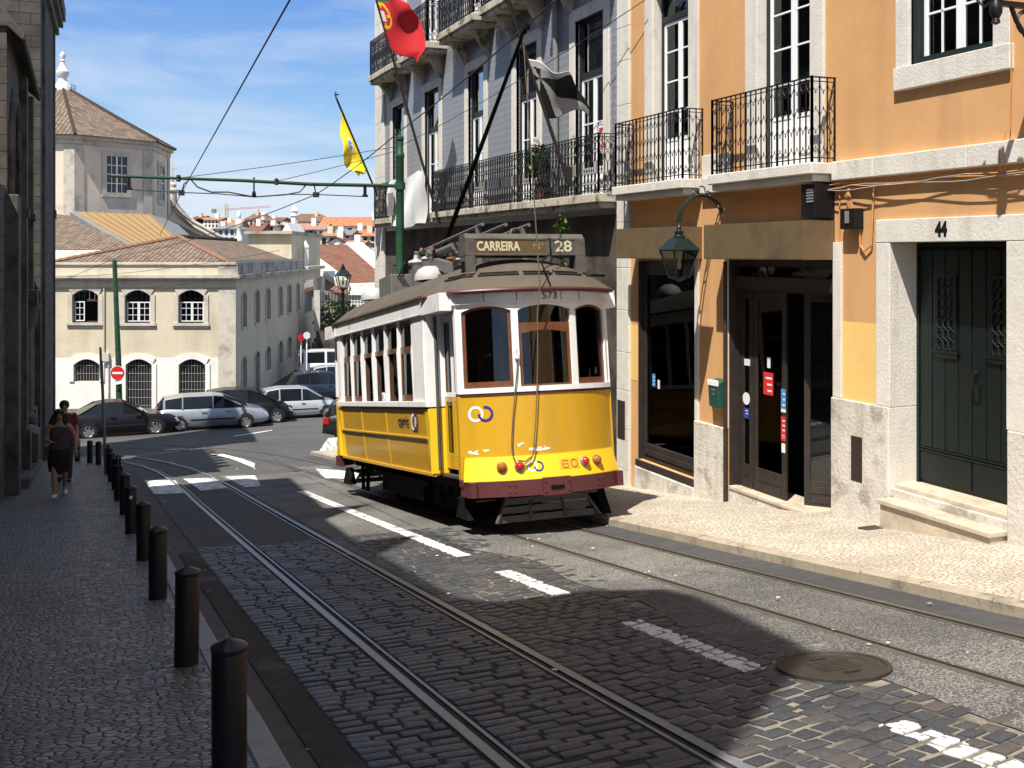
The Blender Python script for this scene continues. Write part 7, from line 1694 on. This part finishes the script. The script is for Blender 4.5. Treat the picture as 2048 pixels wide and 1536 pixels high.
def car(name, label, cat, P, heading, pt, L, W, lower, green, wb, wr, pillars, mirror=True, scale=1.0, cover=None):
    """lower: (x, bottom, top, halfwidth factor); green: (x, base z, roof z, base half, roof half)"""
    t = thing(name, label, cat, P, (0, 0, heading)); t.scale = (scale,)*3
    mb = MB(); sec = []
    for x, zb, zt, k in lower:
        w_ = W/2*k; m_ = zb+(zt-zb)*.42
        sec.append([(x,-w_*.90,zb),(x,-w_*.99,zb+(zt-zb)*.22),(x,-w_,m_),(x,-w_*.965,zb+(zt-zb)*.80),(x,-w_*.86,zt),(x,w_*.86,zt),(x,w_*.965,zb+(zt-zb)*.80),(x,w_,m_),(x,w_*.99,zb+(zt-zb)*.22),(x,w_*.90,zb)])
    n = len(sec[0]); o = 0
    for s_ in sec: mb.v += [Vector(p) for p in s_]
    for i in range(len(sec)-1):
        for k in range(n): mb.f.append([i*n+k, i*n+(k+1) % n, (i+1)*n+(k+1) % n, (i+1)*n+k]); mb.m.append(0)
    mb.f.append(list(range(n))); mb.m.append(0); mb.f.append([(len(sec)-1)*n+k for k in range(n)][::-1]); mb.m.append(0)
    body = mb.build('body', pt, t, smooth=True, local=True, ang=50)
    mb = MB(); g = [[(x,-b,zb),(x,-r,zr),(x,r,zr),(x,b,zb)] for x, zb, zr, b, r in green]
    for s_ in g: mb.v += [Vector(p) for p in s_]
    for i in range(len(g)-1):
        for k in range(3): mb.f.append([i*4+k, i*4+k+1, (i+1)*4+k+1, (i+1)*4+k]); mb.m.append(0)
    mb.f.append([0,1,2,3]); mb.f.append([(len(g)-1)*4+k for k in (3,2,1,0)]); mb.m += [0,0]
    mb.build('windows', M['car_glass'], t, local=True)
    tops = [i for i in range(len(g)) if green[i][2]-green[i][1] > .15]
    mb = MB(); a, b = tops[0], tops[-1]
    for i in range(a, b):
        p = [Vector(q) for q in (g[i][1], g[i+1][1], g[i+1][2], g[i][2])]
        mb.hexa([p[0]+Vector((0,-.012,-.05)), p[1]+Vector((0,-.012,-.05)), p[2]+Vector((0,.012,-.05)), p[3]+Vector((0,.012,-.05)), p[0]+Vector((0,.03,.03)), p[1]+Vector((0,.03,.03)), p[2]+Vector((0,-.03,.03)), p[3]+Vector((0,-.03,.03))])
    mb.build('roof', pt, t, smooth=True, local=True, ang=25)
    mb = MB()
    for s in (-1, 1):
        for i, wd_ in pillars.items():
            q = g[i]; lo, hi = (Vector(q[0]), Vector(q[1])) if s < 0 else (Vector(q[3]), Vector(q[2]))
            if isinstance(wd_, tuple): lo2 = Vector(g[wd_[0]][0 if s < 0 else 3]); lo = lo2; wd_ = wd_[1]
            mb.bar(lo+Vector((0,s*.004,-.02)), hi+Vector((0,s*.004,.0)), wd_, .035, (0,1,0))
    mb.each('pillar', pt, t, local=True)
    for xw in (-wb/2, wb/2):
        for s in (-1, 1):
            mb = MB(); mb.lathe((xw, s*(W/2-.10), wr), [(wr*.62,-.10),(wr*.95,-.10),(wr,-.06),(wr,.075),(wr*.95,.10),(wr*.66,.10),(wr*.64,.07)], 28, (0,s,0)); wh = mb.build('wheel', M['tyre'], t, smooth=True, local=True)
            mb = MB(); mb.lathe((xw, s*(W/2-.10), wr), [(wr*.66,.085),(wr*.62,.10),(wr*.58,.085),(wr*.58,.02),(0,.02)], 28, (0,s,0), 0)
            for k in range(6):
                a = k*math.pi/3+.3; d = Vector((math.cos(a),0,math.sin(a))); c = Vector((xw, s*(W/2-.02), wr)); mb.bar(c+d*.03, c+d*wr*.60, .055, .03, (0,1,0))
            mb.lathe((xw, s*(W/2-.10), wr), [(.07,.07),(.06,.095),(0,.10)], 12, (0,s,0)); mb.build('rim', M['alloy'], wh, smooth=True, local=True)
            mb = MB(); n = 14
            pts = [(xw+math.cos(math.pi*i/n)*wr*1.16, wr+math.sin(math.pi*i/n)*wr*1.16) for i in range(n+1)]
            mb.prism([(x, s*(W/2-.045), z) for x, z in pts], (0,s*.03,0)); mb.build('wheel_arch', M['plastic'], t, local=True)
    xf, xr = lower[-1][0], lower[0][0]; zf = lower[-3][2]; zr_ = lower[2][2]
    for s in (-1, 1):
        a, b = sorted((s*W*.27, s*W*.44)); mb = MB(); mb.hexa([(xf-.10,a,zf-.26),(xf-.34 if s*a > 0 and abs(b) > abs(a) or True else 0,s*W*.455 if False else b,zf-.24),(xf-.42,b,zf-.10),(xf-.16,a,zf-.12),(xf-.02,a,zf-.25),(xf-.20,b,zf-.23),(xf-.30,b,zf-.09),(xf-.12,a,zf-.10)]); mb.build('headlight', M['chrome'], t, local=True, bevel=.01)
        mb = MB(); a, b = sorted((s*W*.40, s*W*.475)); mb.box(xr+.02, xr+.22, a, b, zr_-.30, zr_-.06); mb.build('tail_light', M['tail'], t, local=True, bevel=.01)
        if mirror:
            gi = green[-1]; gx = gi[0]-.25; mb = MB(); a, b = sorted((s*W*.46, s*W*.56)); mb.box(gx-.05, gx+.08, a, b, gi[1]+.03, gi[1]+.17); mb.build('mirror', pt if cover is None else cover, t, local=True, bevel=.02)
        for xh in (-.35, .62) if L > 4.2 else (.1,):
            mb = MB(); a, b = sorted((s*(W/2-.03), s*(W/2+.012))); mb.box(xh-.10, xh+.10, a, b, lower[2][2]-.17, lower[2][2]-.13); mb.build('door_handle', pt, t, local=True)
        mb = MB(); a, b = sorted((s*(W/2-.02), s*(W/2+.01))); mb.box(-wb/2+.42, wb/2-.42, a, b, .47, .52); mb.build('side_trim', M['plastic'], t, local=True)
    mb = MB(); mb.box(xf-.08, xf+.012, -W*.20, W*.20, .33, .48); mb.box(xf-.10, xf+.008, -W*.16, W*.16, .58, .66); mb.build('grille', M['plastic'], t, local=True, bevel=.01)
    mb = MB(); mb.box(xr-.02, xr+.1, -W*.42, W*.42, .30, .42); mb.box(-L*.42, L*.42, -W*.40, W*.40, .16, .30); mb.build('bumper', M['plastic'], t, local=True, bevel=.02)
    return t
def place(uw, vw, ahead):
    p = gnd(uw, vw); return Vector((p.x+ahead, p.y+.75, G(p.y+.75)))
def hatch(L, H, hood=.88, belt=.92, tail=.06):
    h = L/2
    lower = [(-h,.38,.72,.86),(-h+.08,.30,.88,.93),(-h+.4,.24,belt+.02,.99),(-.3,.20,belt,1),(h-1.35,.20,belt-.02,1),(h-.8,.24,hood,.98),(h-.28,.26,hood-.12,.92),(h-.05,.30,.62,.82),(h,.36,.56,.74)]
    return lower
lw = hatch(4.55, 1.5)
gw = [(-2.2,.92,.97,.70,.66),(-1.92,.95,1.30,.74,.60),(-1.2,.95,1.40,.77,.61),(.0,.95,1.41,.77,.61),(.45,.94,1.34,.77,.59),(1.40,.90,.93,.72,.66)]
car('parked_car', 'silver blue estate car parked between the black coupe and black hatchback', 'car', place(365,862,1.32), R(-3), M['p_silver'], 4.6, 1.74, lw, gw, 2.62, .31, {1:.09, 2:.05, 3:.05, 4:(5,.06)}, cover=M['plastic'], scale=1.06)
lc = [(-2.25,.42,.80,.84),(-2.15,.32,.92,.92),(-1.75,.24,.98,.99),(-.3,.20,.92,1),(.9,.20,.90,1),(1.4,.24,.86,.98),(1.95,.26,.76,.92),(2.2,.30,.62,.82),(2.25,.36,.56,.74)]
gc = [(-1.70,.94,.97,.70,.66),(-.95,.93,1.33,.74,.57),(-.5,.93,1.39,.76,.58),(.05,.92,1.37,.76,.58),(1.0,.89,.91,.72,.66)]
car('parked_car', 'black coupe with bright alloy wheels, leftmost of the cars parked across', 'car', place(175,876,1.30), R(4), M['p_black'], 4.5, 1.78, lc, gc, 2.55, .335, {1:(0,.07), 3:(4,.06)}, scale=1.04)
lm = [(-2.05,.38,.80,.86),(-1.98,.30,.98,.93),(-1.6,.24,1.0,.99),(-.3,.20,.98,1),(.75,.20,.96,1),(1.25,.24,.92,.98),(1.75,.26,.78,.90),(1.98,.30,.60,.80),(2.03,.36,.54,.70)]
gm = [(-2.0,.96,1.02,.70,.66),(-1.75,.97,1.46,.74,.60),(-1.0,.97,1.56,.77,.62),(.0,.96,1.54,.77,.62),(.4,.95,1.44,.77,.60),(1.5,.90,.92,.70,.62)]
car('parked_car', 'black hatchback with sloping bonnet and bright headlamps, behind silver estate', 'car', place(560,847,-1.28)+Vector((0,.6,0)), R(-4), M['p_black'], 4.1, 1.76, lm, gm, 2.55, .32, {1:.08, 2:.06, 3:.05, 4:(5,.06)})
lh = hatch(3.9, 1.45)
gh = [(-1.88,.90,.95,.70,.66),(-1.62,.92,1.36,.74,.60),(-1.0,.92,1.46,.77,.62),(.05,.92,1.45,.77,.62),(.4,.92,1.38,.77,.60),(1.25,.90,.93,.72,.66)]
car('parked_car', 'light silver hatchback with plain wheel covers, nose hidden behind the tram rear', 'car', place(654,834,-1.22), R(-2), M['p_silver2'], 3.9, 1.70, lh, gh, 2.45, .30, {1:.10, 2:.06, 3:.05, 4:(5,.06)}, cover=M['plastic'])
p = cam(652, 786, 60); car('parked_car', 'dark blue car roof showing just behind the light silver hatchback', 'car', (p.x, p.y, G(p.y)), R(-2), M['p_navy'], 4.1, 1.72, lm, gm, 2.5, .31, {1:.08, 2:.05, 3:.05, 4:(5,.06)})
p = cam(690, 790, 65); car('parked_car', 'silver car seen only as a curved roof in front of the white van', 'car', (p.x, p.y, G(p.y)), R(-4), M['p_silver2'], 4.4, 1.74, lw, gw, 2.6, .31, {1:.09, 2:.05, 3:.05, 4:(5,.06)})
lv = [(-2.3,.40,1.0,.90),(-2.26,.30,1.12,.96),(-1.9,.24,1.15,1),(0,.22,1.12,1),(1.2,.22,1.08,1),(1.7,.24,1.02,.98),(2.1,.26,.85,.9),(2.3,.32,.62,.8)]
gv = [(-2.26,1.10,1.80,.80,.72),(-1.9,1.12,1.86,.82,.74),(-.6,1.11,1.88,.82,.74),(.4,1.10,1.84,.82,.72),(1.6,1.05,1.10,.76,.68)]
p = cam(652, 780, 70); vn = car('parked_van', 'white van with a red tail lamp and dark side window, behind parked cars', 'van', (p.x+.5, p.y, G(p.y)), R(-5), M['p_white'], 4.6, 1.86, lv, gv, 2.8, .33, {0:.25, 1:.22, 2:.14, 3:(4,.08)})
mb = MB(); mb.box(-2.31, -2.2, -.93, -.78, 1.05, 1.62); mb.build('tall_tail_light', M['tail'], vn, local=True, bevel=.01)
p = gnd(662, 884); car('parked_car', 'dark car showing a red tail lamp and bumper behind the tram corner', 'car', (p.x+2.22, p.y+.8, G(p.y+.8)), R(-14), M['p_dark'], 4.4, 1.72, lw, gw, 2.6, .31, {1:.09, 2:.05, 3:.05, 4:(5,.06)})
# ================================================================== people
M['skin'] = mat('tanned skin', (.33,.19,.125), .55, var=.06); M['skin_dark'] = mat('brown skin', (.16,.09,.06), .55, var=.06); M['hair'] = mat('dark brown hair', (.018,.012,.010), .5, var=.4, vs=30)
M['cl_grey'] = mat('dark taupe top', (.055,.045,.045), .85, var=.15, vs=12); M['cl_black'] = mat('black skirt cloth', (.012,.011,.013), .9, var=.2); M['cl_maroon'] = mat('maroon shirt', (.13,.022,.03), .85, var=.1); M['cl_white'] = mat('white shirt', (.72,.73,.76), .85, var=.06)
M['cl_navy'] = mat('dark jeans', (.022,.028,.05), .85, var=.2); M['shoe_white'] = mat('white trainers', (.62,.62,.62), .6, var=.1); M['cl_pink'] = mat('pale pink top', (.55,.36,.33), .85); M['cl_blue'] = mat('light blue shirt', (.42,.52,.68), .85); M['bag_brown'] = mat('brown bag', (.06,.035,.025), .7)
def skin_mesh(name, verts, edges, radii, m, parent, root=0, sub=2):
    me = bpy.data.meshes.new(name); me.from_pydata([tuple(v) for v in verts], edges, []); me.materials.append(m)
    o = bpy.data.objects.new(name, me); COL.objects.link(o); o.parent = parent
    md = o.modifiers.new('Skin', 'SKIN'); md.use_smooth_shade = True
    sv = me.skin_vertices[0].data
    for i, r in enumerate(radii): sv[i].radius = (r, r) if not isinstance(r, tuple) else r; sv[i].use_root = (i == root)
    sb = o.modifiers.new('Subdivision', 'SUBSURF'); sb.levels = sub; sb.render_levels = sub
    dg = bpy.context.evaluated_depsgraph_get(); dg.update()
    ev = o.evaluated_get(dg); m2 = bpy.data.meshes.new_from_object(ev); o.modifiers.clear(); o.data = m2; bpy.data.meshes.remove(me)
    if len(m2.polygons): m2.shade_smooth()
    return o
def loft(rings, n=18):
    """rings of (centre, rx, ry) stacked into a closed garment"""
    mb = MB()
    for c, rx, ry in rings:
        for k in range(n): a = 2*math.pi*k/n; mb.v.append(Vector((c[0]+rx*math.cos(a), c[1]+ry*math.sin(a), c[2])))
    for i in range(len(rings)-1):
        for k in range(n): mb.f.append([i*n+k, i*n+(k+1) % n, (i+1)*n+(k+1) % n, (i+1)*n+k]); mb.m.append(0)
    return mb
def person(label, P, H, face, sk, J, garments, hair, group=None, fingers=True):
    """J: joint offsets in units of H (x right of the figure, y forward, z up); face = heading the figure looks at"""
    t = thing('person', label, 'person', P, (0,0,face), group=group)
    V, E, Rr = [], [], []
    def add(p, r, par=None):
        V.append(Vector(p)*H); Rr.append(r*H if not isinstance(r, tuple) else tuple(x*H for x in r))
        if par is not None: E.append((par, len(V)-1))
        return len(V)-1
    pel = add(J['pelvis'], (.078,.058)); sp_ = add(J['spine'], (.070,.050), pel); che = add(J['chest'], (.080,.056), sp_); up = add(J['upper'], (.060,.045), che)
    nk = add(J['neck'], .030, up); hb = add(J['head_base'], .038, nk); hm = add(J['head_mid'], (.046,.054), hb); ht = add(J['head_top'], .038, hm)
    for s, nm in ((-1,'l'), (1,'r')):
        sh = add(J['sh_'+nm], .036, up); el = add(J['el_'+nm], .025, sh); wr = add(J['wr_'+nm], .017, el); d = (Vector(J['wr_'+nm])-Vector(J['el_'+nm])).normalized()
        pm = add(Vector(J['wr_'+nm])+d*.035, (.022,.012), wr)
        if fingers:
            side = Vector((d.z, 0, -d.x)) if abs(d.y) < .6 else Vector((1,0,0))
            side = Vector((0,1,0)).cross(d).normalized() if abs(d.y) < .8 else Vector((1,0,0)); curl = side.cross(d)
            for k, L in enumerate((.036,.042,.040,.032)):
                b_ = Vector(J['wr_'+nm])+d*.058+side*(k-1.5)*.0115; f0 = add(b_, .0058, pm); f1 = add(b_+d*L*.55+curl*.004, .0052, f0); add(b_+d*L+curl*.014, .0042, f1)
            b_ = Vector(J['wr_'+nm])+d*.022+side*.020; f0 = add(b_, .0065, pm); add(b_+d*.026+side*.012+curl*.006, .0052, f0)
        hp = add(J['hip_'+nm], .052, pel); kn = add(J['kn_'+nm], .036, hp); cf_ = add(Vector(J['kn_'+nm]).lerp(Vector(J['an_'+nm]), .35), .034, kn); an = add(J['an_'+nm], .021, cf_); add(J['toe_'+nm], .020, an)
    body = skin_mesh('body', V, E, Rr, sk, t, 0)
    hc = Vector(J['head_mid'])*H; ny = Vector(J['neck'])*H
    mb = MB(); mb.lathe(hc+Vector((0,.058*H,.0)), [(.0,.018*H),(.006*H,.008*H),(.011*H,-.004*H),(.012*H,-.012*H),(0,-.016*H)], 8); 
    for s in (-1, 1): mb.lathe(hc+Vector((s*.050*H,-.004*H,-.004*H)), [(0,-.006*H),(.010*H,-.003*H),(.014*H,.002*H),(0,.006*H)], 8, (s,0,0))
    mb.build('face_features', sk, body, True, local=True)
    mb = MB()
    for s in (-1, 1): mb.lathe(hc+Vector((s*.019*H,.050*H,.008*H)), [(.008*H,-.002*H),(.006*H,.004*H),(0,.006*H)], 8, (0,1,0)); mb.box(s*.019*H-.011*H, s*.019*H+.011*H, hc.y+.050*H, hc.y+.056*H, hc.z+.018*H, hc.z+.022*H)
    mb.box(-.014*H, .014*H, hc.y+.048*H, hc.y+.054*H, hc.z-.032*H, hc.z-.027*H); mb.build('eyes_and_mouth', M['hair'], body, local=True)
    mb = MB(); mb.lathe(hc+Vector((0,-.010*H,.010*H)), [(.030*H,-.050*H),(.050*H,-.030*H),(.059*H,0),(.056*H,.030*H),(.040*H,.052*H),(.018*H,.062*H),(0,.065*H)], 18)
    mb.v = [v if v.y < hc.y+.030*H or v.z > hc.z+.030*H else Vector((v.x, hc.y+.028*H, v.z)) for v in mb.v]
    if hair == 'long':
        for s in (-1, 0, 1): mb.tube([hc+Vector((s*.045*H,-.02*H,.01*H)), hc+Vector((s*.060*H,-.015*H,-.06*H)), hc+Vector((s*.062*H,.0,-.13*H)), hc+Vector((s*.052*H,.012*H*abs(s)-.03*H*(1-abs(s)),-.18*H))], [.03*H,.032*H,.026*H,.012*H], 8)
    mb.build('hair', M['hair'], body, True, local=True)
    for nm, m, rings in garments:
        if rings == 'sleeves':
            mb = MB()
            for s in ('l','r'):
                a, b = Vector(J['sh_'+s])*H, Vector(J['el_'+s])*H; mb.tube([a.lerp(b,-.15), a, a.lerp(b,.6)], [.036*H,.047*H,.043*H], 12)
            mb.each(nm, m, t, smooth=True, local=True)
        elif rings == 'trousers':
            for s in ('l','r'):
                a, b, c = (Vector(J[k+s])*H for k in ('hip_','kn_','an_')); mb = MB(); mb.tube([a+Vector((0,0,.03*H)), a.lerp(b,.4), b, b.lerp(c,.5), c+Vector((0,0,.005*H))], [.062*H,.060*H,.047*H,.043*H,.036*H], 12); mb.build('trouser_leg', m, t, True, local=True)
        elif rings == 'shoes':
            for s in ('l','r'):
                a, b = Vector(J['an_'+s])*H, Vector(J['toe_'+s])*H; d = (b-a); d.z = 0; d.normalize(); mb = MB(); q = Vector((a.x,a.y,b.z))
                mb.tube([q-d*.045*H, q-d*.02*H+Vector((0,0,.006*H)), q+d*.05*H+Vector((0,0,.002*H)), q+d*.10*H, q+d*.125*H], [.012*H,.030*H,.029*H,.024*H,.010*H], 10); mb.build('shoe', m, t, True, local=True)
        else:
            mb = loft([((x*H,y*H,z*H), a*H, b*H) for x, y, z, a, b in rings]); mb.build(nm, m, t, True, local=True)
    return t
def stand(step=0.0, arms=(.0,.0), sway=0.0):
    J = dict(pelvis=(0,0,.52), spine=(0,0,.61), chest=(0,.005,.71), upper=(0,0,.79), neck=(0,.004,.845), head_base=(0,.008,.875), head_mid=(0,.012,.925), head_top=(0,.008,.962))
    for s, nm in ((-1,'l'),(1,'r')):
        f = step*s; a = arms[0 if s < 0 else 1]
        J['hip_'+nm] = (s*.050,0,.49); J['kn_'+nm] = (s*.052, f*.5+.012, .275); J['an_'+nm] = (s*.050, f*.9-(.05 if f < 0 else 0), .045+(.03 if f < 0 else 0)); J['toe_'+nm] = (s*.055, f*.9+.07-(.04 if f < 0 else 0), .018)
        J['sh_'+nm] = (s*.105,0,.80); J['el_'+nm] = (s*.140, -.02-a*.05, .635); J['wr_'+nm] = (s*.150, .03+a*.10, .50+abs(a)*.06)
    return J
TOP = [(0,0,.84,.045,.04),(0,0,.825,.085,.055),(0,0,.80,.118,.062),(0,.004,.74,.112,.075),(0,.006,.66,.098,.070),(0,.003,.60,.098,.070),(0,0,.545,.108,.075),(0,0,.50,.112,.078),(0,0,.49,.100,.07)]
J = stand(.11, (.5,-.2)); J['el_l'] = (-.165,-.03,.66); J['wr_l'] = (-.175,.02,.53); J['el_r'] = (.15,.0,.64); J['wr_r'] = (.085,.12,.64)
wp = gnd(119, 992, .1)
pw = person('woman walking uphill in dark sleeveless top, black knee skirt and white trainers', (wp.x, wp.y, G(wp.y)+.10), 1.70, R(180)-R(2), M['skin'], J,
    [('top', M['cl_grey'], [(0,.0,.80,.085,.055)]+TOP[3:]), ('skirt', M['cl_black'], [(0,0,.545,.110,.077),(0,0,.50,.122,.085),(0,0,.42,.130,.092),(0,0,.34,.122,.095),(0,.0,.285,.112,.092),(0,0,.283,.09,.07)]), ('shoes', M['shoe_white'], 'shoes')], 'long')
mb = MB(); mb.tube([(-.10*1.7,.07*1.7,.80*1.7),(0,.085*1.7,.70*1.7),(.12*1.7,.05*1.7,.56*1.7)], .012, 6); mb.tube([(-.10*1.7,.07*1.7,.80*1.7),(-.06*1.7,-.06*1.7,.80*1.7),(.12*1.7,-.04*1.7,.56*1.7)], .012, 6); mb.hexa([(.19,-.10,.74),(.28,-.10,.74),(.28,.14,.74),(.19,.14,.74),(.19,-.08,.98),(.26,-.08,.98),(.26,.12,.98),(.19,.12,.98)]); o = mb.build('shoulder_bag', M['bag_brown'], None, bevel=.02)
o.matrix_basis = MW(pw); tag(o, 'small dark shoulder bag hanging at the walking woman\'s hip', 'bag')
J = stand(-.10, (.3,.3)); J['wr_r'] = (.13,.10,.60); J['el_r'] = (.165,-.02,.64)
mp = cam(128, 990, 24.3)
mp2 = gnd(140, 962, .1)
person('man in a maroon t-shirt with short dark hair, walking just behind the woman', (mp2.x-.12, mp2.y, G(mp2.y)+.10), 1.86, R(180), M['skin'], J,
    [('shirt', M['cl_maroon'], TOP), ('sleeve', M['cl_maroon'], 'sleeves'), ('trousers', M['cl_navy'], 'trousers'), ('shoes', M['cl_black'], 'shoes')], 'short')
for (u, v), lb, sh_, tr, sk, st in (((614,727), 'distant walker in white shirt and dark trousers by the cream wall', 'cl_white', 'cl_black', 'skin_dark', .06), ((630,720), 'distant walker in pale pink top and jeans carrying a bag', 'cl_pink', 'cl_navy', 'skin_dark', -.06)):
    q = gnd(u, v, .0); person(lb, (q.x, q.y, G(q.y)), 1.66, R(200), M[sk], stand(st, (.2,-.2)), [('shirt', M[sh_], TOP), ('sleeve', M[sh_], 'sleeves'), ('trousers', M[tr], 'trousers'), ('shoes', M['cl_black'], 'shoes')], 'short', fingers=False)
# passengers and driver inside the tram
WT = MW(TR)
q = WT @ Vector((-.62, -3.0, .86)); q2 = WT @ Vector((-.46, -2.0, .60))
J = stand(0, (.4,.4)); J['wr_r'] = (.10,.17,.62); J['wr_l'] = (-.10,.17,.62)
person('tram driver in dark shirt standing behind the left front window', (q.x+.3, q.y, q.z), 1.64, R(180), M['skin'], J, [('shirt', M['cl_black'], TOP), ('sleeve', M['cl_black'], 'sleeves'), ('trousers', M['cl_black'], 'trousers'), ('shoes', M['cl_black'], 'shoes')], 'short', fingers=False)
def seat_pose():
    J = stand(0, (.2,.2))
    for s, nm in ((-1,'l'),(1,'r')):
        for k in ('pelvis','spine','chest','upper','neck','head_base','head_mid','head_top'): pass
        J['kn_'+nm] = (s*.06,.24,.50); J['an_'+nm] = (s*.06,.25,.27); J['toe_'+nm] = (s*.06,.33,.245); J['wr_'+nm] = (s*.09,.17,.56)
    J['wr_l'] = (-.20,.08,.60); J['el_l'] = (-.19,-.02,.66); return J
sp = WT @ Vector((.0,0,0))
for m, x, lb, c in ((.90, -.78, 'seated passenger in pale blue shirt leaning at an open tram window', 'cl_blue'), (-.1, .55, 'seated passenger in dark top on the far side of the tram', 'cl_grey')):
    q = WT @ Vector((x, m-.05, 1.27-.49*1.62)); person(lb, tuple(q), 1.62, R(180), M['skin'], seat_pose(), [('shirt', M[c], TOP), ('sleeve', M[c], 'sleeves'), ('trousers', M['cl_navy'], 'trousers'), ('shoes', M['cl_black'], 'shoes')], 'short', fingers=False)

# dry leaves and paper scraps caught along the rails
random.seed(77)
mb = MB()
for i in range(170):
    y = random.uniform(5, 30); x = random.choice((1.1, XL2+.12, XR1-.12, XR1+.14, 3.6, XRK-.1))+random.gauss(0,.22); s = random.uniform(.008,.022); a = random.uniform(0,6); z = G(y)+.03
    mb.add([(x+s*math.cos(a+k*1.57)*(1.6 if k % 2 else 1), y+s*math.sin(a+k*1.57), z+random.uniform(0,.008)) for k in range(4)], [[0,1,2,3]], 0 if random.random() < .7 else 1)
o = mb.build('litter', [mat('dry leaf', (.30,.23,.13), .9), mat('paper scrap', (.55,.53,.48), .9)], recalc=False); tag(o, 'dry leaves and paper scraps scattered along the rails and gutters', 'litter'); o['kind'] = 'stuff'
